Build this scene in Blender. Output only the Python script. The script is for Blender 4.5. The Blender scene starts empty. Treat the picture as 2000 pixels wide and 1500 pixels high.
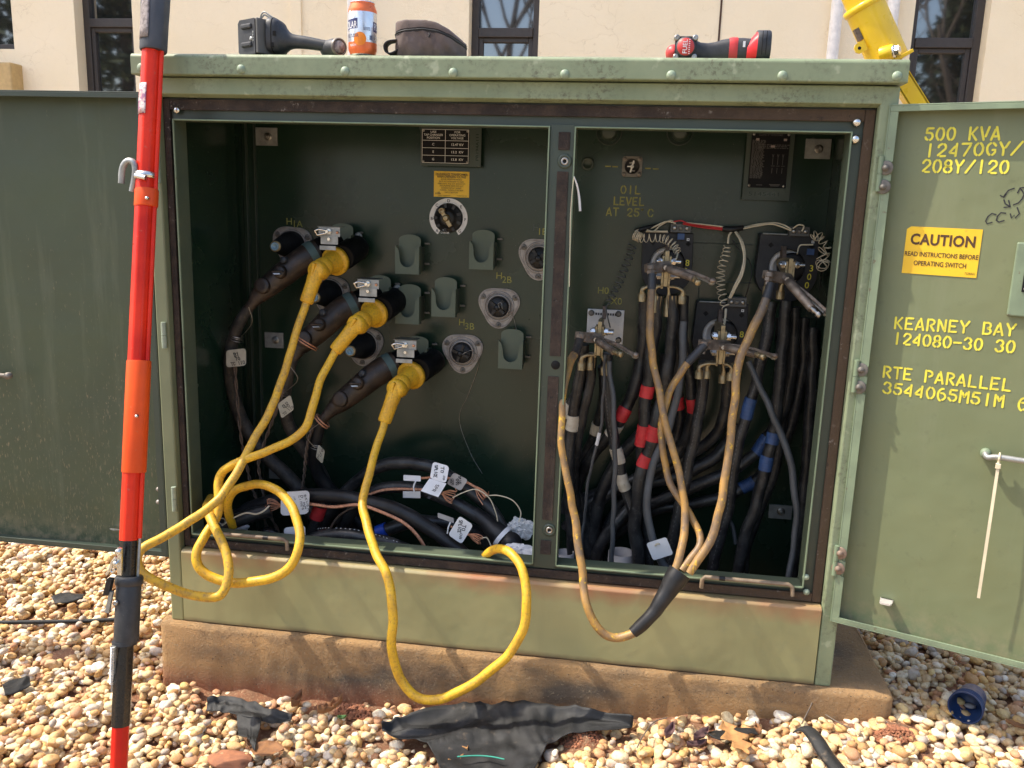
import bpy, math, random
import numpy as np
from mathutils import Vector, Matrix, noise
rnd = random.Random(7)
SC = bpy.context.scene
COL = SC.collection
# ------------------------------------------------------------------ camera
CAM = np.array([1.17094, -1.9610, 1.2778])
FPX = 1663.0                                   # focal length in pixels of a 2000 x 1500 frame
def cam_axes(yaw, pitch, roll):
    cy, sy = math.cos(yaw), math.sin(yaw)
    right = np.array([cy, -sy, 0.0])
    fwd = math.cos(pitch)*np.array([sy, cy, 0.0]) + np.array([0, 0, -math.sin(pitch)])
    down = np.cross(fwd, right)
    c, s = math.cos(roll), math.sin(roll)
    return np.array([c*right+s*down, -s*right+c*down, fwd])
AX = cam_axes(math.radians(-7.848), math.radians(11.642), math.radians(-1.837))
cd = bpy.data.cameras.new('camera'); cam = bpy.data.objects.new('camera', cd); COL.objects.link(cam)
cd.sensor_width = 36.0; cd.lens = 36.0*FPX/2000; cd.clip_start = 0.05; cd.clip_end = 500
mw = Matrix.Identity(4)
for i in range(3):
    mw[i][0], mw[i][1], mw[i][2], mw[i][3] = AX[0][i], -AX[1][i], -AX[2][i], CAM[i]
cam.matrix_world = mw
SC.camera = cam
# ------------------------------------------------------------------ light
SUN_AZ, SUN_EL = 86.0, 55.0                    # degrees to the left of the cabinet's front normal, elevation
SUN_STRENGTH, SKY_STRENGTH = 2.7, 0.15
to_sun = Vector((-math.sin(math.radians(SUN_AZ))*math.cos(math.radians(SUN_EL)),
                 -math.cos(math.radians(SUN_AZ))*math.cos(math.radians(SUN_EL)), math.sin(math.radians(SUN_EL))))
w = bpy.data.worlds.new('World'); SC.world = w; w.use_nodes = True
wn = w.node_tree; bg = wn.nodes['Background']
sky = wn.nodes.new('ShaderNodeTexSky'); sky.sky_type = 'NISHITA'; sky.sun_disc = False
sky.sun_elevation = math.radians(SUN_EL); sky.sun_rotation = math.atan2(to_sun.x, to_sun.y)
sky.air_density = 1.0; sky.dust_density = 3.0; sky.ozone_density = 0.6
wn.links.new(sky.outputs[0], bg.inputs[0]); bg.inputs[1].default_value = SKY_STRENGTH
sl = bpy.data.lights.new('sun', 'SUN'); so = bpy.data.objects.new('sun', sl); COL.objects.link(so)
sl.energy = SUN_STRENGTH; sl.angle = math.radians(0.5); sl.color = (1.0, 0.90, 0.75)
so.rotation_euler = to_sun.to_track_quat('Z', 'Y').to_euler(); so.location = (-4, -2, 6)
SC.view_settings.view_transform = 'Standard'; SC.view_settings.look = 'None'
SC.view_settings.exposure = 1.3; SC.view_settings.gamma = 1.0
SC.cycles.max_bounces = 8; SC.cycles.diffuse_bounces = 5; SC.cycles.use_denoising = True
# ------------------------------------------------------------------ pixels to points
def ray(px, py):
    return AX.T @ np.array([(px-1000)/FPX, (py-750)/FPX, 1.0])
def at(px, py, Y):
    r = ray(px, py); return CAM + r*(Y-CAM[1])/r[1]
def atz(px, py, Z):
    r = ray(px, py); return CAM + r*(Z-CAM[2])/r[2]
def ppm(p):                                    # pixels per metre at a point
    return FPX/float(AX[2] @ (np.asarray(p)-CAM))
def V(*a): return np.array(a, float)
def nrm(v): v = np.asarray(v, float); return v/np.linalg.norm(v)
# ------------------------------------------------------------------ materials
def lin(c):
    if isinstance(c, str):
        c = [int(c[i:i+2], 16)/255 for i in (0, 2, 4)]
        c = [x/12.92 if x <= .04045 else ((x+.055)/1.055)**2.4 for x in c]
    return (c[0], c[1], c[2], 1.0)
MATS = {}
class NT:
    def __init__(s, name):
        s.m = bpy.data.materials.new(name); s.m.use_nodes = True
        s.t = s.m.node_tree; s.b = s.t.nodes['Principled BSDF']; MATS[name] = s.m
        s.co = s.n('ShaderNodeTexCoord').outputs['Object']
        s.geo = s.n('ShaderNodeNewGeometry')
        s.pos = s.geo.outputs['Position']
    def n(s, t, **kw):
        x = s.t.nodes.new(t)
        for k, v in kw.items():
            if k in x.inputs.keys() if isinstance(k, str) else False: x.inputs[k].default_value = v
            else: setattr(x, k, v)
        return x
    def l(s, a, b): s.t.links.new(a, b)
    def noise(s, scale, detail=4, rough=.55, vec=None, dist=0):
        x = s.n('ShaderNodeTexNoise'); x.inputs['Scale'].default_value = scale; x.inputs['Detail'].default_value = detail
        x.inputs['Roughness'].default_value = rough; x.inputs['Distortion'].default_value = dist
        s.l(vec or s.pos, x.inputs['Vector']); return x.outputs['Fac']
    def stretch(s, sc):
        x = s.n('ShaderNodeMapping'); x.inputs['Scale'].default_value = sc; s.l(s.pos, x.inputs['Vector']); return x.outputs[0]
    def ramp(s, f, a, b, va=0., vb=1.):
        x = s.n('ShaderNodeMapRange'); x.inputs[1].default_value = a; x.inputs[2].default_value = b
        x.inputs[3].default_value = va; x.inputs[4].default_value = vb; s.l(f, x.inputs[0]); return x.outputs[0]
    def mix(s, f, a, b):
        x = s.n('ShaderNodeMix', data_type='RGBA')
        for q, k in ((f, 0), (a, 6), (b, 7)):
            if isinstance(q, (tuple, list)): x.inputs[k].default_value = q
            elif isinstance(q, (int, float)): x.inputs[k].default_value = q
            else: s.l(q, x.inputs[k])
        return x.outputs[2]
    def math(s, op, a, b=0.):
        x = s.n('ShaderNodeMath', operation=op)
        for q, k in ((a, 0), (b, 1)):
            if isinstance(q, (int, float)): x.inputs[k].default_value = q
            else: s.l(q, x.inputs[k])
        return x.outputs[0]
    def z(s):
        x = s.n('ShaderNodeSeparateXYZ'); s.l(s.pos, x.inputs[0]); return x.outputs
    def col(s, c): s.l(c, s.b.inputs['Base Color'])
    def rough(s, r):
        if isinstance(r, (int, float)): s.b.inputs['Roughness'].default_value = r
        else: s.l(r, s.b.inputs['Roughness'])
    def bump(s, h, strength=.3, dist=.002):
        x = s.n('ShaderNodeBump'); x.inputs['Strength'].default_value = strength; x.inputs['Distance'].default_value = dist
        s.l(h, x.inputs['Height']); s.l(x.outputs[0], s.b.inputs['Normal'])
def mat(name, c, rough=.5, metal=0., c2=None, sc=30., lo=.4, hi=.65, bump=0., bsc=200., c3=None, sc3=120., lo3=.6, hi3=.68, spec=.5, coat=0.):
    t = NT(name); c = lin(c)
    t.b.inputs['Metallic'].default_value = metal; t.b.inputs['Specular IOR Level'].default_value = spec
    t.b.inputs['Coat Weight'].default_value = coat
    out = t.mix(t.ramp(t.noise(sc), lo, hi), c, lin(c2)) if c2 is not None else t.mix(t.ramp(t.noise(sc), .3, .7), tuple(x*.88 for x in c[:3])+(1,), tuple(min(1, x*1.1) for x in c[:3])+(1,))
    if c3 is not None: out = t.mix(t.ramp(t.noise(sc3, 6, .65), lo3, hi3), out, lin(c3))
    t.col(out); t.rough(t.ramp(t.noise(sc*2.3), .3, .7, max(.05, rough-.08), min(1, rough+.1)))
    if bump: t.bump(t.noise(bsc, 6, .6), bump, .002)
    return t.m
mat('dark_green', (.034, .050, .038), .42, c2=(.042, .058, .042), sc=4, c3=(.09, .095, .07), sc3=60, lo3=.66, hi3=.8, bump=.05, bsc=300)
mat('fresh_green', (.075, .10, .07), .5, c2=(.085, .108, .072), sc=3, c3=(.2, .23, .17), sc3=45, lo3=.68, hi3=.78)
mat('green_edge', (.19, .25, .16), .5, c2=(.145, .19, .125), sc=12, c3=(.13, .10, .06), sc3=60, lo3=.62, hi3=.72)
mat('rivet_green', (.26, .33, .235), .5, c2=(.21, .27, .19), sc=60)
mat('steel', (.42, .41, .39), .38, 1., c2=(.3, .28, .25), sc=60)
mat('galvanised', (.36, .37, .36), .5, .6, c2=(.26, .27, .26), sc=50, c3=(.2, .14, .09), sc3=90, lo3=.64, hi3=.75)
mat('bright_steel', (.7, .69, .66), .25, 1.)
mat('dull_steel', (.20, .185, .16), .5, .5, c2=(.13, .115, .10), sc=50)
mat('flange_metal', (.36, .33, .30), .5, .35, c2=(.25, .22, .2), sc=45, c3=(.1, .08, .07), sc3=80, lo3=.6, hi3=.72)
mat('brass', (.40, .33, .20), .42, .75, c2=(.30, .23, .13), sc=50, c3=(.14, .1, .06), sc3=110, lo3=.6, hi3=.7)
mat('copper', (.72, .36, .21), .45, .55, c2=(.48, .23, .14), sc=120)
mat('washer', (.15, .14, .12), .6, .1, c2=(.10, .09, .08), sc=80)
mat('washer_rusty', (.24, .17, .125), .65, .1, c2=(.17, .12, .09), sc=80)
mat('rod_tan', (.24, .18, .12), .55, c2=(.15, .11, .075), sc=40)
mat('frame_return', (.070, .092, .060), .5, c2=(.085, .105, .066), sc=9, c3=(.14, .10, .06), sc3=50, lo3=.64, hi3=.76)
mat('old_copper', (.17, .12, .09), .6, .4, c2=(.09, .07, .055), sc=80)
mat('rusty_tool', (.26, .215, .175), .5, .55, c2=(.11, .088, .07), sc=40, c3=(.2, .10, .05), sc3=90, lo3=.58, hi3=.7, bump=.2, bsc=260)
mat('black_rubber', (.012, .012, .013), .42, spec=.35, c2=(.020, .020, .021), sc=30, c3=(.07, .065, .06), sc3=90, lo3=.66, hi3=.8)
mat('black_cable', (.011, .0113, .0125), .36, spec=.45, c2=(.036, .036, .036), sc=26, c3=(.11, .105, .10), sc3=90, lo3=.56, hi3=.78, bump=.1)
mat('barrel_black', (.005, .005, .0055), .5, spec=.18)  # darker than black_rubber: the dim light on the barrels put into the colour
mat('dusty_cable', (.022, .02, .018), .6, c2=(.055, .045, .036), sc=40, c3=(.10, .085, .07), sc3=160, lo3=.58, hi3=.72, bump=.35, bsc=240)
mat('grey_wire', (.07, .075, .08), .5)
mat('matt_black', (.012, .012, .013), .5)
mat('ct_black', (.016, .0165, .019), .55)
mat('red_tape', (.58, .03, .035), .5, c2=(.48, .025, .03), sc=60)
mat('blue_tape', (.035, .085, .22), .5, c2=(.03, .065, .17), sc=60)
mat('bright_blue', (.02, .08, .5), .4)
mat('white_tape', (.55, .5, .4), .6, c2=(.46, .4, .3), sc=60, c3=(.25, .2, .13), sc3=80, lo3=.62, hi3=.72)
mat('white_plastic', (.72, .73, .75), .4, c2=(.66, .67, .69), sc=20)
mat('cream_tag', (.56, .52, .41), .5, c2=(.46, .42, .32), sc=40)
mat('grey_tag', (.36, .34, .33), .5)
mat('ink', (.015, .015, .02), .6)
mat('red_ink', (.12, .02, .015), .6)
mat('brown_ink', (.07, .03, .012), .6)
mat('elbow_yellow', (.76, .43, .02), .5, c2=(.64, .33, .015), sc=22, c3=(.36, .21, .03), sc3=170, lo3=.47, hi3=.74, bump=.15)
mat('cable_yellow', (.72, .43, .02), .45, c2=(.58, .32, .025), sc=26, c3=(.36, .20, .035), sc3=150, lo3=.50, hi3=.72)
mat('dirty_yellow', (.66, .39, .025), .5, c2=(.52, .31, .045), sc=30, c3=(.28, .17, .05), sc3=120, lo3=.50, hi3=.70)
mat('elbow_brown', (.022, .015, .011), .45, c2=(.055, .036, .024), sc=26, c3=(.10, .07, .048), sc3=60, lo3=.58, hi3=.76, bump=.2)
mat('teal_band', (.07, .115, .11), .55)
mat('tip_blue', (.20, .33, .42), .35)
mat('tip_gold', (.5, .38, .2), .4, .5)
mat('label_yellow', (.78, .50, .02), .45, c2=(.70, .43, .02), sc=14, c3=(.5, .28, .04), sc3=40, lo3=.66, hi3=.74)
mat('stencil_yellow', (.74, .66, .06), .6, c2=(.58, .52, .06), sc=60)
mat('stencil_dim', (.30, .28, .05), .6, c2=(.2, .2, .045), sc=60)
mat('plate_black', (.007, .007, .009), .55, spec=.2)
mat('plate_line', (.75, .75, .72), .5)
mat('plate_dim', (.10, .095, .09), .5)
mat('plate_pink', (.42, .34, .32), .5)
mat('dial_white', (.72, .71, .69), .4)
mat('silver_plate', (.58, .60, .63), .38, .55, c2=(.48, .5, .53), sc=30)
mat('pole_red', (.72, .036, .012), .33, spec=.22, c2=(.50, .015, .008), sc=6, c3=(.50, .13, .09), sc3=70, lo3=.63, hi3=.78, bump=.05)
mat('pole_orange', (.74, .085, .010), .45, spec=.25, c2=(.64, .07, .012), sc=9, c3=(.55, .14, .06), sc3=80, lo3=.64, hi3=.76)
mat('grip_grey', (.045, .05, .06), .6, c2=(.06, .066, .078), sc=20)
mat('worn_silver', (.3, .26, .25), .7, c2=(.12, .1, .1), sc=120, bump=.4)
mat('sticker_worn', (.62, .55, .52), .6, c2=(.55, .12, .1), sc=70, c3=(.3, .12, .22), sc3=120, lo3=.5, hi3=.55)
mat('black_gloss', (.008, .008, .009), .25)
mat('tool_black', (.022, .024, .028), .5, c2=(.035, .037, .042), sc=40, c3=(.12, .11, .1), sc3=150, lo3=.64, hi3=.74)
mat('tool_grey', (.09, .09, .085), .5)
mat('tool_red', (.52, .035, .035), .42, c2=(.45, .05, .045), sc=30)
mat('bright_red', (.75, .02, .025), .35)
mat('can_silver', (.72, .73, .76), .3, .85)
mat('can_orange', (.78, .17, .05), .32, .3)
mat('can_navy', (.03, .035, .12), .35)
mat('can_fruit', (.85, .25, .01), .35)
mat('pouch_cloth', (.135, .105, .098), .9, c2=(.095, .072, .066), sc=18, c3=(.22, .19, .17), sc3=90, lo3=.66, hi3=.76, bump=.35, bsc=600)
mat('pouch_dark', (.03, .026, .026), .8, bump=.2, bsc=500)
mat('jib_yellow', (.80, .52, .015), .32, c2=(.74, .47, .015), sc=10, coat=.2)
mat('hole_dark', (.004, .004, .004), .9)
mat('cup_blue', (.012, .032, .10), .4, c2=(.018, .045, .13), sc=30)
mat('fabric_black', (.014, .015, .016), .5, spec=.3, c2=(.026, .027, .029), sc=25, c3=(.16, .12, .085), sc3=30, lo3=.62, hi3=.80, bump=.5, bsc=900)
mat('green_thread', (.02, .25, .18), .6)
mat('leaf_brown', (.26, .12, .045), .8, c2=(.18, .085, .04), sc=60)
mat('leaf_purple', (.12, .06, .06), .8, c2=(.08, .045, .045), sc=60)
mat('leaf_tan', (.42, .22, .08), .8, c2=(.33, .16, .06), sc=60)
mat('leaf_green', (.05, .12, .03), .7)
mat('window_frame', (.045, .037, .034), .5)
mat('pipe_white', (.78, .75, .72), .5)
mat('hinge_green', (.28, .34, .26), .5, c2=(.22, .27, .2), sc=40)
mat('bark', (.09, .07, .055), .9, c2=(.14, .115, .09), sc=20)
mat('pine_green', (.035, .055, .022), .8, c2=(.06, .08, .03), sc=2)
mat('clay_lump', (.34, .14, .07), .95, c2=(.26, .11, .06), sc=60, bump=.6, bsc=120)
mat('tan_box', (.52, .36, .16), .7)
mat('zip_tie', (.66, .58, .42), .45)
mat('lug_metal', (.62, .60, .57), .4, .4)
def special_mats():
    # ground-cable jacket: yellow worn to tan, blackened with grease towards the clamps
    t = NT('tan_cable'); z = t.z()[2]
    c = t.mix(t.ramp(t.noise(22, 5, .6), .38, .62), lin((.38, .215, .06)), lin((.18, .12, .07)))
    c = t.mix(t.ramp(t.noise(60, 5, .65), .59, .66), c, lin((.62, .38, .035)))
    c = t.mix(t.ramp(t.noise(75, 5, .65, t.stretch((1, 1, .4))), .56, .70), c, lin((.15, .105, .07)))
    gr = t.math('ADD', z, t.math('MULTIPLY', t.noise(9, 3), .22)); t.col(t.mix(t.ramp(gr, 1.06, 1.27, 0, .88), c, lin((.105, .092, .078)))); t.rough(.5)
    # weathered paint of the lid and header: algae specks and pale chalky patches
    t = NT('lid_paint'); n1 = t.noise(7, 5, .6); n2 = t.noise(90, 8, .75)
    c = t.mix(t.ramp(n1, .35, .65), lin((.185, .232, .138)), lin((.24, .285, .175)))
    sp = t.math('MULTIPLY', t.ramp(n2, .48, .62), t.ramp(t.noise(9, 3), .42, .62))
    c = t.mix(t.math('MULTIPLY', sp, .8), c, lin((.085, .08, .05)))
    t.col(t.mix(t.ramp(t.noise(26, 3), .62, .72), c, lin((.33, .37, .25)))); t.rough(.55)
    t = NT('post_paint'); c = t.mix(t.ramp(t.noise(5, 4), .35, .65), lin((.13, .15, .085)), lin((.17, .19, .11))); t.col(t.mix(t.ramp(t.z()[2], .40, .18), c, lin((.27, .27, .13)))); t.rough(.45)
    # olive base panel: clay wash at the top edge, brown scum at the bottom edge, faint runs
    t = NT('base_paint'); xyz = t.z(); z = xyz[2]
    c = t.mix(t.ramp(t.noise(3.5, 4), .35, .65), lin((.29, .285, .135)), lin((.35, .33, .16)))
    c = t.mix(t.math('MULTIPLY', t.ramp(t.noise(6, 5, .6, t.stretch((1, 1, .12))), .5, .75), .35), c, lin((.17, .16, .075)))
    top = t.math('ADD', z, t.math('MULTIPLY', t.noise(14, 5), .06))
    c = t.mix(t.math('MULTIPLY', t.ramp(top, .352, .396), t.math('MULTIPLY', t.ramp(t.noise(4, 3), .4, .6, .25, .95), t.ramp(z, .384, .380))), c, lin((.33, .14, .07)))
    bot = t.math('ADD', z, t.math('MULTIPLY', t.noise(9, 4), -.02))
    c = t.mix(t.ramp(bot, .176, .160), c, lin((.12, .07, .035)))
    c = t.mix(t.math('MULTIPLY', t.ramp(t.noise(9, 6, .7), .56, .70), .35), c, lin((.20, .22, .13))); c = t.mix(t.math('MULTIPLY', t.ramp(t.noise(120, 4, .7, t.stretch((.25, 1, 1))), .66, .72), .5), c, lin((.38, .36, .22))); t.col(t.mix(t.ramp(t.noise(110, 6, .7), .66, .74), c, lin((.33, .3, .17)))); t.rough(.5); t.bump(t.noise(5, 3), .2, .03)
    # gasket: dark brown foam, partly torn and rusty
    t = NT('gasket_foam'); c = t.mix(t.ramp(t.noise(22, 6, .7), .4, .62), lin((.026, .018, .015)), lin((.06, .040, .029)))
    x = t.z()[0]; c = t.mix(t.math('MULTIPLY', t.ramp(x, 1.1, 1.7), .7), c, lin((.105, .066, .036)))
    c = t.mix(t.math('MULTIPLY', t.ramp(t.noise(55, 8, .8), .58, .66), t.ramp(t.noise(7, 3), .45, .6)), c, lin((.30, .27, .24))); c = t.mix(t.ramp(t.noise(30, 6, .75), .62, .70), c, lin((.012, .010, .009))); t.col(c); t.rough(.85); t.bump(t.noise(90, 8, .8), .9, .006)
    # interior tank wall: glossy dark green with dust
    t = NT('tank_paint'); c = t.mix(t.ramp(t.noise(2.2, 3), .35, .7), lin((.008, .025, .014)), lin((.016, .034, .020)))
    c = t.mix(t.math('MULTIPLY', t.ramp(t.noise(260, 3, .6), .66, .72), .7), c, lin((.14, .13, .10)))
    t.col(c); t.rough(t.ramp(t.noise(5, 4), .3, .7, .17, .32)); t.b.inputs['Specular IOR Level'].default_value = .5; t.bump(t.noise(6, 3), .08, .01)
    # door inside: green with mud splashes flicked upward near the bottom; left door's green darkened to stand for shade
    for nm, a, b in (('door_inside_shade_mud', (.054, .074, .040), (.049, .066, .038)), ('door_inside', (.142, .170, .090), (.158, .178, .090))):
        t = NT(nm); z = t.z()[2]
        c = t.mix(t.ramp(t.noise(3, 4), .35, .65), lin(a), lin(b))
        s = t.noise(150, 4, .6, t.stretch((1.8, 1.8, .4)))
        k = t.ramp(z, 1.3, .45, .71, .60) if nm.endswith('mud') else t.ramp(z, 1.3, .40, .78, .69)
        m = t.ramp(t.math('SUBTRACT', s, k), 0, .02)
        c = t.mix(t.math('MULTIPLY', t.math('MULTIPLY', m, .55), t.ramp(t.noise(6, 3), .35, .62, .25, 1.)), c, lin((.28, .215, .135)))
        c = t.mix(t.math('MULTIPLY', t.ramp(t.noise(11, 6, .65, t.stretch((1, 1, .1))), .52, .75), .25), c, lin((.26, .27, .19)))
        c = t.mix(t.math('MULTIPLY', t.ramp(t.noise(38, 5, .6), .60, .74), .22), c, lin((.06, .07, .045)))
        scum = t.math('MULTIPLY', t.ramp(t.math('ADD', z, t.math('MULTIPLY', t.noise(12, 5), .1)), .47, .40), t.ramp(t.noise(40, 6, .7), .4, .62))
        c = t.mix(t.math('MULTIPLY', scum, .5), c, lin((.30, .24, .15))); t.col(c); t.rough(t.ramp(t.noise(14, 5), .3, .7, .36, .55)); t.bump(t.noise(5, 3), .22, .03)
    # concrete pad, clay-stained with pale aggregate
    t = NT('pad_concrete'); xyz = t.z()
    c = t.mix(t.ramp(t.noise(5, 5), .35, .65), lin((.50, .295, .125)), lin((.34, .21, .10)))
    c = t.mix(t.ramp(t.noise(3, 4, .6, t.stretch((1, 1, 2))), .5, .66), c, lin((.145, .11, .075)))
    c = t.mix(t.ramp(t.math('ADD', xyz[2], t.math('MULTIPLY', t.noise(9, 4), .05)), .085, .03), c, lin((.33, .135, .065)))
    c = t.mix(t.ramp(t.noise(150, 4, .7), .58, .68), c, lin((.40, .30, .18)))
    c = t.mix(t.ramp(t.noise(170, 3, .6, t.stretch((1, 1.3, 1))), .66, .70), c, lin((.06, .05, .04)))
    c = t.mix(t.math('MULTIPLY', t.ramp(t.noise(24, 6, .75), .55, .70), .55), c, lin((.16, .10, .06))); vx = t.n('ShaderNodeTexVoronoi', feature='DISTANCE_TO_EDGE'); vx.inputs['Scale'].default_value = 2.2; dn = t.n('ShaderNodeTexNoise'); dn.inputs['Scale'].default_value = 6; t.l(t.pos, dn.inputs[0]); am = t.n('ShaderNodeMixRGB', blend_type='ADD'); am.inputs[0].default_value = .35; t.l(t.pos, am.inputs[1]); t.l(dn.outputs['Color'], am.inputs[2]); t.l(am.outputs[0], vx.inputs['Vector']); ck = t.math('MULTIPLY', t.ramp(vx.outputs['Distance'], .006, .0, 0, 1), t.ramp(t.noise(3, 2), .5, .6)); c = t.mix(t.math('MULTIPLY', ck, .0), c, lin((.07, .05, .035))); t.col(c); t.rough(.92); t.bump(t.math('SUBTRACT', t.math('ADD', t.noise(130, 8, .75), t.math('MULTIPLY', t.noise(34, 6, .7), 1.2)), t.math('MULTIPLY', ck, .0)), 1., .009)
    # red clay ground
    t = NT('clay_ground'); c = t.mix(t.ramp(t.noise(18, 6), .35, .65), lin((.33, .145, .075)), lin((.24, .125, .07))); c = t.mix(t.ramp(t.noise(140, 6, .75), .52, .66), c, lin((.50, .34, .20)))
    vx = t.n('ShaderNodeTexVoronoi'); vx.inputs['Scale'].default_value = 38; t.l(t.pos, vx.inputs['Vector'])
    xy = t.z(); far = t.math('MAXIMUM', t.math('MAXIMUM', t.ramp(xy[1], 1.15, 1.5), t.ramp(xy[1], -.7, -.85)), t.math('MAXIMUM', t.ramp(xy[0], 2.8, 3.0), t.ramp(xy[0], -1.55, -1.75)))
    st = t.mix(t.ramp(vx.outputs['Color'], .2, .8), lin((.42, .32, .20)), lin((.66, .56, .40)))
    st = t.mix(t.ramp(vx.outputs['Distance'], .4, .65), st, lin((.2, .14, .09)))
    t.col(t.mix(far, c, st)); t.rough(.95); t.bump(t.noise(90, 8, .8), 1., .012)
    # river gravel: colour per stone
    t = NT('gravel_stone'); r = t.n('ShaderNodeValToRGB'); r.color_ramp.interpolation = 'CONSTANT'
    pal = ['d6c29a', 'cfb07c', 'dfcfae', 'c79f66', 'd9c398', 'b88e5c', 'e5d7bb', 'd0b287', 'c9ab78', 'd2b78c', 'ead9c0', 'c0935f', 'd4ba8a', 'eae0cc', 'b0a294', 'cca56f', 'b98a66', 'd9c59e', 'c4b8a8', 'd1a968', 'dcc69a', 'cfb284', 'e2d2b4', 'c2a27a', 'c79a70', 'd6b97e']
    cr = r.color_ramp
    while len(cr.elements) < len(pal): cr.elements.new(0.5)
    for i, h in enumerate(pal):
        cr.elements[i].position = i/len(pal); cr.elements[i].color = lin(h)
    t.l(t.geo.outputs['Random Per Island'], r.inputs[0])
    n = t.noise(90, 6, .65)
    c = t.mix(t.math('MULTIPLY', t.ramp(n, .48, .66), .6), r.outputs[0], lin((.36, .19, .085)))
    c = t.mix(t.math('MULTIPLY', t.ramp(t.noise(260, 4, .7), .55, .75), .35), c, lin((.75, .68, .56)))
    hs = t.n('ShaderNodeHueSaturation'); hs.inputs['Saturation'].default_value = 1.0; hs.inputs['Value'].default_value = 1.0; t.l(c, hs.inputs['Color']); t.col(hs.outputs[0]); t.rough(.7); t.bump(t.noise(170, 8, .75), .6, .003)
    # stucco: skip-trowel cracks
    t = NT('stucco'); vx = t.n('ShaderNodeTexVoronoi', feature='DISTANCE_TO_EDGE'); vx.inputs['Scale'].default_value = 3.2
    mp = t.n('ShaderNodeMapping'); mp.inputs['Scale'].default_value = (1, 1, 1.7); t.l(t.pos, mp.inputs[0])
    wv = t.n('ShaderNodeTexNoise'); wv.inputs['Scale'].default_value = 5; wv.inputs['Detail'].default_value = 5; t.l(t.pos, wv.inputs[0])
    ad = t.n('ShaderNodeMixRGB', blend_type='ADD'); ad.inputs[0].default_value = .55; t.l(mp.outputs[0], ad.inputs[1]); t.l(wv.outputs['Color'], ad.inputs[2]); t.l(ad.outputs[0], vx.inputs['Vector'])
    crk = t.math('MULTIPLY', t.ramp(vx.outputs['Distance'], .012, .0, 0, 1), t.ramp(t.noise(2.6, 3), .46, .6))
    c = t.mix(t.ramp(t.noise(1.6, 4), .3, .7), lin((.90, .76, .53)), lin((.94, .81, .60)))
    c = t.mix(t.math('MULTIPLY', crk, .22), c, lin((.45, .32, .18))); t.col(c); t.rough(.9)
    t.bump(t.math('SUBTRACT', t.noise(30, 8, .75), t.math('MULTIPLY', crk, .35)), .55, .012)
    # dark reflective window glass
    t = NT('window_glass'); t.b.inputs['Base Color'].default_value = lin((.02, .019, .018)); t.rough(.03)
    t.b.inputs['Specular IOR Level'].default_value = 1.0; t.b.inputs['IOR'].default_value = 2.1
    t = NT('clear_film'); t.b.inputs['Base Color'].default_value = lin((.85, .86, .86)); t.rough(.25)
    t.b.inputs['Alpha'].default_value = .55
special_mats()
# ------------------------------------------------------------------ mesh builder
_fonts = {}
def font_mesh(txt, bold=0.0, sp=1.0):
    k = (txt, bold, sp)
    if k not in _fonts:
        cu = bpy.data.curves.new('txt', 'FONT'); cu.body = txt; cu.size = 1.0; cu.offset = bold; cu.space_character = sp
        cu.resolution_u = 3; cu.fill_mode = 'FRONT'; cu.align_x = 'CENTER'
        o = bpy.data.objects.new('txt', cu); COL.objects.link(o)
        dg = bpy.context.evaluated_depsgraph_get(); me = bpy.data.meshes.new_from_object(o.evaluated_get(dg))
        _fonts[k] = ([tuple(v.co[:2]) for v in me.vertices], [tuple(p.vertices) for p in me.polygons])
        bpy.data.objects.remove(o); bpy.data.curves.remove(cu); bpy.data.meshes.remove(me)
    return _fonts[k]
def basis(d):
    d = nrm(d); a = V(0, 0, 1) if abs(d[2]) < .9 else V(1, 0, 0)
    u = nrm(np.cross(a, d)); return u, np.cross(d, u), d
def spline(pts, n=8):
    """Catmull-Rom through rows of any width."""
    p = np.array(pts, float)
    if len(p) < 3: return np.array([p[0]+(p[-1]-p[0])*t for t in np.linspace(0, 1, n+1)])
    q = np.vstack([2*p[0]-p[1], p, 2*p[-1]-p[-2]]); out = []
    for i in range(1, len(q)-2):
        a, b, c, d = q[i-1], q[i], q[i+1], q[i+2]
        for k in range(n):
            t = k/n
            out.append(.5*((2*b)+(c-a)*t+(2*a-5*b+4*c-d)*t*t+(3*b-a-3*c+d)*t**3))
    out.append(p[-1]); return np.array(out)
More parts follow.
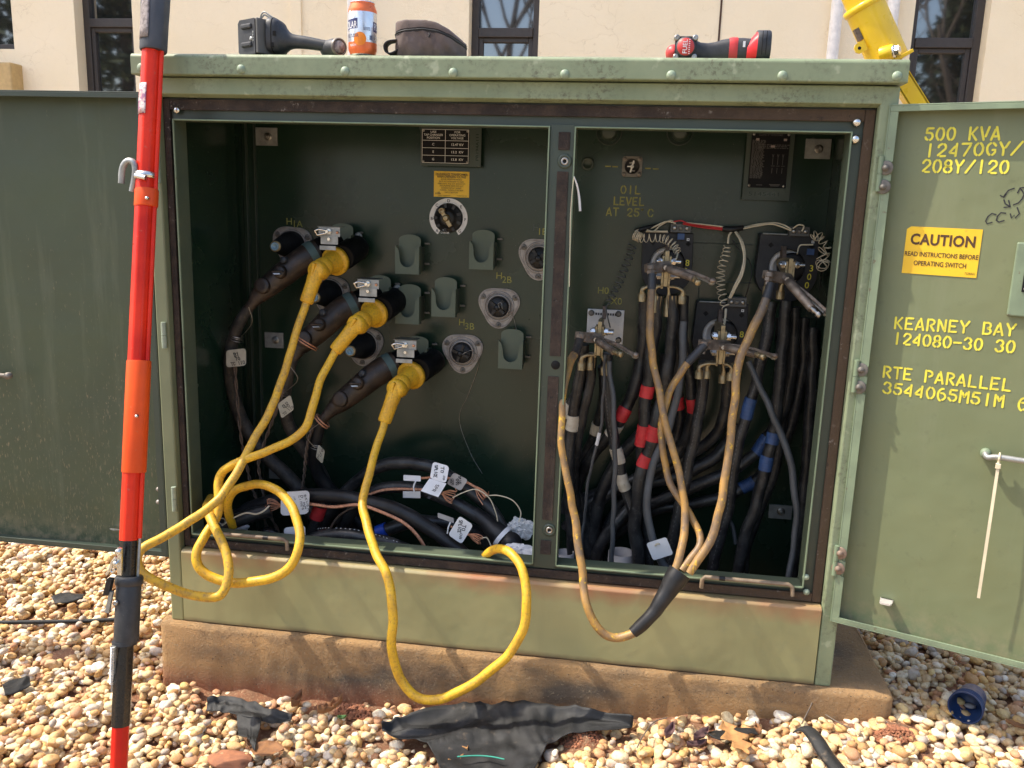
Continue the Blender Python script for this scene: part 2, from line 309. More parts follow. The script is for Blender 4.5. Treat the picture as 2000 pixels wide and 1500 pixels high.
class G:
    def __init__(s): s.v = []; s.f = []; s.s = []
    def add(s, vs, fs, smooth=False):
        o = len(s.v); s.v.extend(tuple(map(float, x)) for x in vs)
        s.f.extend(tuple(i+o for i in f) for f in fs); s.s.extend([smooth]*len(fs)); return s
    def box(s, x0, x1, y0, y1, z0, z1):
        vs = [(x, y, z) for x in (x0, x1) for y in (y0, y1) for z in (z0, z1)]
        return s.add(vs, [(0, 1, 3, 2), (4, 6, 7, 5), (0, 4, 5, 1), (2, 3, 7, 6), (0, 2, 6, 4), (1, 5, 7, 3)])
    def obox(s, c, u, v, n, a, b, d):
        """box centred at c, half sizes a b d along u v n"""
        c, u, v, n = V(*c), nrm(u)*a, nrm(v)*b, nrm(n)*d
        vs = [c+i*u+j*v+k*n for i in (-1, 1) for j in (-1, 1) for k in (-1, 1)]
        return s.add(vs, [(0, 1, 3, 2), (4, 6, 7, 5), (0, 4, 5, 1), (2, 3, 7, 6), (0, 2, 6, 4), (1, 5, 7, 3)])
    def prism(s, poly, o, u, v, n, d, smooth=False):
        """2-D outline on the plane (o; u, v), thickness d along n"""
        o, u, v, n = V(*o), nrm(u), nrm(v), nrm(n); k = len(poly)
        a = [o+u*p[0]+v*p[1] for p in poly]; b = [x+n*d for x in a]
        s.add(a+b, [(i, (i+1) % k, k+(i+1) % k, k+i) for i in range(k)], smooth)
        s.add(a, [tuple(range(k))[::-1]]); return s.add(b, [tuple(range(k))])
    def tube(s, pts, r, seg=12, caps=True, closed=False, smooth=True):
        p = np.array(pts, float); m = len(p); r = np.full(m, r) if np.isscalar(r) else np.array(r, float)
        t = np.gradient(p, axis=0) if not closed else np.roll(p, -1, 0)-np.roll(p, 1, 0)
        t /= np.maximum(np.linalg.norm(t, axis=1), 1e-9)[:, None]
        u = basis(t[0])[0]; vs = []
        an = np.linspace(0, 2*math.pi, seg, endpoint=False)
        for i in range(m):
            u = u-t[i]*(u@t[i]); nu = np.linalg.norm(u)
            u = u/nu if nu > 1e-6 else basis(t[i])[0]
            w_ = np.cross(t[i], u)
            vs.extend(p[i]+r[i]*(np.cos(a)*u+np.sin(a)*w_) for a in an)
        fs = []
        for i in range(m if closed else m-1):
            j = (i+1) % m
            fs += [(i*seg+k, i*seg+(k+1) % seg, j*seg+(k+1) % seg, j*seg+k) for k in range(seg)]
        s.add(vs, fs, smooth)
        if caps and not closed:
            s.add(vs[:seg], [tuple(range(seg))[::-1]]); s.add(vs[-seg:], [tuple(range(seg))])
        return s
    def rod(s, a, b, r, seg=12, r2=None): return s.tube([a, b], [r, r if r2 is None else r2], seg)
    def lathe(s, prof, o, axis, seg=24, smooth=True):
        """profile rows (radius, height along axis)"""
        u, v, d = basis(axis); o = V(*o); vs = []
        for r, h in prof:
            vs += [o+d*h+r*(math.cos(a)*u+math.sin(a)*v) for a in np.linspace(0, 2*math.pi, seg, endpoint=False)]
        fs = [(i*seg+k, i*seg+(k+1) % seg, (i+1)*seg+(k+1) % seg, (i+1)*seg+k) for i in range(len(prof)-1) for k in range(seg)]
        s.add(vs, fs, smooth)
        if prof[0][0] > 1e-5: s.add(vs[:seg], [tuple(range(seg))[::-1]])
        if prof[-1][0] > 1e-5: s.add(vs[-seg:], [tuple(range(seg))])
        return s
    def ball(s, c, r, seg=12, sq=(1, 1, 1)):
        vs, fs = [], []; k = seg//2
        for i in range(k+1):
            th = math.pi*i/k
            for j in range(seg):
                ph = 2*math.pi*j/seg
                vs.append((c[0]+r*sq[0]*math.sin(th)*math.cos(ph), c[1]+r*sq[1]*math.sin(th)*math.sin(ph), c[2]+r*sq[2]*math.cos(th)))
        fs = [(i*seg+j, i*seg+(j+1) % seg, (i+1)*seg+(j+1) % seg, (i+1)*seg+j) for i in range(k) for j in range(seg)]
        return s.add(vs, fs, True)
    def hexnut(s, c, axis, r, h): return s.lathe([(r, 0), (r, h)], c, axis, 6, False)
    def ring(s, c, axis, R, r, seg=24, ts=8):
        u, v, d = basis(axis); c = V(*c)
        return s.tube([c+R*(math.cos(a)*u+math.sin(a)*v) for a in np.linspace(0, 2*math.pi, seg, endpoint=False)], r, ts, closed=True)
    def sheet(s, grid, smooth=True):
        """grid[i][j] of points"""
        m, n = len(grid), len(grid[0]); vs = [p for row in grid for p in row]
        return s.add(vs, [(i*n+j, i*n+j+1, (i+1)*n+j+1, (i+1)*n+j) for i in range(m-1) for j in range(n-1)], smooth)
    def text(s, txt, o, u, v, size, bold=0.0, sp=1.0, lift=.0006, width=None):
        """centred text, cap height about size; o is the centre"""
        vs, fs = font_mesh(txt, bold, sp); u, v = nrm(u), nrm(v); n = np.cross(u, v); o = V(*o)
        k = size/.7; kx = k
        if width:
            xs = [q[0] for q in vs]; kx = width/max(1e-6, max(xs)-min(xs))
        return s.add([o+u*(q[0]*kx)+v*((q[1]-.35)*k)+n*lift for q in vs], fs)
    def strokes(s, lines, o, u, v, w_, lift=.0006):
        u, v = nrm(u), nrm(v); n = np.cross(u, v); o = V(*o)+n*lift
        for ln in lines:
            p = np.array(ln, float); m = len(p); t = np.gradient(p, axis=0) if m > 1 else np.array([[1, 0]])
            t /= np.maximum(np.linalg.norm(t, axis=1), 1e-9)[:, None]; nn = np.stack([-t[:, 1], t[:, 0]], 1)
            a = p+nn*w_/2; b = p-nn*w_/2
            a[0] -= t[0]*0; vs = [o+u*x+v*y for x, y in np.vstack([a, b])]
            s.add(vs, [(i, m+i, m+i+1, i+1) for i in range(m-1)])
            for e, sg in ((0, -1), (m-1, 1)):
                c = p[e]; ring = [c+t[e]*sg*math.cos(q)*w_/2+nn[e]*math.sin(q)*w_/2 for q in np.linspace(-math.pi/2, math.pi/2, 6)]
                vs = [o+u*x+v*y for x, y in ring]; s.add(vs, [tuple(range(6)) if sg < 0 else tuple(range(6))[::-1]])
        return s
    def build(s, name, m, parent=None, bev=0., label=None, sub=0, weld=False, origin=None):
        me = bpy.data.meshes.new(name); vs = np.array(s.v, np.float32)
        lo, hi = vs.min(0), vs.max(0)
        c = np.array([(lo[0]+hi[0])/2, (lo[1]+hi[1])/2, lo[2] if parent is None else (lo[2]+hi[2])/2]) if origin is None else np.array(origin)
        me.from_pydata((vs-c).tolist(), [], s.f); me.polygons.foreach_set('use_smooth', s.s)
        me.update(); me.materials.append(MATS[m])
        o = bpy.data.objects.new(name, me); COL.objects.link(o)
        pw = V(0, 0, 0)
        if parent is not None:
            o.parent = parent; pw = V(*WORLD[parent.name])
        WORLD[o.name] = tuple(c); o.location = Vector(c-pw)
        if bev:
            b = o.modifiers.new('bevel', 'BEVEL'); b.width = bev; b.segments = 2; b.limit_method = 'ANGLE'; b.angle_limit = math.radians(40)
        if label: o['label'] = label
        return o
WORLD = {}
def thing(name, label, cat, loc, group=None):
    o = bpy.data.objects.new(name, None); COL.objects.link(o); o.empty_display_size = .05
    o.location = Vector(tuple(map(float, loc))); WORLD[o.name] = tuple(map(float, loc)); tag(o, label, cat, group); return o
def tag(o, label, cat, group=None, kind=None):
    o['label'] = label; o['category'] = cat
    if group: o['group'] = group
    if kind: o['kind'] = kind
    return o
def struct(o): o['kind'] = 'structure'; return o
def ppath(pts, n=8, wob=0.):
    """pixel control points (px, py, depth[, radius px]) to world spline points and radii"""
    rows = []
    for q in pts:
        p = at(q[0], q[1], q[2]); rows.append(list(p)+[(q[3]/ppm(p)) if len(q) > 3 else 0])
    sp = spline(rows, n); P_ = sp[:, :3]
    if wob:                                        # slight kinks of a used cable
        P_ = P_+wob*np.array([[noise.noise((p[0]*k, p[1]*k+9*j, p[2]*k+5*j)) for j in range(3)] for p in P_ for k in (17,)])
    return P_, np.maximum(sp[:, 3], 1e-4)
# ------------------------------------------------------------------ stroke lettering (stencil glyphs on a 4 x 6 cell)
def arc(cx, cy, rx, ry, a0, a1, n=6):
    return [(cx+rx*math.cos(math.radians(a)), cy+ry*math.sin(math.radians(a))) for a in np.linspace(a0, a1, n)]
GL = {
 '0': [arc(2, 3, 1.8, 3, 108, 252), arc(2, 3, 1.8, 3, 72, -72)],
 '1': [[(2, 0), (2, 6)]],
 '2': [arc(2, 4.3, 1.7, 1.7, 175, 100, 4), arc(2, 4.3, 1.7, 1.7, 65, -20, 5)+[(.5, .6)], [(1.7, .1), (3.7, .1)]],
 '3': [arc(1.9, 4.5, 1.6, 1.5, 170, 105, 3), arc(1.9, 4.5, 1.6, 1.5, 70, -60, 5), arc(1.9, 1.6, 1.8, 1.6, 55, -70, 5), arc(1.9, 1.6, 1.8, 1.6, 190, 255, 3)],
 '4': [[(3, 0), (3, 6)], [(2.3, 4.6), (.2, 1.9)], [(.5, 1.4), (2.3, 1.4)]],
 '5': [[(1.0, 5.9), (3.6, 5.9)], [(.7, 5.4), (.6, 3.6)], arc(1.9, 1.9, 1.8, 1.8, 110, -70, 7), arc(1.9, 1.9, 1.8, 1.8, 195, 250, 3)],
 '6': [arc(2.1, 3, 1.9, 3, 75, 100, 2)+arc(2, 2.6, 1.8, 3.2, 120, 255, 6), arc(2, 1.8, 1.8, 1.8, 100, -70, 6)],
 '7': [[(.2, 5.9), (3.8, 5.9)], [(3.5, 5.0), (1.4, 0)]],
 '8': [arc(2, 4.5, 1.5, 1.5, 110, 250), arc(2, 4.5, 1.5, 1.5, 70, -70), arc(2, 1.5, 1.8, 1.5, 110, 250), arc(2, 1.5, 1.8, 1.5, 70, -70)],
 'A': [[(2.1, 6), (3.8, 0)], [(1.5, 4.9), (.1, 0)], [(1.2, 1.6), (2.2, 1.6)]],
 'B': [[(.3, 0), (.3, 6)], [(1.2, 5.9)]+arc(2, 4.5, 1.5, 1.4, 80, -80, 5), [(1.2, .1)]+arc(2, 1.5, 1.7, 1.5, -80, 80, 5)],
 'C': [arc(2.1, 3, 1.9, 3, 110, 250), arc(2.1, 3, 1.9, 3, 72, 30, 3), arc(2.1, 3, 1.9, 3, -72, -30, 3)],
 'E': [[(.3, 0), (.3, 6)], [(1.3, 5.9), (3.6, 5.9)], [(1.2, 3), (2.8, 3)], [(1.3, .1), (3.6, .1)]],
 'G': [arc(2.1, 3, 1.9, 3, 110, 250), arc(2.1, 3, 1.9, 3, 72, 30, 3), arc(2.1, 3, 1.9, 3, -72, -30, 3)+[(3.7, 2.5), (2.6, 2.5)]],
 'H': [[(.3, 0), (.3, 6)], [(3.7, 0), (3.7, 6)], [(1.1, 3), (2.9, 3)]],
 'I': [[(2, 0), (2, 6)]],
 'K': [[(.4, 0), (.4, 6)], [(3.5, 6), (1.4, 3), (3.7, 0)]],
 'L': [[(.6, 0), (.6, 6)], [(1.6, .1), (3.8, .1)]],
 'M': [[(.2, 0), (.2, 6)], [(3.8, 0), (3.8, 6)], [(1.0, 5.2), (2, 3)], [(3.0, 5.2), (2.2, 3.4)]],
 'N': [[(.3, 0), (.3, 6)], [(3.7, 0), (3.7, 6)], [(1.0, 5.2), (3.0, .9)]],
 'P': [[(.4, 0), (.4, 6)], [(1.3, 5.9)]+arc(2, 4.4, 1.7, 1.5, 80, -80, 5)],
 'R': [[(.4, 0), (.4, 6)], [(1.3, 5.9)]+arc(2, 4.5, 1.6, 1.4, 80, -80, 5), [(1.8, 2.6), (3.7, 0)]],
 'T': [[(2, 0), (2, 5.1)], [(.1, 5.9), (3.9, 5.9)]],
 'V': [[(.1, 6), (1.9, 0)], [(3.9, 6), (2.6, 1.6)]],
 'Y': [[(.2, 6), (1.8, 3), (1.8, 0)], [(3.9, 6), (2.6, 3.6)]],
 'O': [arc(2, 3, 1.8, 3, 108, 252), arc(2, 3, 1.8, 3, 72, -72)],
 'D': [[(.3, 0), (.3, 6)], [(1.2, 5.9)]+arc(1.6, 3, 2.1, 2.9, 80, -80, 7)+[(1.2, .1)]],
 'S': [arc(2, 4.4, 1.7, 1.5, 40, 250, 7)+arc(2, 1.6, 1.7, 1.5, 80, -140, 7)],
 'W': [[(0, 6), (1, 0), (2, 4), (3, 0), (4, 6)]],
 '/': [[(.1, 0), (3.9, 6)]], '-': [[(.3, 3), (3.7, 3)]], '*': [arc(.9, 5.4, .45, .45, 0, 340, 8), [(.6, 5.4), (1.2, 5.4)]], '_': [[(.3, .2), (3.7, .2)]], ' ': [],
}
def glyphs(txt, h, adv=5.3, asp=1.0):
    k = h/6; out = []; x = 0
    for ch in txt:
        for ln in GL.get(ch, []): out.append([(x+q[0]*k*asp, q[1]*k) for q in ln])
        x += adv*k*asp
    return out, x-(adv-4)*k*asp
def stencil(g, txt, o, u, v, h, width=None, sw=.16, lift=.0006, centre=False, jig=0):
    o = V(*o)+nrm(v)*h*sw*.5; sw = sw/.86; h = h*.86
    ls, w_ = glyphs(txt, h); k = (width/w_) if width else 1.0
    ls = [[(x*k-(w_*k/2 if centre else 0)+rnd.uniform(-jig, jig), y+rnd.uniform(-jig, jig)) for x, y in l] for l in ls]
    g.strokes(ls, o, u, v, h*sw, lift)
# ------------------------------------------------------------------ the ground, gravel and pad
def gz(x, y=0.):
    return float(np.interp(x, [-9, .45, .75, 1.0, 1.25, 1.5, 1.75, 2.2, 9], [0, 0, .012, .04, .068, .095, .118, .125, .125]))
def clay(x, y):
    b = 0.
    for cx, cy, r, h in CLAY:
        d = ((x-cx)**2+(y-cy)**2)/(r*r)
        b = max(b, h*math.exp(-d*1.5))
    return b
def g_at(px, py, lift=0.):
    p = atz(px, py, .05)
    for _ in range(6): p = atz(px, py, gz(p[0])+lift)
    return p
CLAY = []
for px, py, r, h in ((1140, 1440, .05, .034), (1755, 1428, .06, .022), (690, 1385, .09, .024), (900, 1372, .13, .028), (1080, 1362, .10, .024), (480, 1350, .08, .022), (1020, 1365, .1, .024),
                     (380, 1330, .05, .016), (110, 1275, .05, .018), (1370, 1365, .06, .02), (620, 1375, .06, .02)):
    q = g_at(px, py); CLAY.append((q[0], q[1], r, h))
def build_ground():
    xs = [-80, -30, -10, -4]+list(np.arange(-2, 3.4, .03))+[5, 10, 30, 80]
    ys = [-80, -30, -10, -3]+list(np.arange(-1.2, 1.6, .03))+[2.5, 4, 10, 30, 80]
    grid = [[(x, y, gz(x)-.019+clay(x, y)+(.012*noise.noise((x*9, y*9, 3.1))+.006*noise.noise((x*30, y*30, 1.1)) if abs(x) < 4 and abs(y) < 2 else 0)) for y in ys] for x in xs]
    struct(G().sheet([r[::-1] for r in grid]).build('ground', 'clay_ground', origin=(0, 0, 0)))
build_ground()
FABRIC_POLY = []
def fabric(top, bot, label, lift=.022, wr=.010, name='landscape_fabric', m='fabric_black', n=90, k=26, up=0.):
    tp = spline([list(g_at(a, b, lift)) for a, b in top], 12); bt = spline([list(g_at(a, b, lift)) for a, b in bot], 12)
    f = lambda p, t: np.array([np.interp(t, np.linspace(0, 1, len(p)), p[:, i]) for i in range(3)])
    grid = []
    for i in range(n+1):
        row = []
        for j in range(k+1):
            s_ = j/k; p = f(tp, i/n)*(1-s_)+f(bt, i/n)*s_
            q = (p[0]*9+1.5*noise.noise((p[0]*5, p[1]*5, 2)), p[1]*12+2.*noise.noise((p[0]*4, p[1]*6, 7)), 5.5)
            h = wr*(noise.noise(q)+.5*noise.noise((q[0]*2.3, q[1]*2.3, 9))+1.5*(.35-abs(noise.noise((q[0]*1.1-q[1]*1.5, 3.3+q[1]*.3, 1))))+.8*(.3-abs(noise.noise((q[0]*1.9+q[1]*.9, q[1]*.8, 4))))+.25*noise.noise((q[0]*6, q[1]*6, 1)))
            row.append(p+V(0, 0, h+up*max(0, 1-s_*4)**2))
        grid.append(row)
    g = G().sheet(grid); o = g.build(name, m)
    sm = o.modifiers.new('thick', 'SOLIDIFY'); sm.thickness = .002
    tag(o, label, 'fabric sheet' if name == 'landscape_fabric' else 'edging', 'torn black landscape fabric in the gravel')
    FABRIC_POLY.append(np.vstack([tp[:, :2], bt[::-1, :2]])); return o
big_fab = fabric([(745, 1422), (815, 1402), (900, 1386), (1000, 1388), (1110, 1396), (1236, 1418)],
       [(750, 1428), (835, 1458), (885, 1530), (1020, 1530), (1085, 1445), (1234, 1424)], 'large wrinkled black sheet of landscape fabric with a green thread, in front of the pad', up=.02)
th = G(); tp = [g_at(x, y, .034) for x, y in ((893, 1478), (930, 1476), (960, 1478), (985, 1483))]
th.tube(spline([list(p) for p in tp], 8), .0017, 6); th.build('thread', 'green_thread', big_fab)
fabric([(405, 1374), (440, 1368), (480, 1378), (520, 1395), (570, 1408)], [(402, 1382), (440, 1386), (468, 1402), (500, 1412), (566, 1412)], 'crumpled torn flap of black landscape fabric left of the big sheet', up=.015, k=8)
fabric([(462, 1398), (480, 1392), (500, 1398), (512, 1408)], [(465, 1432), (482, 1442), (497, 1466), (499, 1455)], 'narrow hanging strip of black landscape fabric below the crumpled flap', k=8)
fabric([(1376, 1428), (1420, 1420), (1480, 1422), (1488, 1428)], [(1380, 1434), (1405, 1442), (1450, 1436), (1486, 1432)], 'small dark strip of landscape fabric showing between pebbles, right of the big sheet', k=6)
fabric([(100, 1162), (130, 1156), (165, 1158)], [(108, 1178), (130, 1176), (162, 1168)], 'grey scrap of landscape fabric under the open left door', k=6, m='fabric_black')
fabric([(5, 1340), (30, 1328), (58, 1322)], [(10, 1356), (34, 1350), (60, 1336)], 'dusty scrap of landscape fabric at the left edge beside red clay', k=6, m='fabric_black')
def edging():
    g = G(); p = [g_at(x, y, .02) for x, y in ((-60, 1212), (60, 1210), (170, 1208), (262, 1203))]
    g.tube(spline([list(q-V(0, 0, .008)) for q in p], 8), .0065, 8)
    tag(g.build('edging_strip', 'fabric_black'), 'thin straight black edging strip lying in the gravel behind the red pole', 'edging')
    g = G(); q = spline([list(g_at(x, y, l)) for x, y, l in ((1562, 1432, .03), (1578, 1428, .04), (1596, 1448, .04), (1615, 1478, .03), (1650, 1520, .02))], 8)
    n = len(q); g.sheet([[q[i]+V(.016*s_, .004*s_, .010*(1-s_*s_)) for s_ in np.linspace(-1, 1, 7)] for i in range(n)])
    o = g.build('edging_strip', 'fabric_black'); m = o.modifiers.new('thick', 'SOLIDIFY'); m.thickness = .003
    tag(o, 'curled black plastic edging strip with a frayed end, lower right', 'edging')
edging()
def inpoly(x, y, poly):
    c = False; j = len(poly)-1
    for i in range(len(poly)):
        if (poly[i][1] > y) != (poly[j][1] > y) and x < (poly[j][0]-poly[i][0])*(y-poly[i][1])/(poly[j][1]-poly[i][1])+poly[i][0]: c = not c
        j = i
    return c
PAD = (-.028, 1.845, -.022, 1.25)
def build_gravel():
    rs = np.random.RandomState(5)
    def ico(n):
        import bmesh
        bm = bmesh.new(); bmesh.ops.create_icosphere(bm, subdivisions=n, radius=1); v = np.array([q.co[:] for q in bm.verts]); f = np.array([[q.index for q in t.verts] for t in bm.faces]); bm.free(); return v, f
    pools = []
    for n in (2, 3):
        v, f = ico(n); pool = []
        for i in range(36):
            u = v.copy(); off = rs.rand(3)*50
            d = np.array([1+.22*noise.noise(Vector(q*1.1+off))+.09*noise.noise(Vector(q*2.6+off)) for q in u])
            u = u*d[:, None]
            for _ in range(rs.randint(0, 4)):              # a worn flat or two
                nn = nrm(rs.randn(3)); k = rs.uniform(.55, .85); h = u@nn; u = u-np.clip(h-k, 0, 9)[:, None]*nn*.85
            pool.append(u)
        pools.append((pool, f))
    x0, x1, y0, y1, st = -1.75, 3.0, -.85, 1.5, .005
    nx, ny = int((x1-x0)/st), int((y1-y0)/st)
    X = x0+np.arange(nx)*st; H = np.zeros((nx, ny), np.float32)
    H += np.array([gz(x) for x in X], np.float32)[:, None]-.017
    vs_all, fs_all, off = [], [], 0; count = 0
    N = 46000
    for i in range(N):
        big = rs.rand() < .025
        a = rs.uniform(.015, .021) if big else float(np.clip(rs.lognormal(math.log(.0100), .27), .005, .017))
        x, y = rs.uniform(x0+.05, x1-.05), rs.uniform(y0+.05, y1-.05)
        dist = math.hypot(x-1.17, y+1.96)
        if dist > 3.4 and rs.rand() < .5: continue
        if PAD[0]-a*.5 < x < PAD[1]+a*.5 and PAD[2]-a*.7 < y < PAD[3]: continue
        if any(inpoly(x, y, p) for p in FABRIC_POLY) and rs.rand() > .17: continue
        c = clay(x, y)
        if c > .012 and (a > .009 or rs.rand() < .4) and rs.rand() < .68: continue
        strip = -.022-y                                    # clay shows along the foot of the pad
        if 0 < strip < .055 and .12 < x < 1.45 and a > .008 and rs.rand() < .45+.5*noise.noise((x*7, 0, 0)): continue
        fl = rs.uniform(.45, .72); bb = rs.uniform(.62, .95); sc = np.array([a*1.15, a*1.15*bb, a*1.15*fl])
        i0, j0 = int((x-x0)/st), int((y-y0)/st); k = max(1, int(a*.75/st))
        patch = H[max(0, i0-k):i0+k+1, max(0, j0-k):j0+k+1]
        hz = float(np.percentile(patch, 58))
        top = gz(x)+.026
        if hz > top and rs.rand() < .85: continue
        zc = hz+sc[2]*.42
        an = rs.uniform(0, 2*math.pi); t1, t2 = rs.normal(0, .2, 2)
        R = np.array(Matrix.Rotation(an, 3, 'Z') @ Matrix.Rotation(t1, 3, 'X') @ Matrix.Rotation(t2, 3, 'Y'))
        near = dist < 2.55 and a > .012
        pool, f = pools[1 if near and a > .0165 else 0]
        u = (pool[rs.randint(36)]*sc)@R.T+np.array([x, y, zc])
        vs_all.append(u); fs_all.append(f+off); off += len(u); count += 1
        K = int(a*1.15/st)+1; ii = np.arange(max(0, i0-K), min(nx, i0+K+1)); jj = np.arange(max(0, j0-K), min(ny, j0+K+1))
        dx = (X[ii]-x)[:, None]; dy = (y0+jj*st-y)[None, :]; r2 = (dx*dx+dy*dy)/(a*a)
        cap = np.where(r2 < 1, zc+sc[2]*np.sqrt(np.maximum(0, 1-r2)), -9)
        H[ii[0]:ii[-1]+1, jj[0]:jj[-1]+1] = np.maximum(H[ii[0]:ii[-1]+1, jj[0]:jj[-1]+1], cap)
    vs = np.vstack(vs_all).astype(np.float32); fs = np.vstack(fs_all).astype(np.int32)
    me = bpy.data.meshes.new('gravel'); me.vertices.add(len(vs)); me.vertices.foreach_set('co', vs.ravel())
    me.loops.add(fs.size); me.loops.foreach_set('vertex_index', fs.ravel())
    me.polygons.add(len(fs)); me.polygons.foreach_set('loop_start', np.arange(0, fs.size, 3, dtype=np.int32)); me.polygons.foreach_set('loop_total', np.full(len(fs), 3, np.int32))
    me.polygons.foreach_set('use_smooth', np.ones(len(fs), bool)); me.update(calc_edges=True); me.materials.append(MATS['gravel_stone'])
    o = bpy.data.objects.new('gravel', me); COL.objects.link(o); o['kind'] = 'stuff'; o['label'] = 'tan and cream river gravel spread around the concrete pad'
    print('stones', count, 'faces', len(fs)); return H, (x0, y0, st)
GH, GHO = build_gravel()
def gh(x, y, r=2):
    i, j = int((x-GHO[0])/GHO[2]), int((y-GHO[1])/GHO[2]); return float(GH[max(0, i-r):i+r+1, max(0, j-r):j+r+1].max())
def build_pad():
    g = G(); x0, x1, y0, y1 = PAD; nx, nz = 160, 6
    def rr(t): return .0035*noise.noise((t*11, 2.2, 5))
    ring = []
    def corner(cx, cy, a0, r=.022): return [(cx+r*math.cos(a), cy+r*math.sin(a)) for a in np.linspace(a0, a0+math.pi/2, 4)]
    base = []
    c = .022
    base += corner(x0+c, y0+c, math.pi)
    base += [(x, y0) for x in np.linspace(x0+.08, x1-.08, nx)]
    base += corner(x1-c, y0+c, -math.pi/2)+[(x1, y) for y in np.linspace(y0+.1, y1-.1, 12)]+corner(x1-c, y1-c, 0)+corner(x0+c, y1-c, math.pi/2)
    levels = [(-.1, 0, .0), (.0, .0, .0), (.05, .0, .0), (.10, 0, 0), (.160, 0, 0), (.167, .0025, 0), (.170, .008, 0)]
    cx, cy = (x0+x1)/2, (y0+y1)/2; rows = []
    for z, inset, _ in levels:
        row = []
        for (x, y) in base:
            d = .0025*noise.noise((x*40, y*40, z*40))+.003*noise.noise((x*13, y*13, z*13))+.004*noise.noise((x*4, y*4, z*7))
            row.append((x-inset*np.sign(x-cx)+(d if abs(y-cy) < abs(x-cx)*.5 else 0), y-inset*np.sign(y-cy)+d*(1 if y < cy else 0), z+(.002*noise.noise((x*20, y*20, 9)) if z > .15 else 0)))
        rows.append(row+[row[0]])
    g.sheet([r for r in rows], True); g.add(rows[-1][:-1], [tuple(range(len(base)))])
    o = g.build('concrete_pad', 'pad_concrete'); tag(o, 'weathered clay-stained concrete pad under the green transformer cabinet', 'concrete pad')
build_pad()
# ------------------------------------------------------------------ the building behind
def build_building():
    Y = 4.0; b = thing('stucco_building', 'cream stucco building with tall dark windows behind the transformer', 'building', (0, Y, 0))
    wins = []                                              # x0, x1, sill z, transom z
    for (pa, pb, ptr, pxm) in ((-120, 23, 78, 10), (145, 258, 39, 200), (916, 1053, 58, 983), (1786, 1934, 78, 1860)):
        zt = at(pxm, ptr, Y)[2]; wins.append((at(pa, 30, Y)[0], at(pb, 30, Y)[0], 1.0, zt))
    wins[0] = (wins[0][0], wins[0][1], at(10, 90, Y)[2]-.02, wins[0][3]+.9)
    ztop = 4.2
    g = G(); xs = -12.
    for (a, c, s, t) in wins:
        g.box(xs, a, Y, Y+.3, -.1, ztop); g.box(a, c, Y, Y+.3, -.1, s); g.box(a, c, Y, Y+.3, 3.7, ztop); xs = c
    g.box(xs, 12, Y, Y+.3, -.1, ztop)
    g.build('wall', 'stucco', b)
    G().box(-12.2, 12.2, Y-.25, Y+5, ztop+.003, ztop+.2).build('roof', 'window_frame', b)
    for i, (a, c, s, t) in enumerate(wins):
        fw = .05; f = G(); y0, y1 = Y+.10, Y+.16
        f.box(a, a+fw, y0, y1, s, 3.7); f.box(c-fw, c, y0, y1, s, 3.7); f.box(a+fw, c-fw, y0, y1, s, s+fw); f.box(a+fw, c-fw, y0, y1, 3.7-fw, 3.7)
        f.box(a+fw, c-fw, y0-.01, y1, t-.03, t+.03)
        f.box(a+fw, a+fw+.03, y0+.012, y1, s+fw, t-.03); f.box(c-fw-.03, c-fw, y0+.012, y1, s+fw, t-.03); f.box(a+fw+.03, c-fw-.03, y0+.012, y1, t-.06, t-.03)
        w_ = f.build('window', 'window_frame', b, bev=.004)
        G().box(a+.01, c-.01, Y+.135, Y+.145, s+.01, 3.69).build('pane', 'window_glass', w_)
    for px0, px1, py in ((1625, 1648, 0), (1735, 1758, 0), (678, 700, 0)):
        p = at((px0+px1)/2, py, Y-.05); r = (px1-px0)/2/ppm(p)
        G().rod((p[0], Y-.05, 0), (p[0], Y-.05, 4.1), r, 20).build('downpipe', 'pipe_white', b)
    p = at(1408, 20, Y); G().box(p[0]-.006, p[0]+.006, Y-.004, Y+.01, 0, 4.1).build('control_joint', 'brown_ink', b)
    p0, p1 = at(567, 0, Y)[0], at(589, 0, Y)[0]; G().box(p0, p1, Y-.015, Y+.02, 0, 4.1).build('pilaster_strip', 'stucco', b, bev=.004)
    z = at(10, 122, Y-.1)[2]; G().box(-4.2, at(26, 150, Y-.1)[0], Y-.12, Y+.02, .3, z).build('utility_box', 'tan_box', b, bev=.01)
build_building()
# ------------------------------------------------------------------ trees behind the camera, seen in the window glass
def bare_tree(x, y, h, seed, label):
    r = random.Random(seed); t = thing('bare_tree', label, 'tree', (x, y, 0), 'trees reflected in the windows'); g = G(); br = G()
    def grow(p, d, L, rad, lv, gg):
        n = 4; pts = [p]; q = p; dd = d
        for i in range(n):
            dd = nrm(dd+V(r.uniform(-.16, .16), r.uniform(-.16, .16), r.uniform(-.03, .1))); q = q+dd*L/n; pts.append(q)
        gg.tube(pts, list(np.linspace(rad, rad*.55, n+1)), 6 if lv < 2 else 4, caps=False)
        if lv >= 5: return
        for i in range(3 if lv < 4 else 2):
            k = r.randint(2, n); nd = nrm(dd+V(r.uniform(-.9, .9), r.uniform(-.9, .9), r.uniform(-.1, .6)))
            grow(pts[k], nd, L*r.uniform(.6, .8), rad*.55, lv+1, br)
    grow(V(x, y, 0), V(0, 0, 1), h*.42, h*.018, 0, g); g.build('trunk', 'bark', t); br.build('branches', 'bark', t)
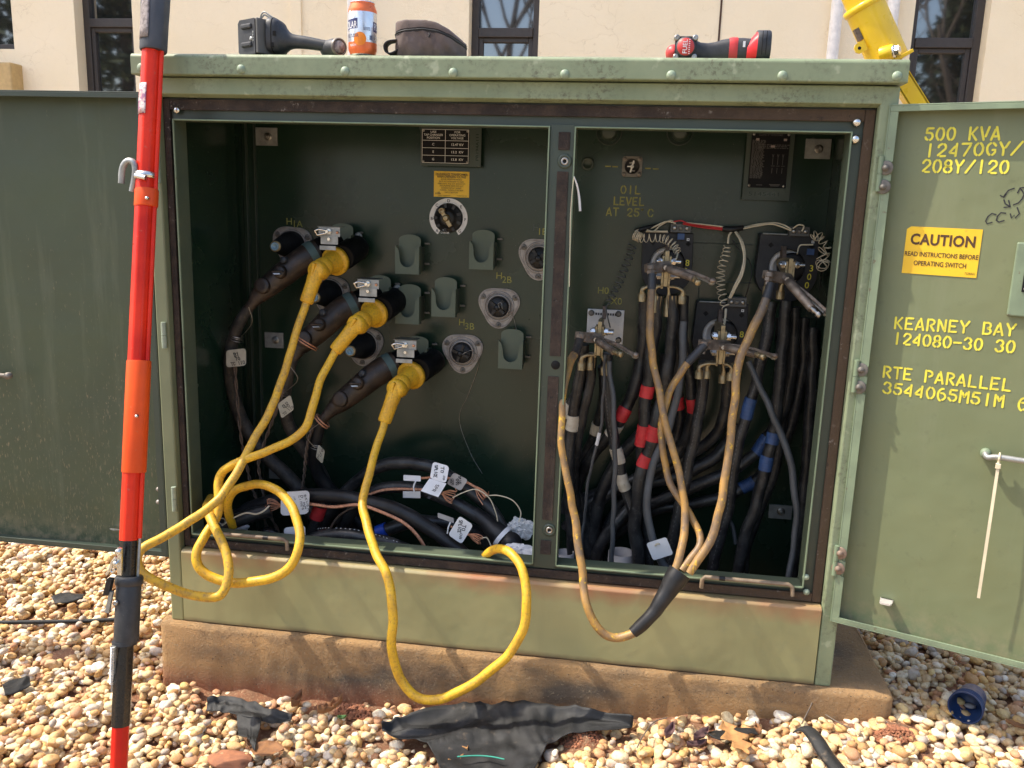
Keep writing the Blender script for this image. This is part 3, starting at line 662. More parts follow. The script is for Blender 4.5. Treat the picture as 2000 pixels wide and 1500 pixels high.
def pine(x, y, h, seed, label):
    r = random.Random(seed); t = thing('pine_tree', label, 'tree', (x, y, 0), 'trees reflected in the windows')
    G().tube([(x, y, 0), (x+.1, y, h*.5), (x, y, h)], [h*.02, h*.014, .03], 8).build('trunk', 'bark', t); g = G()
    for i in range(5200):
        z = h*r.uniform(.12, 1); a = r.uniform(0, 6.28); R = (1-z/h)**.8*h*.26*math.sqrt(r.random())*(1+.4*math.sin(a*3+z)); c = V(x+R*math.cos(a), y+R*math.sin(a), z)
        u = nrm(V(r.gauss(0, 1), r.gauss(0, 1), r.gauss(0, .6))); w_ = nrm(np.cross(u, V(r.gauss(0, 1), r.gauss(0, 1), r.gauss(0, 1)))); s_ = r.uniform(.12, .3)
        g.add([c-u*s_, c+w_*s_*.35, c+u*s_, c-w_*s_*.35], [(0, 1, 2, 3)])
    g.build('crown', 'pine_green', t)
for i, (x, y, h) in enumerate(((-2.3, -13, 10), (8.6, -11, 8), (7.9, -13.5, 10))):
    bare_tree(x, y, h, 11+i, ['bare leafless tree mirrored in the centre window', 'bare branching tree mirrored in the right window', 'taller bare tree mirrored behind it in the right window'][i])
for i, (x, y, h) in enumerate(((-13.2, -13, 11), (-18.0, -14, 13), (9.8, -16, 9), (7.2, -18, 9))):
    pine(x, y, h, 31+i, ['dark evergreen tree mirrored in the left window', 'taller evergreen tree mirrored at the far left', 'evergreen mirrored at the right edge of the right window', 'evergreen standing behind the bare tree in the right window'][i])
# ------------------------------------------------------------------ the transformer cabinet
TY = .45                                                   # front face of the tank
CAB = thing('transformer_cabinet', 'weathered green pad-mounted transformer cabinet standing open on its concrete pad', 'transformer', (.85, 0, .17))
def T(px, py, dy=0.): return at(px, py, TY-dy)
UX, UZ, UN = V(1, 0, 0), V(0, 0, 1), V(0, -1, 0)
def cabinet_shell():
    W = 1.70
    lid = G(); lid.prism([(-.025, 1.556), (-.025, 1.597), (-.019, 1.603), (1.2, 1.618), (1.2, 1.556)], (-.013, 0, 0), V(0, 1, 0), UZ, UX, 1.718)
    lo = lid.build('lid', 'lid_paint', CAB, bev=.003)
    for px, py in ((276, 132), (471, 135), (674, 139), (885, 142), (1103, 145), (1311, 147), (1528, 148), (1752, 149)):
        c = at(px, py, -.025); G().lathe([(.0102, 0), (.0100, .0015), (.0085, .0038), (.005, .0058), (.0001, .0066)], c, UN, 20).build('rivet', 'rivet_green', lo)
    g = G(); g.prism([(0, 1.517), (0, 1.5535), (.03, 1.5535), (.03, 1.523), (.024, 1.511)], (.034, 0, 0), V(0, 1, 0), UZ, UX, 1.632); g.build('header_panel', 'lid_paint', CAB, bev=.002)
    g = G(); g.prism([(0, .172), (0, .366), (.006, .372), (.035, .3725), (.035, .172)], (.0365, 0, 0), V(0, 1, 0), UZ, UX, 1.6235); g.build('base_panel', 'base_paint', CAB, bev=.002)
    for x0, x1 in ((0, .0345), (1.6625, W)):
        G().box(x0, x1, .001, .028, .1705, 1.5535).build('corner_post', 'post_paint' if x0 == 0 else 'lid_paint', CAB, bev=.004)
    # side and back plates, ceiling, tank
    G().box(0, .028, .0285, 1.15, .1705, 1.5535).build('side_wall', 'tank_paint', CAB)
    G().box(1.672, W, .0285, 1.15, .1705, 1.5535).build('side_wall', 'tank_paint', CAB)
    G().box(.0285, 1.6715, .06, TY-.0005, 1.531, 1.545).build('compartment_roof', 'dark_green', CAB)
    g = G(); g.box(.0285, 1.6715, TY, 1.15, .1705, 1.5535)
    g.build('tank_wall', 'tank_paint', CAB)
    # vertical angle stiffeners in the tank corners, weld lines on the low-voltage side
    for px, py in ((492, 600), (508, 600), (1626, 500), (1640, 500)): c = T(px, py); G().box(c[0]-.0015, c[0]+.0015, TY-.012, TY-.0002, .18, 1.53).build('stiffener_angle', 'dark_green', CAB)
    for a, b in (((1352, 474), (1470, 478)), ((1392, 550), (1470, 553)), ((1365, 560), (1362, 640))): G().rod(T(*a), T(*b), .0018, 6).build('weld_seam', 'dark_green', CAB)
    # frame behind the doors with two openings
    y0, y1 = .030, .036; zb, zt = .3735, 1.5105; L0, L1, R0, R1, B, Tp = .060, .966, 1.021, 1.617, .412, 1.462
    f = G(); f.box(.035, L0, y0, y1, zb, zt); f.box(R1, 1.662, y0, y1, zb, zt); f.box(L0, R1, y0, y1, Tp, zt); f.box(L0, R1, y0, y1, zb, B)
    fo = f.build('door_frame', 'dark_green', CAB)
    for a, b in ((L0, L1), (R0, R1)):                      # turned lips round each opening, edge highlight put into a paler green
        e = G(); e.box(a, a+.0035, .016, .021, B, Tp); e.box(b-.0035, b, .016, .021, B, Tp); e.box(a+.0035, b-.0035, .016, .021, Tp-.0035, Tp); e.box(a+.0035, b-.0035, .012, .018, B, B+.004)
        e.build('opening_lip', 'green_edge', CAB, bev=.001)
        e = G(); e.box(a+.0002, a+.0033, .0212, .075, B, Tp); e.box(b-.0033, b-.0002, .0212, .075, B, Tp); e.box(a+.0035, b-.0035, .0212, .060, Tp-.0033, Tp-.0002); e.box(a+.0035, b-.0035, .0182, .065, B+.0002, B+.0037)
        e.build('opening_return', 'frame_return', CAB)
    m = G(); m.box(L1+.0003, R0-.0003, .022, .0296, B-.01, Tp+.004); mo = m.build('centre_mullion', 'dark_green', CAB, bev=.001)
    def boss(px, py, deep):
        c = at(px, py, .0215)
        if deep: G().lathe([(.0105, 0), (.0105, .001), (.0001, .001)], c, UN, 24).build('latch_hole', 'hole_dark', mo)
        else:
            G().lathe([(.0165, 0), (.0165, .002), (.013, .0035), (.0095, .0035), (.009, .0005), (.0001, .0005)], c, UN, 28).build('latch_boss', 'dark_green', mo)
            G().lathe([(.0085, 0), (.0085, .003), (.0045, .003), (.0045, .0008), (.0001, .0008)], c+UN*.0008, UN, 20).build('latch_insert', 'steel', mo)
            G().lathe([(.0042, 0), (.0001, .0005)], c+UN*.0022, UN, 14).build('latch_hole', 'hole_dark', mo)
    boss(1103, 315, 0); boss(1073, 1035, 0); boss(1085, 713, 1)
    for a, b in ((258, 293), (335, 695), (735, 1015), (1055, 1082)):
        p, q = at(1103-.046*(a-258), a, .0216), at(1103-.046*(b-258), b, .0216); G().box(p[0]-.013, p[0]+.013, .0185, .0218, q[2], p[2]).build('gasket_strip', 'gasket_foam', mo, bev=.001)
    k = G(); k.box(.036, .052, .021, .0297, .376, 1.508); k.box(1.640, 1.661, .021, .0297, .376, 1.508); k.box(.0525, 1.6395, .021, .0297, 1.483, 1.508); k.box(.0525, 1.6395, .021, .0297, .376, .398)
    k.build('gasket', 'gasket_foam', CAB, bev=.002)
    for px, py, s_ in ((345, 215, .0085), (1674, 239, .0095), (1671, 272, .0095), (1574, 1127, .008), (1575, 1156, .008)):
        c = at(px, py, .021); G().lathe([(s_, 0), (s_*.96, .002), (s_*.6, .005), (.0001, .006)], c, UN, 16).build('frame_bolt', 'bright_steel' if py < 400 else 'hinge_green', fo)
    for px, py in ((308, 330), (320, 655), (340, 975)):    # hinge barrels on the left post
        c = at(px, py, -.006); g = G(); g.rod(c-UZ*.032, c-UZ*.0005, .0062, 14); g.rod(c+UZ*.0005, c+UZ*.033, .0062, 14); g.build('hinge_barrel', 'hinge_green', CAB)
    for px, py in ((1718, 340), (1671, 735), (1632, 1095)):
        c = at(px, py, -.004); g = G(); g.rod(c-UZ*.036, c-UZ*.0005, .0058, 14); g.rod(c+UZ*.0005, c+UZ*.037, .0058, 14); g.build('hinge_barrel', 'green_edge', CAB)
    for pts in (((425, 1034, .012), (560, 1050, .012)), ((1372, 1125, .008), (1548, 1140, .008))):   # loose-looking sill rods
        a, b = at(*pts[0]), at(*pts[1]); z = B+.010; a[2] = b[2] = z; g = G()
        g.tube([a+V(0, .004, -.03), a+V(0, 0, -.008), a+V(.006, 0, 0), b-V(.01, 0, 0), b+V(0, .0, -.006), b+V(.002, -.002, -.028)], .0052, 10); g.build('sill_rod', 'rod_tan', CAB)
        m_ = a*.3+b*.7 if pts[0][0] < 900 else a*.78+b*.22; G().rod(m_-V(.007, 0, 0), m_+V(.007, 0, 0), .0058, 12).build('rod_band', 'black_rubber', CAB)
cabinet_shell()
# ------------------------------------------------------------------ doors
def make_door(P0, u, width, z0, z1, m, right):
    n = nrm(np.cross(UZ, u)) if False else nrm(V(-abs(u[1]) if right else 0, -abs(u[0]), 0)); D = .044
    P0 = V(*P0); D = .030 if right else .044
    g = G()
    def slab(ua, ub, za, zb, wa, wb): c = P0+u*((ua+ub)/2)+UZ*((za+zb)/2)+n*((wa+wb)/2); g.obox(c, u, UZ, n, (ub-ua)/2, (zb-za)/2, (wb-wa)/2)
    slab(0, width, z0, z1, -D-.003, -D)                    # skin
    d = G().add(g.v, g.f).build('door', m, CAB)
    g = G(); slab(0, .003, z0, z1, -D+.0002, 0); slab(width-.003, width, z0, z1, -D+.0002, 0); slab(.0032, width-.0032, z1-.003, z1, -D+.0002, 0); slab(.0032, width-.0032, z0, z0+.003, -D+.0002, 0)
    slab(.0032, width-.0032, z1-.0145, z1-.0032, -.003, 0); slab(.0032, width-.0032, z0+.0032, z0+.0145, -.003, 0)
    slab(width-.019, width-.0032, z0+.0147, z1-.0147, -.003, 0)
    # hinge-side lip with half-round notches
    nz = NOTCH if right else []; poly = [(.0032, z0+.0147)]; lw = .019
    poly += [(lw, z0+.0147)]
    for zc in sorted(nz): poly += [(lw-.013*math.sin(a), zc-.012*math.cos(a)) for a in np.linspace(0, math.pi, 9)]
    poly += [(lw, z1-.0147), (.0032, z1-.0147)]
    g.prism(poly, P0-n*.003, u, UZ, n, .003)
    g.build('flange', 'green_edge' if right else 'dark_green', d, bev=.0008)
    return d, n, D
DA = math.radians(21.5); DU = V(math.cos(DA), -math.sin(DA), 0); DN = V(-math.sin(DA), -math.cos(DA), 0); DP = V(1.680, -.004, 0)
def door_at(px, py, wd):
    r = ray(px, py); t = ((DP+DN*wd-CAM)@DN)/(r@DN); p = CAM+r*t; return (p-DP)@DU, p[2]
WASH = [(1730, 328), (1725, 365), (1682, 722), (1678, 756), (1641, 1080), (1637, 1110)]
NOTCH = [door_at(px, py, -.02)[1] for px, py in WASH]
def right_door():
    d, n, D = make_door(DP, DU, .84, .343, 1.516, 'door_inside', True)
    def dp(px, py, wd=-.0297): a, z = door_at(px, py, wd); return DP+DU*a+UZ*z+DN*wd
    for i, (px, py) in enumerate(WASH):
        c = dp(px, py, .0006); b = G().lathe([(.0150, 0), (.0150, .002), (.0135, .0028), (.0075, .0034)], c, DN, 24).build('hinge_bolt', 'washer' if i < 4 else 'washer_rusty', d)
        G().lathe([(.0074, .0), (.0072, .0035), (.0050, .0038), (.0048, .008), (.0001, .0082)], c+DN*.0034, DN, 14).build('bolt_head', 'washer' if i < 4 else 'washer_rusty', b)
        G().rod(c-DN*.0300, c-DN*.0003, .006, 10).build('spacer', 'dull_steel', b)
    # stencil lettering: left end, right end of each row in the photograph (baseline), cap height
    for txt, l, r, h in (('500 KVA', (1806, 276), (1952, 275), 26), ('12470GY/7200', (1806, 308), (2098, 302), 26), ('208Y/120', (1800, 338), (1968, 341), 26),
                         ('KEARNEY BAY H', (1746, 643), (2028, 661), 24.5), ('124080-30 30', (1744, 673), (1980, 691), 24.5),
                         ('RTE PARALLEL C', (1724, 738), (2018, 771), 24.5), ('3544065M51M 6', (1724, 769), (2005, 803), 24.5)):
        a, b = dp(*l), dp(*r); uu = nrm(b-a); hh = h/ppm(a)*1.02; g = G()
        stencil(g, txt, a, uu, UZ, hh, width=float(np.linalg.norm(b-a)), sw=.155, jig=.0003); g.build('stencil_lettering', 'stencil_yellow', d)
    # caution sticker
    tl, tr, br, bl = [dp(*q, -.0292) for q in ((1773, 442), (1921, 448), (1908, 543), (1758, 533))]
    u, v = nrm(tr-tl+br-bl), UZ; w_ = float(np.linalg.norm(tr-tl)); h = float((tl-bl)[2]); c = (tl+tr+br+bl)/4; s = G()
    u = nrm(DU+UZ*-.012); s.prism([(-w_/2+.008, h/2), (w_/2, h/2), (w_/2, -h/2), (-w_/2, -h/2), (-w_/2, h/2-.006)], c-DN*.0004, u, v, DN, .0008)
    so_ = s.build('caution_sticker', 'label_yellow', d); t = G(); k = DN*.0004
    t.text('CAUTION', c+k+v*h*.24-u*0, u, v, h*.22, .032, 1.05, width=w_*.86); t.text('READ INSTRUCTIONS BEFORE', c+k-v*h*.075, u, v, h*.095, .016, width=w_*.98)
    t.text('OPERATING SWITCH', c+k-v*h*.265, u, v, h*.1, .016, width=w_*.70); t.text('7328A01', c+k-v*h*.42+u*w_*.41, u, v, h*.05, width=w_*.13); t.build('lettering', 'brown_ink', so_)
    # marker-pen note
    g = G(); o = dp(1925, 440); hh = 30/ppm(o)
    q = lambda pts: [((p[0]-1925)/ppm(o), (440-p[1])/ppm(o)) for p in pts]
    L = [q([(1940, 419), (1933, 417), (1927, 423), (1924, 432), (1927, 437), (1935, 434)]), q([(1956, 416), (1948, 415), (1943, 422), (1942, 430), (1947, 433), (1955, 430)]),
         q([(1964, 417), (1967, 425), (1971, 419), (1973, 425), (1979, 416), (1974, 405)]), q([(1964, 369), (1955, 373), (1950, 382), (1949, 385)]), q([(1943, 383), (1949, 386), (1952, 380)]),
         q([(1967, 400), (1975, 396), (1980, 388), (1982, 380), (1978, 373), (1974, 369)]), q([(1971, 377), (1974, 368), (1982, 367)]), q([(1950, 391), (1953, 398), (1961, 403)]), q([(1952, 405), (1962, 404), (1958, 392)])]
    g.strokes(L, o, DU, UZ, .0026); g.build('marker_writing', 'ink', d)
    # small black notice plate in its green holder at the right edge
    c = dp(2016, 548, -.02); g = G(); g.obox(c-DN*.012, DU, UZ, DN, .036, .075, .011); ho = g.build('notice_holder', 'green_edge', d, bev=.003)
    g = G(); g.obox(c+DN*.0006+UZ*.022+DU*.008, DU, UZ, DN, .024, .046, .001); pl = g.build('notice_plate', 'plate_black', ho)
    G().lathe([(.004, 0), (.003, .0015), (.0001, .002)], c+DN*.0017-UZ*.018-DU*.009, DN, 12).build('screw', 'bright_steel', pl)
    # bent handle rod
    a = dp(1925, 884, -.0297); b = DP+DU*(door_at(1950, 893, -.004)[0])+UZ*door_at(1950, 893, -.004)[1]+DN*-.004; e = b+DU*.30-UZ*.002
    g = G(); pth = spline([a, a+DN*.014, a+DN*.024+DU*.006-UZ*.004, b, b+DU*.05, e], 6); g.tube(pth, .0062, 14); g.tube([e, e-DN*.04], .0062, 12)
    hd = g.build('lock_handle', 'galvanised', d); G().lathe([(.0105, 0), (.0105, .012), (.006, .014)], a, DN, 18).build('handle_collar', 'green_edge', hd)
    # welded lug
    a = dp(1732, 1172, -.0297); g = G(); g.obox(a+DN*.002, DU, UZ, DN, .014, .004, .003); g.prism([(-.013, 0), (.013, 0), (.013, .026), (.010, .031), (-.010, .031), (-.013, .026)], a+UZ*.004, DU, DN, -UZ, .004)
    lg = g.build('padlock_lug', 'lug_metal', d, bev=.001); G().lathe([(.006, 0), (.0001, .0004)], a+DN*.021-UZ*.0003, -UZ, 16).build('lug_hole', 'hole_dark', lg)
    # cable tie hanging from the handle: a thing of its own
    b = DP+DU*(door_at(1952, 893, -.004)[0])+UZ*door_at(1952, 893, -.004)[1]+DN*-.004
    bot = DP+DU*door_at(1911, 1168, .006)[0]+UZ*door_at(1911, 1168, .006)[1]+DN*.006
    t = thing('cable_tie', 'pale cable tie hanging down from the rod handle of the right door', 'cable tie', bot)
    g = G(); u, v, _ = basis(DU); g.tube([b+.0082*(math.cos(q)*u+math.sin(q)*v) for q in np.linspace(0, 6.28, 20)], .0022, 6); hp = b-UZ*.018+DN*.006; g.tube([b-UZ*.007+DN*.004, hp], .0026, 6)
    mid = (hp+bot)/2+DN*.004; pp = spline([hp, mid, bot], 8); nn = DN
    g.add([p+s_*DU*.0030+k*nn*.0007 for p in pp for s_ in (-1, 1) for k in (-1, 1)], [(4*i+a_, 4*i+b_, 4*i+4+b_, 4*i+4+a_) for i in range(len(pp)-1) for a_, b_ in ((0, 1), (1, 3), (3, 2), (2, 0))])
    g.build('strap', 'zip_tie', t); G().obox(hp, DU, UZ, DN, .005, .0055, .0035).build('tie_head', 'zip_tie', t, bev=.001)
right_door()
def left_door():
    d, n, D = make_door((-.008, .014, 0), V(-1, 0, 0), .86, .342, 1.522, 'door_inside_shade_mud', False)
    P = lambda px, py, y=.0575: at(px, py, y)
    for py in ((650), (682), (955), (980)):
        c = P(287 if py < 800 else 310, py, .055); G().lathe([(.006, 0), (.006, .004), (.0001, .005)], c, UN, 12).build('hinge_bolt', 'flange_metal', d)
    c = P(-10, 735, .05); e = P(16, 734, .01); g = G(); g.tube([c, e+V(-.05, 0, 0), e], .006, 10); g.lathe([(.009, -.006), (.009, .006), (.0001, .007)], e, UN, 14); g.build('lock_handle', 'dull_steel', d)
    a = P(228, 1035, .05); b = P(222, 1037, .02); g = G(); g.prism([(-.02, 0), (.022, 0), (.022, .004), (.0, .028), (-.02, .004)], a, UX, nrm(b-a), UZ, .003); g.build('padlock_lug', 'galvanised', d)
left_door()
# ------------------------------------------------------------------ fittings on the tank, high-voltage side
def tri_profile(r0, r1, n=48):
    return [((r0+r1*math.cos(3*(a+math.pi/2)))*math.cos(a), (r0+r1*math.cos(3*(a+math.pi/2)))*math.sin(a)) for a in np.linspace(0, 2*math.pi, n, endpoint=False)]
def rot2(p, a): c, s = math.cos(a), math.sin(a); return [(x*c-y*s, x*s+y*c) for x, y in p]
def bushing_base(c, turn):
    g = G(); g.prism(rot2(tri_profile(.0575, .0065), turn), c, UX, UZ, UN, .006); b = g.build('bushing', 'flange_metal', CAB, bev=.0015)
    k = G(); k.ring(c+UN*.0062, UN, .0415, .0032, 36, 8)
    o2 = rot2(tri_profile(.0535, .0065), turn); k.tube([c+UN*.0062+UX*p[0]+UZ*p[1] for p in o2], .0016, 6, closed=True); k.build('flange_rim', 'flange_metal', b)
    for a in (30, 150, 270):
        a = math.radians(a)+turn; p = c+UX*.0535*math.cos(a)+UZ*.0535*math.sin(a)+UN*.006
        q = G(); q.lathe([(.0085, 0), (.0085, .0012), (.0062, .0014)], p, UN, 16); q.hexnut(p+UN*.0014, UN, .0056, .004); q.lathe([(.0033, 0), (.0032, .005), (.0001, .0055)], p+UN*.0054, UN, 10); q.build('flange_nut', 'dull_steel', b)
    return b
for i, (px, py) in enumerate(((572, 478), (645, 573), (711, 673))):     # bushings with long black inserts
    c = T(px, py, .0005); b = bushing_base(c, -.06); g = G()
    g.lathe([(.040, .006), (.040, .018), (.036, .024), (.0365, .030), (.034, .031), (.0345, .040), (.032, .041), (.0325, .050), (.030, .051), (.0305, .060), (.028, .061), (.0285, .070), (.026, .071), (.0265, .080), (.023, .083), (.0215, .100), (.0165, .106), (.0155, .120)], c, UN, 32)
    ins = g.build('bushing_insert', 'black_rubber', b)
    G().lathe([(.0150, .120), (.0150, .126), (.0118, .1275)], c, UN, 24).build('insert_collar', 'tip_gold', ins)
    G().lathe([(.0116, .1276), (.0116, .131), (.0095, .1325), (.0066, .1325), (.0064, .128), (.0001, .128)], c, UN, 24).build('insert_tip', 'tip_blue', ins)
for i, (px, py) in enumerate(((1054, 503), (975, 598), (904, 687))):     # dead-front bushings with ribbed black caps
    c = T(px, py, .0005); b = bushing_base(c, 0.03*(i-1)); g = G()
    g.lathe([(.036, .0062), (.036, .013), (.034, .016), (.031, .017), (.030, .010), (.0001, .010)], c, UN, 36); g.build('bushing_well', 'flange_metal', b)
    g = G(); g.lathe([(.0285, .0102), (.0285, .026), (.026, .030), (.0001, .031)], c, UN, 32)
    for a in (.6+.3*i, .6+.3*i+math.pi/2): uu = UX*math.cos(a)+UZ*math.sin(a); g.obox(c+UN*.034, uu, np.cross(UN, uu), UN, .026, .004, .006)
    g.lathe([(.0085, .03), (.0085, .044), (.006, .047), (.0001, .047)], c, UN, 14); g.build('dust_cap', 'black_rubber', b)
    if i:
        s = G(); a = c+UN*.046+UX*.008; s.tube(spline([a, a+UZ*.012-UX*.004, a+UZ*.014+UX*.006, a+UX*.010-UZ*.004, c+UX*.040-UZ*.022+UN*.01, c+UX*.054-UZ*.07+UN*.004] if i == 1 else [a, a+UX*.012+UZ*.008, a+UX*.03+UZ*.012+UN*.004, c+UX*.05-UZ*.03+UN*.01, c+UX*.022-UZ*.12+UN*.004, c-UX*.006-UZ*.2+UN*.004, c+UX*.03-UZ*.30+UN*.01, c+UX*.07-UZ*.36+UN*.02], 6), .0008, 5); s.build('cap_wire', 'steel', b)
def parking_stand(px, py, hw=24, hh=37):
    c = T(px, py); k = 1/ppm(T(px, py, .06)); w_ = hw*k; h = hh*k; yf = TY-.075; yb = TY-.047
    c = at(px, py, yf); g = G()
    out = [(-w_, -h), (w_, -h), (w_, h*.46), (w_-.0025, h*.46), (w_*.72, h*.26), (w_*.62, h*.02), (w_*.6, -h*.22)]
    out += [(w_*.6*math.cos(a), -h*.22-w_*.66*math.sin(a)) for a in np.linspace(.25, math.pi-.25, 9)]
    out += [(-w_*.6, -h*.22), (-w_*.62, h*.02), (-w_*.72, h*.26), (-w_+.0025, h*.46), (-w_, h*.46)]
    # front plate with its U-shaped slot, as two cheeks and a web so every face stays convex
    n = len(out)
    o = V(c[0], yf, c[2]); right = out[1:7]+out[7:12]; 
    slot = [(w_-.0025, h*.46), (w_*.74, h*.28), (w_*.64, h*.05), (w_*.62, -h*.2)]+[(w_*.62*math.cos(a), -h*.2-w_*.68*math.sin(a)) for a in np.linspace(.2, math.pi-.2, 11)]+[(-w_*.62, -h*.2), (-w_*.64, h*.05), (-w_*.74, h*.28), (-w_+.0025, h*.46)]
    m = len(slot); edge = []
    for i, (x, z) in enumerate(slot):
        t = i/(m-1)
        edge.append((w_, z) if i < 4 else ((-w_, z) if i >= m-4 else (max(-w_, min(w_, x*1.61)), -h)))
    P = lambda p, y: V(c[0]+p[0], y, c[2]+p[1])
    for y, fl in ((yf, 1), (yf+.0018, 0)):
        vs = [P(p, y) for p in slot]+[P(p, y) for p in edge]; fs = [(i, i+1, m+i+1, m+i) for i in range(m-1)]
        g.add(vs, [f if fl else f[::-1] for f in fs])
    vs = [P(p, yf) for p in slot]+[P(p, yf+.0018) for p in slot]; g.add(vs, [(i, m+i, m+i+1, i+1) for i in range(m-1)])
    g.box(c[0]-w_, c[0]-w_+.0018, yf+.002, yb, c[2]-h, c[2]+h*.46); g.box(c[0]+w_-.0018, c[0]+w_, yf+.002, yb, c[2]-h, c[2]+h*.46)
    g.box(c[0]-w_+.002, c[0]+w_-.002, yf+.002, yb, c[2]-h, c[2]-h+.0018)
    st = g.build('parking_stand', 'fresh_green', CAB)
    b = G(); top = [(w_*.92*math.cos(a), h*.74+h*.27*math.sin(a)) for a in np.linspace(0, math.pi, 13)]
    b.prism([(-w_*.92, -h*.98), (w_*.92, -h*.98)]+top, V(c[0], yb+.0025, c[2]+.002), UX, UZ, UN, .002); b.build('back_plate', 'fresh_green', st)
    G().box(c[0]-w_*.9, c[0]-w_*.9+.002, yb+.003, TY-.0004, c[2]-h*.9, c[2]+h*.4).build('side_bracket', 'dark_green', st); G().box(c[0]+w_*.9-.002, c[0]+w_*.9, yb+.003, TY-.0004, c[2]-h*.9, c[2]+h*.4).build('side_bracket', 'dark_green', st)
    for dz in (.35, -.72):
        p = V(c[0]+w_*1.22, TY-.0002, c[2]+h*dz+.012); e = G(); e.rod(p, p+UN*.016, .0026, 8); e.obox(p+UN*.012, UX, UZ, UN, .0075, .0022, .0016); e.build('stand_bolt', 'dull_steel', st)
for px, py in ((795, 498), (940, 489), (795, 596), (866, 582), (997, 684)): parking_stand(px, py)
for px, py in ((644, 478), (718, 580), (792, 700)): parking_stand(px+18, py-2)
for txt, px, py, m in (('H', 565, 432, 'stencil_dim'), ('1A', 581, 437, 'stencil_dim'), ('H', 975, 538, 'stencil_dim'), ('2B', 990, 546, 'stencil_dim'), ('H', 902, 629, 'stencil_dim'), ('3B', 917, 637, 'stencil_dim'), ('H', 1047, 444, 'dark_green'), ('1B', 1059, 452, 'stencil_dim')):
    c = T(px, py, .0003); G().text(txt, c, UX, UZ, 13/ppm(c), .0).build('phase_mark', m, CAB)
for x0, z0, x1, z1 in ((500, 249, 543, 285), (518, 648, 555, 680), (526, 906, 562, 936), (1574, 271, 1620, 311), (1502, 984, 1545, 1014)):
    a, b = T(x0, z0), T(x1, z1); g = G(); g.box(a[0], b[0], TY-.006, TY-.0004, b[2], a[2]); p = g.build('grounding_pad', 'galvanised', CAB, bev=.001)
    c = T((x0+x1)/2+2, (z0+z1)/2, .006); q = G(); q.lathe([(.011, 0), (.011, .002), (.008, .0025)], c, UN, 18); q.hexnut(c+UN*.0025, UN, .0072, .007); q.rod(c+UN*.0095, c+UN*.02, .0045, 10); q.build('pad_bolt', 'steel', p)
a, b = T(1553, 705), T(1568, 739); G().box(a[0], b[0], TY-.004, TY-.0004, b[2], a[2]).build('grounding_pad', 'galvanised', CAB)
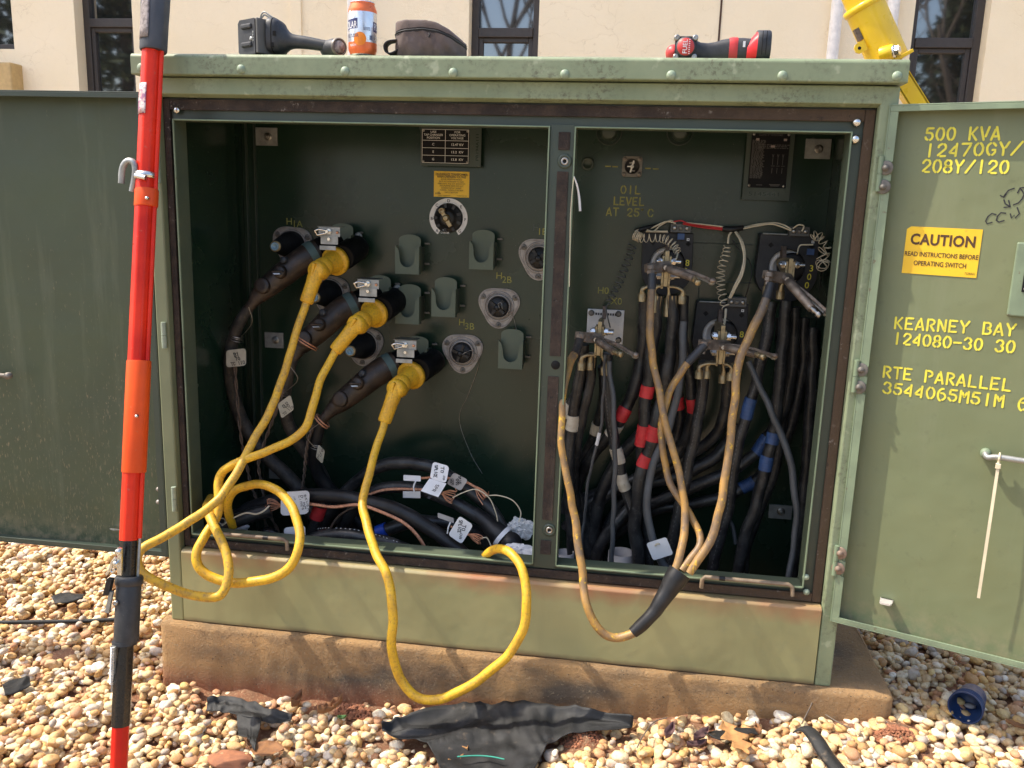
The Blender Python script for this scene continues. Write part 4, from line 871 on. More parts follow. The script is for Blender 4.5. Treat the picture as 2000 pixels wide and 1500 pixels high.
def plates():
    # tap-position plate on its angle bracket
    a, b = T(824, 251, .03), T(916, 321, .03); y = TY-.03
    br = G(); br.box(a[0]-.003, b[0]+.033, y, y+.002, b[2]-.006, a[2]+.03); br.box(a[0]-.003, a[0]+.010, y+.002, TY-.0003, b[2]-.006, b[2]-.002); br.box(b[0]+.016, b[0]+.033, y+.002, TY-.0003, b[2]-.006, b[2]-.002); bo = br.build('plate_bracket', 'dark_green', CAB)
    g = G(); g.box(a[0], b[0], y-.0022, y-.0003, b[2], a[2]); pl = g.build('voltage_plate', 'plate_black', bo, bev=.001); w_, h = b[0]-a[0], a[2]-b[2]; o = V(a[0], y-.0023, b[2])
    L = G(); q = lambda x, z: o+UX*x*w_+UZ*z*h
    def line(x0, z0, x1, z1, t=.0011): 
        p, r = q(x0, z0), q(x1, z1); d = nrm(r-p); L.obox((p+r)/2+UN*.0003, d, np.cross(UN, d), UN, np.linalg.norm(r-p)/2, t/2, .0003)
    for s in ((.015, .02, .985, .02), (.015, .98, .985, .98), (.015, .02, .015, .98), (.985, .02, .985, .98), (.5, .02, .5, .98), (.015, .665, .985, .665), (.015, .45, .985, .45), (.015, .235, .985, .235)): line(*s)
    for t_, x, z, w__ in (('USE', .25, .91, .12), ('TAP CHANGER', .25, .825, .40), ('POSITION', .25, .74, .27), ('FOR', .75, .91, .12), ('OPERATING', .75, .825, .33), ('VOLTAGE', .75, .74, .26)): L.text(t_, q(x, z)+UN*.0004, UX, UZ, .0056, .006, width=w__*w_)
    for t_, z in (('C', .555), ('E', .34), ('G', .125)): L.text(t_, q(.25, z)+UN*.0004, UX, UZ, .0062, .01)
    for t_, z in (('12.47 KV', .555), ('13.2  KV', .34), ('13.8  KV', .125)): L.text(t_, q(.75, z)+UN*.0004, UX, UZ, .0062, .01, width=.25*w_)
    L.build('lettering', 'plate_line', pl)
    for x, z in ((.04, .94), (.96, .94), (.04, .06), (.96, .06)): G().lathe([(.0032, 0), (.002, .0012), (.0001, .0015)], q(x, z), UN, 10).build('screw', 'steel', pl)
    L = G(); c = V(b[0]+.022, y-.0004, (a[2]+b[2])/2); L.text('PR194A111', c, UZ, -UX, .0075, .0, width=h*.75); L.build('stamped_number', 'tank_paint', bo)
    # yellow instruction sticker
    a, b = T(848, 334), T(916, 386); g = G(); g.box(a[0], b[0], TY-.0012, TY-.0004, b[2], a[2]); st = g.build('warning_sticker', 'label_yellow', CAB)
    w_, h = b[0]-a[0], a[2]-b[2]; o = V(a[0], TY-.0013, b[2]); L = G(); q = lambda x, z: o+UX*x*w_+UZ*z*h
    for t_, z, w__, s_, bd in (('DE-ENERGIZE TRANSFORMER', .885, .9, .0062, .014), ('WHEN CHANGING VOLTAGE', .79, .82, .0062, .014), ('BEFORE OPERATING HANDLE', .69, .6, .0042, 0), ('BACK OUT LOCKSCREW TO CLEAR', .605, .7, .0042, 0), ('INDEX PLATE - PULL OUT AND ROTATE', .52, .78, .0042, 0), ('UNTIL POINTER DROPS INTO SLOT', .435, .68, .0042, 0), ('IN INDEX PLATE AT DESIRED', .35, .56, .0042, 0), ('POSITION - TURN IN LOCKSCREW', .265, .66, .0042, 0), ('UNTIL IT BOTTOMS', .18, .37, .0042, 0)):
        L.text(t_, q(.5, z), UX, UZ, s_, bd, width=w__*w_)
    L.text('COOPER', q(.12, .13), UX, UZ, .004, .02, width=.16*w_); L.add([q(.09, .17)+UN*.0005, q(.16, .17)+UN*.0005, q(.18, .2)+UN*.0005, q(.12, .185)+UN*.0005], [(0, 1, 2, 3)]); L.text('Power Transformers', q(.30, .055), UX, UZ, .003, 0, width=.34*w_); L.text('7340D20-01', q(.80, .055), UX, UZ, .0026, 0, width=.28*w_); L.build('lettering', 'ink', st)
    # tap changer
    c = T(876, 426, .0004); R = 38/ppm(c); g = G(); an = np.radians(np.linspace(-57, 237, 50)); n = len(an)
    g.sheet([[c+UN*.0012+r*(math.cos(t)*UX+math.sin(t)*UZ) for t in an[::-1]] for r in (R, R*.76)], False); dial = G().add(g.v, g.f).build('tap_changer', 'dial_white', CAB)
    L = G()
    for ch, a_ in zip('ABCDEFG', (228, 183, 134, 90, 42, -3, -46)): t = math.radians(a_); L.text(ch, c+UN*.0014+R*.88*(math.cos(t)*UX+math.sin(t)*UZ), UX, UZ, .0085, .012)
    L.build('lettering', 'ink', dial)
    k = G(); k.lathe([(R*.74, .0006), (R*.74, .006), (R*.66, .010), (R*.45, .012), (R*.42, .022), (R*.30, .026), (.0001, .026)], c, UN, 40)
    for t in np.radians(np.linspace(20, 340, 9)): k.obox(c+R*.62*(math.cos(t)*UX+math.sin(t)*UZ)+UN*.012, UX*math.cos(t)+UZ*math.sin(t), -UX*math.sin(t)+UZ*math.cos(t), UN, R*.1, R*.07, .004)
    ko = k.build('index_plate', 'matt_black', dial)
    L = G(); L.text('TAP', c+UN*.012-UZ*R*.62-UX*R*.15, UX, UZ, .0045, .0); L.text('CHANGER', c+UN*.012-UZ*R*.74-UX*R*.12, UX, UZ, .005, .008, width=R*.45); L.build('lettering', 'plate_line', ko)
    d = nrm(V(-.52, 0, .86)); h = G(); h.obox(c+UN*.034-d*R*.02, d, np.cross(UN, d), UN, R*.46, R*.105, .004); h.lathe([(R*.15, .028), (R*.15, .040), (R*.09, .040), (R*.08, .034), (.0001, .034)], c+d*R*.42-UN*.0+UX*0, UN, 20); h.lathe([(R*.2, .026), (R*.2, .036), (R*.12, .043), (.0001, .043)], c, UN, 20); h.build('selector_handle', 'brass', ko, bev=.001)
plates()
# ------------------------------------------------------------------ elbows, feed-throughs and jumpers
OFF = [(0, 0), (76, 102), (149, 221)]
ORD = ['upper', 'middle', 'lower']
def feedthrough(i):
    ox, oy = OFF[i]; lab = 'double black feed-through bushing on a silver bracket, %s' % ['topmost of the three', 'second from the top', 'lowest of the three'][i]
    f = lambda px, py, y: at(px+ox, py+oy, y)
    t = thing('feedthrough_bushing', lab.replace('  ', ' '), 'bushing', f(650, 500, .40), 'feed-through bushings parked on the tank')
    yb = .262
    for (a, b, c_, d, y) in ((622, 443, 664, 463, yb), (626, 460, 660, 478, yb-.003), (624, 479.5, 656, 489, yb-.008)):
        p, q = f(a, b, y), f(c_, d, y); g = G(); g.box(p[0], q[0], y, y+.002, q[2], p[2]); g.build('bracket_plate', 'galvanised', t, bev=.0006)
    p, q = f(620, 442, yb), f(664, 444, yb); G().box(p[0], q[0], yb-.002, yb+.05, q[2], p[2]).build('bracket_plate', 'steel', t)
    p = f(643, 452, yb-.001); g = G(); g.hexnut(p, UN, .0078, .006); g.rod(p+UN*.006, p+UN*.02, .0042, 10); g.build('clamp_bolt', 'bright_steel', t)
    e = p+UN*.012; G().tube([e+V(-.002, 0, .002), e+V(-.020, -.012, .006), e+V(-.030, -.016, .002), e+V(-.026, -.010, -.010), e+V(-.004, 0, -.004)], .0028, 8).build('eye_ring', 'bright_steel', t)
    p = f(643, 467, yb-.005); g = G(); g.hexnut(p, UN, .0045, .005); g.build('lock_screw', 'bright_steel', t)
    p = f(659, 454, yb-.001); G().ball(p+UN*.002, .004, 8).build('copper_dot', 'copper', t)
    g = G(); c1, c2 = f(616, 492, .345), f(662, 471, .43); ax = nrm(c1-c2); L = float(np.linalg.norm(c1-c2))
    g.lathe([(.026, 0), (.032, .01), (.0335, .03), (.0335, L-.02), (.0325, L)], c2, ax, 30); g.build('left_barrel', 'barrel_black', t)
    c1, c2 = f(668, 503, .318), f(700, 482, .43); ax = nrm(c1-c2); L = float(np.linalg.norm(c1-c2))
    g = G(); g.lathe([(.030, 0), (.036, .008), (.037, .02), (.037, L-.006), (.034, L)], c2, ax, 30); g.build('right_barrel', 'barrel_black', t)
    p = f(700, 462, .43) if i < 2 else f(836, 690, .43)-V(0, 0, 0)
    if i == 2: p = at(839, 693, .43)
    g = G(); g.lathe([(.012, 0), (.012, .002), (.009, .003)], p, UN, 16); g.hexnut(p+UN*.003, UN, .0078, .008); g.build('stand_bolt', 'galvanised', t)
for i in range(3): feedthrough(i)
BROWN_CABLE = [
 [(485, 602, .27, 10.5), (468, 630, .27, 11), (455, 665, .28, 11.5), (449, 710, .29, 12), (455, 765, .31, 12), (475, 825, .33, 12.5), (515, 885, .34, 13), (560, 928, .34, 13.5), (590, 965, .34, 14), (612, 1010, .33, 14), (628, 1060, .33, 14)],
 [(573, 700, .27, 10.5), (562, 735, .28, 11.5), (556, 785, .30, 12), (562, 825, .32, 12), (585, 865, .34, 12.5), (618, 910, .36, 13), (642, 960, .36, 13), (660, 1020, .36, 13)],
 [(630, 818, .28, 10.5), (620, 850, .29, 11.5), (613, 885, .31, 12), (622, 925, .34, 13), (648, 962, .36, 14), (690, 1010, .37, 14), (735, 1050, .37, 14)]]
BE = [[(646, 482, .375, 27), (622, 490, .355, 30), (597, 504, .335, 31), (575, 519, .32, 30), (555, 535, .305, 29), (536, 550, .295, 27), (517, 566, .285, 24), (503, 580, .278, 18.5), (494, 592, .273, 13), (484, 604, .27, 11)],
      [(720, 582, .375, 27), (697, 591, .355, 30), (672, 603, .335, 31), (650, 620, .32, 30), (631, 638, .305, 29), (612, 655, .295, 27), (597, 668, .285, 24), (586, 680, .278, 18), (580, 690, .273, 13), (572, 702, .27, 11)],
      [(794, 700, .375, 27), (772, 709, .355, 30), (748, 722, .335, 31), (726, 737, .32, 30), (706, 753, .305, 29), (686, 769, .295, 27), (667, 785, .285, 24), (652, 797, .278, 18), (641, 808, .273, 13), (629, 820, .27, 11)]]
BLAB = ['brown dusty load-break elbow with its cable tagged B1, plugged in at the upper left', 'brown load-break elbow with orange wire rings and a cable tagged B2, middle of the three', 'brown load-break elbow with a copper ring at its tapered end, lowest of the three']
for i in range(3):
    c0 = at(BE[i][4][0], BE[i][4][1], .30); t = thing('elbow_connector', BLAB[i], 'cable elbow', c0, 'brown elbows plugged into the feed-throughs')
    p, r = ppath(BE[i][1:], 6); r = r*.82; G().tube(p, r, 26).build('elbow_body', 'elbow_brown', t)
    g = G()
    for k in range(len(p)-14, len(p)-3, 3): g.tube([p[k]-(p[k+1]-p[k])*.25, p[k]+(p[k+1]-p[k])*.25], float(r[k])*1.07, 20)
    g.build('end_ribs', 'elbow_brown', t)
    p2, r2 = ppath(BE[i][1:3], 4); g = G(); k = len(p2)//2; g.tube([p2[k]-(p2[-1]-p2[0])*.26, p2[k]+(p2[-1]-p2[0])*.26], float(r2[k])*.82*1.06, 30); g.build('teal_band', 'teal_band', t)
    pd = at(BE[i][6][0]+5, BE[i][6][1]-6, .285); ax = nrm(V(-.1, -1, .18)); rr = 15/ppm(pd)
    G().lathe([(rr*1.03, .006), (rr*1.03, .030), (rr*.98, .033), (rr*.6, .0340), (.0001, .0335)], pd, ax, 28).build('test_cap', 'elbow_brown', t)
    pd = at(BE[i][3][0]-9, BE[i][3][1]-8, .315); rr = 6.6/ppm(pd); G().lathe([(rr, .020), (rr, .039), (rr*.8, .041), (.0001, .041)], pd, ax, 18).build('test_point', 'tool_black', t)
    pd = at(BE[i][4][0]-9, BE[i][4][1]-4, .258); g = G(); dirv = nrm(at(BE[i][4][0], BE[i][4][1], .3)-at(BE[i][5][0], BE[i][5][1], .29)); sd = nrm(np.cross(dirv, ax)); g.lathe([(.019, -.008), (.0175, .004), (.014, .007), (.0001, .0075)], pd, ax, 20)
    g.obox(pd+ax*.012, nrm(dirv+sd*.8), sd, ax, .016, .0035, .004); cl = g.build('pulling_eye', 'elbow_brown', t, bev=.003); G().obox(pd+ax*.013-dirv*.004+sd*.006, nrm(dirv+sd*.8), sd, ax, .009, .0025, .004).build('eye_glint', 'steel', cl)
    p, r = ppath(BROWN_CABLE[i], 8); G().tube(p, r, 16).build('cable', 'dusty_cable' if i < 1 else 'black_rubber', t) if i == 2 else G().tube(p, r, 16).build('cable', 'dusty_cable', t)
    # drain wire twisted round the cable, hanging down in the dark
    q = [[(458, 690, .265), (462, 760, .27), (470, 850, .27), (480, 900, .28), (490, 945, .28), (505, 985, .28), (525, 1040, .28)], [(556, 760, .27), (535, 815, .27), (517, 862, .28), (505, 905, .28), (512, 950, .28), (520, 990, .28), (545, 1040, .28)], [(612, 830, .27), (600, 870, .27), (595, 920, .28), (592, 965, .29), (610, 1000, .29)]][i]
    p, _ = ppath(q, 10); n = len(p); h = np.linspace(0, 60, n); g = G(); pf = spline(p, 4); n = len(pf); hh = np.linspace(0, 46, n)
    for s_ in (0, math.pi): g.tube(pf+np.stack([.0028*np.cos(hh+s_), .0028*np.sin(hh+s_), 0*hh], 1), .0026, 6)
    g.build('drain_wire', 'old_copper', t)
    c = [(462, 660, .28), (551, 765, .285), (618, 870, .30)][i]; c = at(*c); g = G()
    for j in range(4): g.ring(c+UZ*(.004*j-.006), nrm(V(.25, .2*math.sin(j), 1)), .019, .0011, 20, 5)
    g.build('tie_wire', 'steel', t)
    a = [(486, 600), (567, 715), (626, 825)][i]; b_ = [(470, 660), (551, 770), (615, 875)][i]; m_ = ((a[0]+b_[0])/2+[14, 22, -22][i], (a[1]+b_[1])/2)
    p, _ = ppath([a+(.24,), m_+(.25,), b_+(.27,)], 10); G().tube(p, .0012, 5).build('tie_wire', 'steel', t)
    if i: 
        c = at(*((600, 671, .275), (629, 823, .265))[i-1]); axr = nrm(at(BE[i][7][0], BE[i][7][1], .28)-at(BE[i][9][0], BE[i][9][1], .27)); g = G()
        for j in (-.0035, .0035): g.ring(c+axr*j, axr, .024 if i == 2 else .031, .0022, 26, 6)
        g.build('copper_ring', 'copper', t)
# yellow grounding elbows and their cables
YC = [[(595, 600, .19, 7.6), (578, 650, .17, 7.6), (558, 720, .14, 7.8), (530, 795, .10, 8), (492, 868, .05, 8.2), (455, 935, -.01, 8.5), (418, 983, -.06, 8.8), (365, 1022, -.12, 9), (310, 1052, -.17, 9), (276, 1076, -.20, 9), (268, 1100, -.21, 9), (282, 1122, -.21, 9), (318, 1142, -.20, 9), (370, 1160, -.17, 9), (420, 1166, -.15, 9.2), (440, 1150, -.14, 9), (446, 1112, -.12, 9), (436, 1065, -.09, 9), (420, 1030, -.06, 9), (408, 1005, -.03, 9), (404, 990, .03, 9), (412, 975, .09, 9)],
      [(652, 693, .19, 7.6), (630, 730, .17, 7.8), (617, 775, .14, 8), (604, 820, .11, 8.2), (580, 850, .09, 8.3), (540, 873, .06, 8.3), (490, 895, .03, 8.3), (450, 911, .02, 8.5), (429, 932, .02, 8.6), (428, 970, .0, 8.8), (422, 1010, -.02, 9), (400, 1045, -.06, 9), (384, 1080, -.09, 9.2), (392, 1112, -.10, 9.4), (425, 1132, -.10, 9.4), (475, 1138, -.10, 9.4), (530, 1128, -.10, 9.4), (568, 1104, -.09, 9.2), (584, 1062, -.07, 9), (580, 1015, -.03, 9), (560, 975, .01, 9), (530, 952, .03, 8.6), (495, 946, .05, 8.5), (462, 956, .06, 8.4), (445, 978, .07, 8.4), (446, 1002, .08, 8.4), (456, 1030, .10, 8)],
      [(749, 832, .18, 7.6), (735, 872, .15, 7.8), (722, 920, .10, 8), (708, 975, .05, 8.4), (714, 1020, .0, 8.8), (732, 1072, -.05, 9), (756, 1130, -.10, 9.2), (767, 1190, -.13, 9.3), (765, 1250, -.14, 9.3), (774, 1305, -.14, 9.4), (797, 1347, -.14, 9.4), (834, 1366, -.14, 9.4), (884, 1357, -.14, 9.4), (950, 1317, -.14, 9.4), (1002, 1266, -.13, 9.4), (1025, 1215, -.12, 9.4), (1029, 1160, -.10, 9.2), (1018, 1108, -.07, 9), (992, 1076, -.03, 9), (966, 1074, .01, 8.6), (948, 1084, .04, 8.2), (938, 1100, .07, 8)]]
YE = [dict(bell=(655, 510, .315), head=(620, 528, .225), end=(597, 594, .195)), dict(bell=(731, 612, .315), head=(696, 634, .225), end=(652, 688, .195)), dict(bell=(803, 733, .315), head=(774, 759, .225), end=(749, 828, .19))]
YLAB = ['topmost yellow grounding elbow, its cable looping out past the red pole', 'yellow grounding elbow, middle, its cable making a round loop over the base panel', 'yellow grounding elbow, lowest, its cable hanging in a long loop down to the pad']
for i, e in enumerate(YE):
    B, Hd, E = at(*e['bell']), at(*e['head']), at(*e['end']); ax = nrm(Hd-B); L = float(np.linalg.norm(Hd-B)); t = thing('grounding_elbow', YLAB[i], 'cable elbow', Hd, 'yellow grounding elbows with jumper cables')
    R = 28.5/ppm(B)
    G().lathe([(R*.9, -.008), (R, -.006), (R, .004), (R*.96, .007), (R*.80, .008), (R*.76, .013), (R*.60, L*.46), (R*.52, L*.60)], B, ax, 36).build('bell', 'elbow_yellow', t)
    G().lathe([(R*.62, L*.56), (R*.66, L*.62), (R*.66, L*.80), (R*.5, L*.90)], B, ax, 28).build('neck_collar', 'elbow_yellow', t)
    r2 = 18.5/ppm(Hd); hd = G(); dn = nrm(E-Hd); fx = nrm(V(-.25, -1, .15))
    hd.lathe([(r2*.6, -.030), (r2, -.022), (r2*1.02, -.004), (r2, .008), (r2*.8, .014), (r2*.4, .017), (.0001, .0175)], Hd, fx, 30); ho = hd.build('elbow_head', 'elbow_yellow', t)
    p = Hd+fx*.019; G().obox(p, nrm(dn-fx*(dn@fx)), np.cross(fx, nrm(dn-fx*(dn@fx))), fx, r2*.72, .004, .006).build('pulling_eye', 'elbow_yellow', ho, bev=.0025)
    LL = float(np.linalg.norm(E-Hd)); G().lathe([(r2*.80, 0), (r2*.80, LL*.3), (r2*.74, LL*.45), (r2*.72, LL*.9), (r2*.70, LL-.003), (r2*.60, LL)], Hd-dn*.004, dn, 26).build('elbow_handle', 'elbow_yellow', t)
    p, r = ppath(YC[i], 8, .0035); p = np.vstack([E-dn*.012, p]); r = np.concatenate([[r[0]], r]); G().tube(p, r, 16).build('jumper_cable', ['dirty_yellow', 'cable_yellow', 'cable_yellow'][i], t)
# ------------------------------------------------------------------ cables and tags in the bottom of the left compartment
def cable(name, label, pts, m='black_cable', grp=None, seg=14, cat='cable', n=8):
    p, r = ppath(pts, n, .004 if seg > 8 else 0); o = G().tube(p, r, seg).build(name, m); tag(o, label, cat, grp); return o
LG = 'cables coiled in the bottom of the left compartment'
c1 = cable('power_cable', 'black cable arching highest behind the folded tag, left compartment', [(600, 1075, .33, 12), (640, 1010, .32, 12), (680, 955, .31, 12), (730, 916, .30, 12.5), (790, 904, .29, 12.5), (850, 917, .28, 12.5), (905, 948, .27, 12), (950, 985, .26, 11.5), (978, 1020, .25, 11), (995, 1062, .25, 11)], grp=LG)
c2 = cable('power_cable', 'black cable in the second arch, under the folded tag, ending in a black elbow', [(640, 1085, .31, 12), (680, 1010, .29, 12), (720, 966, .27, 12), (775, 951, .26, 12), (825, 960, .25, 12), (880, 978, .24, 12.5), (925, 1005, .23, 13), (958, 1030, .22, 13.5)], grp=LG)
c3 = cable('power_cable', 'thick grey-black cable running low across the left compartment behind the white tag', [(400, 1032, .20, 13), (460, 1006, .20, 13), (520, 982, .20, 13.5), (580, 970, .19, 14), (650, 970, .18, 14.5), (720, 980, .17, 14.5), (790, 1003, .16, 14.5), (850, 1040, .15, 14), (900, 1080, .14, 14), (930, 1120, .14, 14)], 'black_rubber', LG)
c4 = cable('power_cable', 'black cable with white print lying along the sill, lowest in the left compartment', [(560, 1075, .12, 11), (610, 1052, .12, 12), (670, 1044, .11, 12.5), (740, 1056, .11, 12.5), (800, 1076, .11, 12), (850, 1100, .11, 12)], grp=LG)
g = G(); pr, _ = ppath([(612, 1034, .098), (640, 1031, .098), (690, 1034, .098), (740, 1046, .098), (780, 1060, .098)], 12)
for i in range(4, len(pr)-1, 2):
    if i % 7: g.obox((pr[i]+pr[i+1])/2, pr[i+1]-pr[i], V(0, -.5, 1), UN, np.linalg.norm(pr[i+1]-pr[i])*.36, .0011, .0006)
g.build('print_marks', 'white_plastic', c4)
c5 = cable('power_cable', 'black cable whose end wears a blue cap, left compartment', [(748, 1036, .22, 13), (790, 1022, .23, 13), (830, 1018, .24, 12), (880, 1024, .26, 12), (930, 1040, .28, 12), (960, 1070, .28, 12)], grp=LG)
p, r = ppath([(738, 1040, .22, 13.6), (755, 1033, .22, 13.6)], 3); G().tube(p, r, 18).build('end_cap', 'bright_blue', c5)
c6 = cable('power_cable', 'short black cable end wrapped in red tape below the white tag', [(626, 985, .22, 12), (620, 1005, .22, 12), (612, 1030, .22, 11), (606, 1060, .22, 11)], grp=LG)
p, r = ppath([(626, 988, .22, 13.5), (618, 1012, .22, 13.5)], 4); G().tube(p, r, 20).build('tape_band', 'red_tape', c6)
cable('power_cable', 'dusty brown cable crossing behind the blue cap, left compartment', [(660, 985, .39, 11), (700, 1030, .37, 12), (745, 1080, .36, 12), (780, 1120, .35, 12)], 'dusty_cable', LG)
cable('power_cable', 'black cable stub with a loop of bare wire at the far left of the compartment', [(418, 1036, .10, 13), (450, 1022, .11, 14), (490, 1008, .13, 14), (530, 996, .15, 13)], grp=LG)
cable('pulling_loop', 'thin bare wire bending across the black cable stub, far left', [(434, 1026, .085, 1.8), (455, 1012, .085, 1.8), (480, 1002, .09, 1.8), (500, 1004, .09, 1.8), (515, 998, .10, 1.8), (526, 988, .11, 1.8)], 'zip_tie', None, 6, 'wire')
g = G(); c = at(434, 1018, .082); g.ring(c, nrm(V(.3, -1, .2)), .008, .0014, 20, 6); tag(g.build('wire_ring', 'steel'), 'small steel wire ring at the cable stub, far left of the compartment', 'wire ring')
cable('power_cable', 'shiny black cable end curling up behind the sill rod, left compartment', [(505, 1052, .16, 9), (512, 1040, .16, 9), (526, 1036, .16, 9), (538, 1044, .16, 9), (542, 1060, .16, 9)], 'black_gloss', None, 14, 'cable')
def braid(label, pts, r=.0042, fan=None):
    p, _ = ppath(pts, 10); p = spline(p, 2); n = len(p); d = np.concatenate([[0], np.cumsum(np.linalg.norm(np.diff(p, axis=0), axis=1))]); g = G()
    t = np.gradient(p, axis=0); t /= np.linalg.norm(t, axis=1)[:, None]; u = np.cross(t, V(0, 1, 0)); u /= np.linalg.norm(u, axis=1)[:, None]; w_ = np.cross(t, u)
    for k in range(5):
        a = d*150+k*2*math.pi/5; g.tube(p+r*.62*(np.cos(a)[:, None]*u+np.sin(a)[:, None]*w_), r*.5, 6)
    o = g.build('neutral_braid', 'copper'); tag(o, label, 'copper braid', 'copper neutral braids')
    if fan is not None:
        f = G(); rr = random.Random(len(label))
        tip, base = at(*fan[0]), at(*fan[1]); side = nrm(np.cross(tip-base, V(0, 1, 0)))
        for k in range(9):
            s_ = (k/8-.5)*2; q = tip+side*s_*fan[2]+V(0, rr.uniform(-.012, .012), 0); f.tube(spline([base+side*s_*.003, (base+q)/2+side*s_*fan[2]*.35, q, q+V(rr.uniform(-.006, .006), -.004, rr.uniform(-.01, .014))], 4), .0014, 5)
        f.build('strands', 'copper', o)
    return o
braid('copper braid running under the thick grey-black cable in the left compartment', [(548, 988, .165), (600, 984, .16), (650, 990, .15), (700, 986, .145), (745, 1000, .14), (790, 1022, .135), (818, 1050, .13), (838, 1085, .13)], fan=((522, 986, .15), (548, 988, .165), .016))
braid('copper braid twisting along the second arch to the folded tag', [(713, 969, .24), (745, 958, .235), (780, 955, .23), (830, 957, .22), (862, 963, .21)], .004, fan=((886, 972, .21), (864, 963, .21), .018))
braid('copper braid on the highest arch, right of the grey tag', [(822, 934, .26), (860, 932, .25), (905, 940, .245), (930, 952, .24)], .0034, fan=((948, 972, .235), (930, 952, .24), .014))
braid('copper braid beside the lower white tag at the right end', [(880, 1028, .16), (905, 1040, .16), (925, 1048, .16)], .003, fan=((938, 1056, .155), (918, 1045, .16), .014))
cable('ground_strand', 'single dull copper strand hanging below the braid in the left compartment', [(700, 988, .17, 2.4), (672, 1000, .19, 2.2), (652, 1020, .20, 2.2), (640, 1048, .2, 2)], 'old_copper', None, 6, 'wire')
for i, (lab, q) in enumerate((('thin pale wire curving from the copper strands to the right bag', [(884, 972, .205), (905, 962, .20), (930, 956, .20), (955, 972, .2), (968, 1000, .2), (972, 1018, .2)]), ('thin pale wire looping out near the mullion, from the highest arch', [(948, 968, .23), (975, 968, .22), (1002, 978, .22), (1017, 1000, .22), (1013, 1020, .22)]), ('thin pale wire from the lower copper braid down to the sill', [(936, 1054, .15), (950, 1050, .15), (958, 1064, .15), (968, 1085, .15)]))):
    p, _ = ppath(q, 8); tag(G().tube(p, .0016, 6).build('tie_wire', 'zip_tie'), lab, 'wire')
# the black elbow lying at the bottom right of the left compartment
def loose_elbow():
    t = thing('loose_elbow', 'black elbow with a white band lying in the left compartment beside the mullion', 'cable elbow', at(985, 1050, .20))
    p, r = ppath([(925, 1000, .235, 13), (948, 1018, .225, 15), (966, 1036, .215, 20), (986, 1052, .205, 23)], 6); G().tube(p, r, 24).build('elbow_body', 'black_rubber', t)
    a, b = at(976, 1049, .205), at(994, 1056, .20); ax = nrm(at(986, 1052, .205)-at(960, 1028, .218)); G().lathe([(.0335, -.006), (.0335, .006)], at(982, 1048, .207), ax, 28).build('white_band', 'white_plastic', t)
    c = at(998, 1060, .19); G().lathe([(.028, -.02), (.030, .0), (.028, .012), (.019, .014), (.018, .018), (.0001, .018)], c, nrm(V(.25, -1, .3)), 26).build('test_cap', 'black_rubber', t)
loose_elbow()
def bag(name, label, pts, rr, m='white_plastic', seed=1, sq=(1, .7, .8)):
    g = G(); c = at(*pts); vs = G().ball((0, 0, 0), 1, 44)
    out = []
    for v in vs.v:
        q = V(*v); rid = lambda f, o: .5-abs(noise.noise(Vector(q*f+o)))
        k = .8+.55*noise.noise(Vector(q*1.3+seed))+.55*rid(2.1, seed)+.38*rid(4.6, seed+7)+.18*rid(9, seed+3); out.append(c+q*k*rr*V(*sq))
    g.add(out, vs.f, False); o = g.build(name, m); tag(o, label, 'plastic bag'); return o
bag('plastic_bag', 'crumpled clear plastic bag beside the black elbow at the mullion', (1018, 1030, .25), .032, 'clear_film', 3)
bag('plastic_bag', 'crumpled white plastic bag on the sill beneath the black elbow', (1010, 1078, .14), .036, 'white_plastic', 8, (1.2, .6, .45))
bag('plastic_bag', 'crumpled white plastic bag at the far left of the left compartment', (448, 1030, .20), .036, 'white_plastic', 5, (1.2, .6, .55))
def card(name, label, cs, m, lines=(), fold=None, ink='ink', cat='tag', hole=True, grp=None, thick=.0012, rc=.18):
    """thin tag through four pixel corners (tl tr br bl with depth); lines are (text, x, y, height, angle, width) in tag units"""
    tl, tr, br, bl = [at(*c) for c in cs]; u = (tr-tl+br-bl)/2; v = (tl-bl+tr-br)/2; W, H = np.linalg.norm(u), np.linalg.norm(v); c = (tl+tr+br+bl)/4
    un = nrm(u); n = nrm(np.cross(u, v)); vn = np.cross(n, un); sk = (v@un)
    r = min(W, H)*rc; poly = []
    for (sx, sy, a0) in ((1, 1, 0), (-1, 1, 90), (-1, -1, 180), (1, -1, 270)):
        for a in np.radians(np.linspace(a0, a0+90, 4)): 
            x, y = sx*(W/2-r)+r*math.cos(a), sy*(H/2-r)+r*math.sin(a); poly.append((x+sk*y/H, y))
    g = G(); g.prism(poly, c-n*thick/2, un, vn, n, thick); o = g.build(name, m)
    tag(o, label, cat, grp)
    if lines:
        L = G()
        for (txt, x, y, h, ang, w_) in lines:
            a = math.radians(ang); uu = un*math.cos(a)+vn*math.sin(a); vv = -un*math.sin(a)+vn*math.cos(a); p = c+u*x+vn*H*y+n*thick/2
            stencil(L, txt, p-vv*h*1.25*H/2, uu, vv, h*1.25*H, width=w_*(W if abs(ang) < 45 else H) if w_ else None, sw=.19, centre=True, jig=.0007)
        L.build('handwriting', ink, o)
    return o
TG = 'tags tied to the high-voltage cables'
card('cable_tag', 'cream tag reading B1 TO TC 110 hanging at the far left cable', ((442, 684, .255), (480, 681, .25), (481, 713, .25), (442, 718, .255)), 'cream_tag', (('B1', .05, .2, .2, 3, .25), ('TO', .08, -.06, .18, 3, .22), ('TC 110', .05, -.32, .17, 3, .7), ('_', .02, .34, .12, 0, .25)), grp=TG)
card('cable_tag', 'cream tag reading B2 TO TC 110 hanging tilted on the middle brown cable', ((543, 790, .265), (568, 772, .26), (574, 798, .26), (549, 817, .265)), 'cream_tag', (('B2', .05, .12, .2, 2, .4), ('TO', .1, -.1, .16, 2, .3), ('TC 110', 0, -.32, .15, 2, .8)), grp=TG)
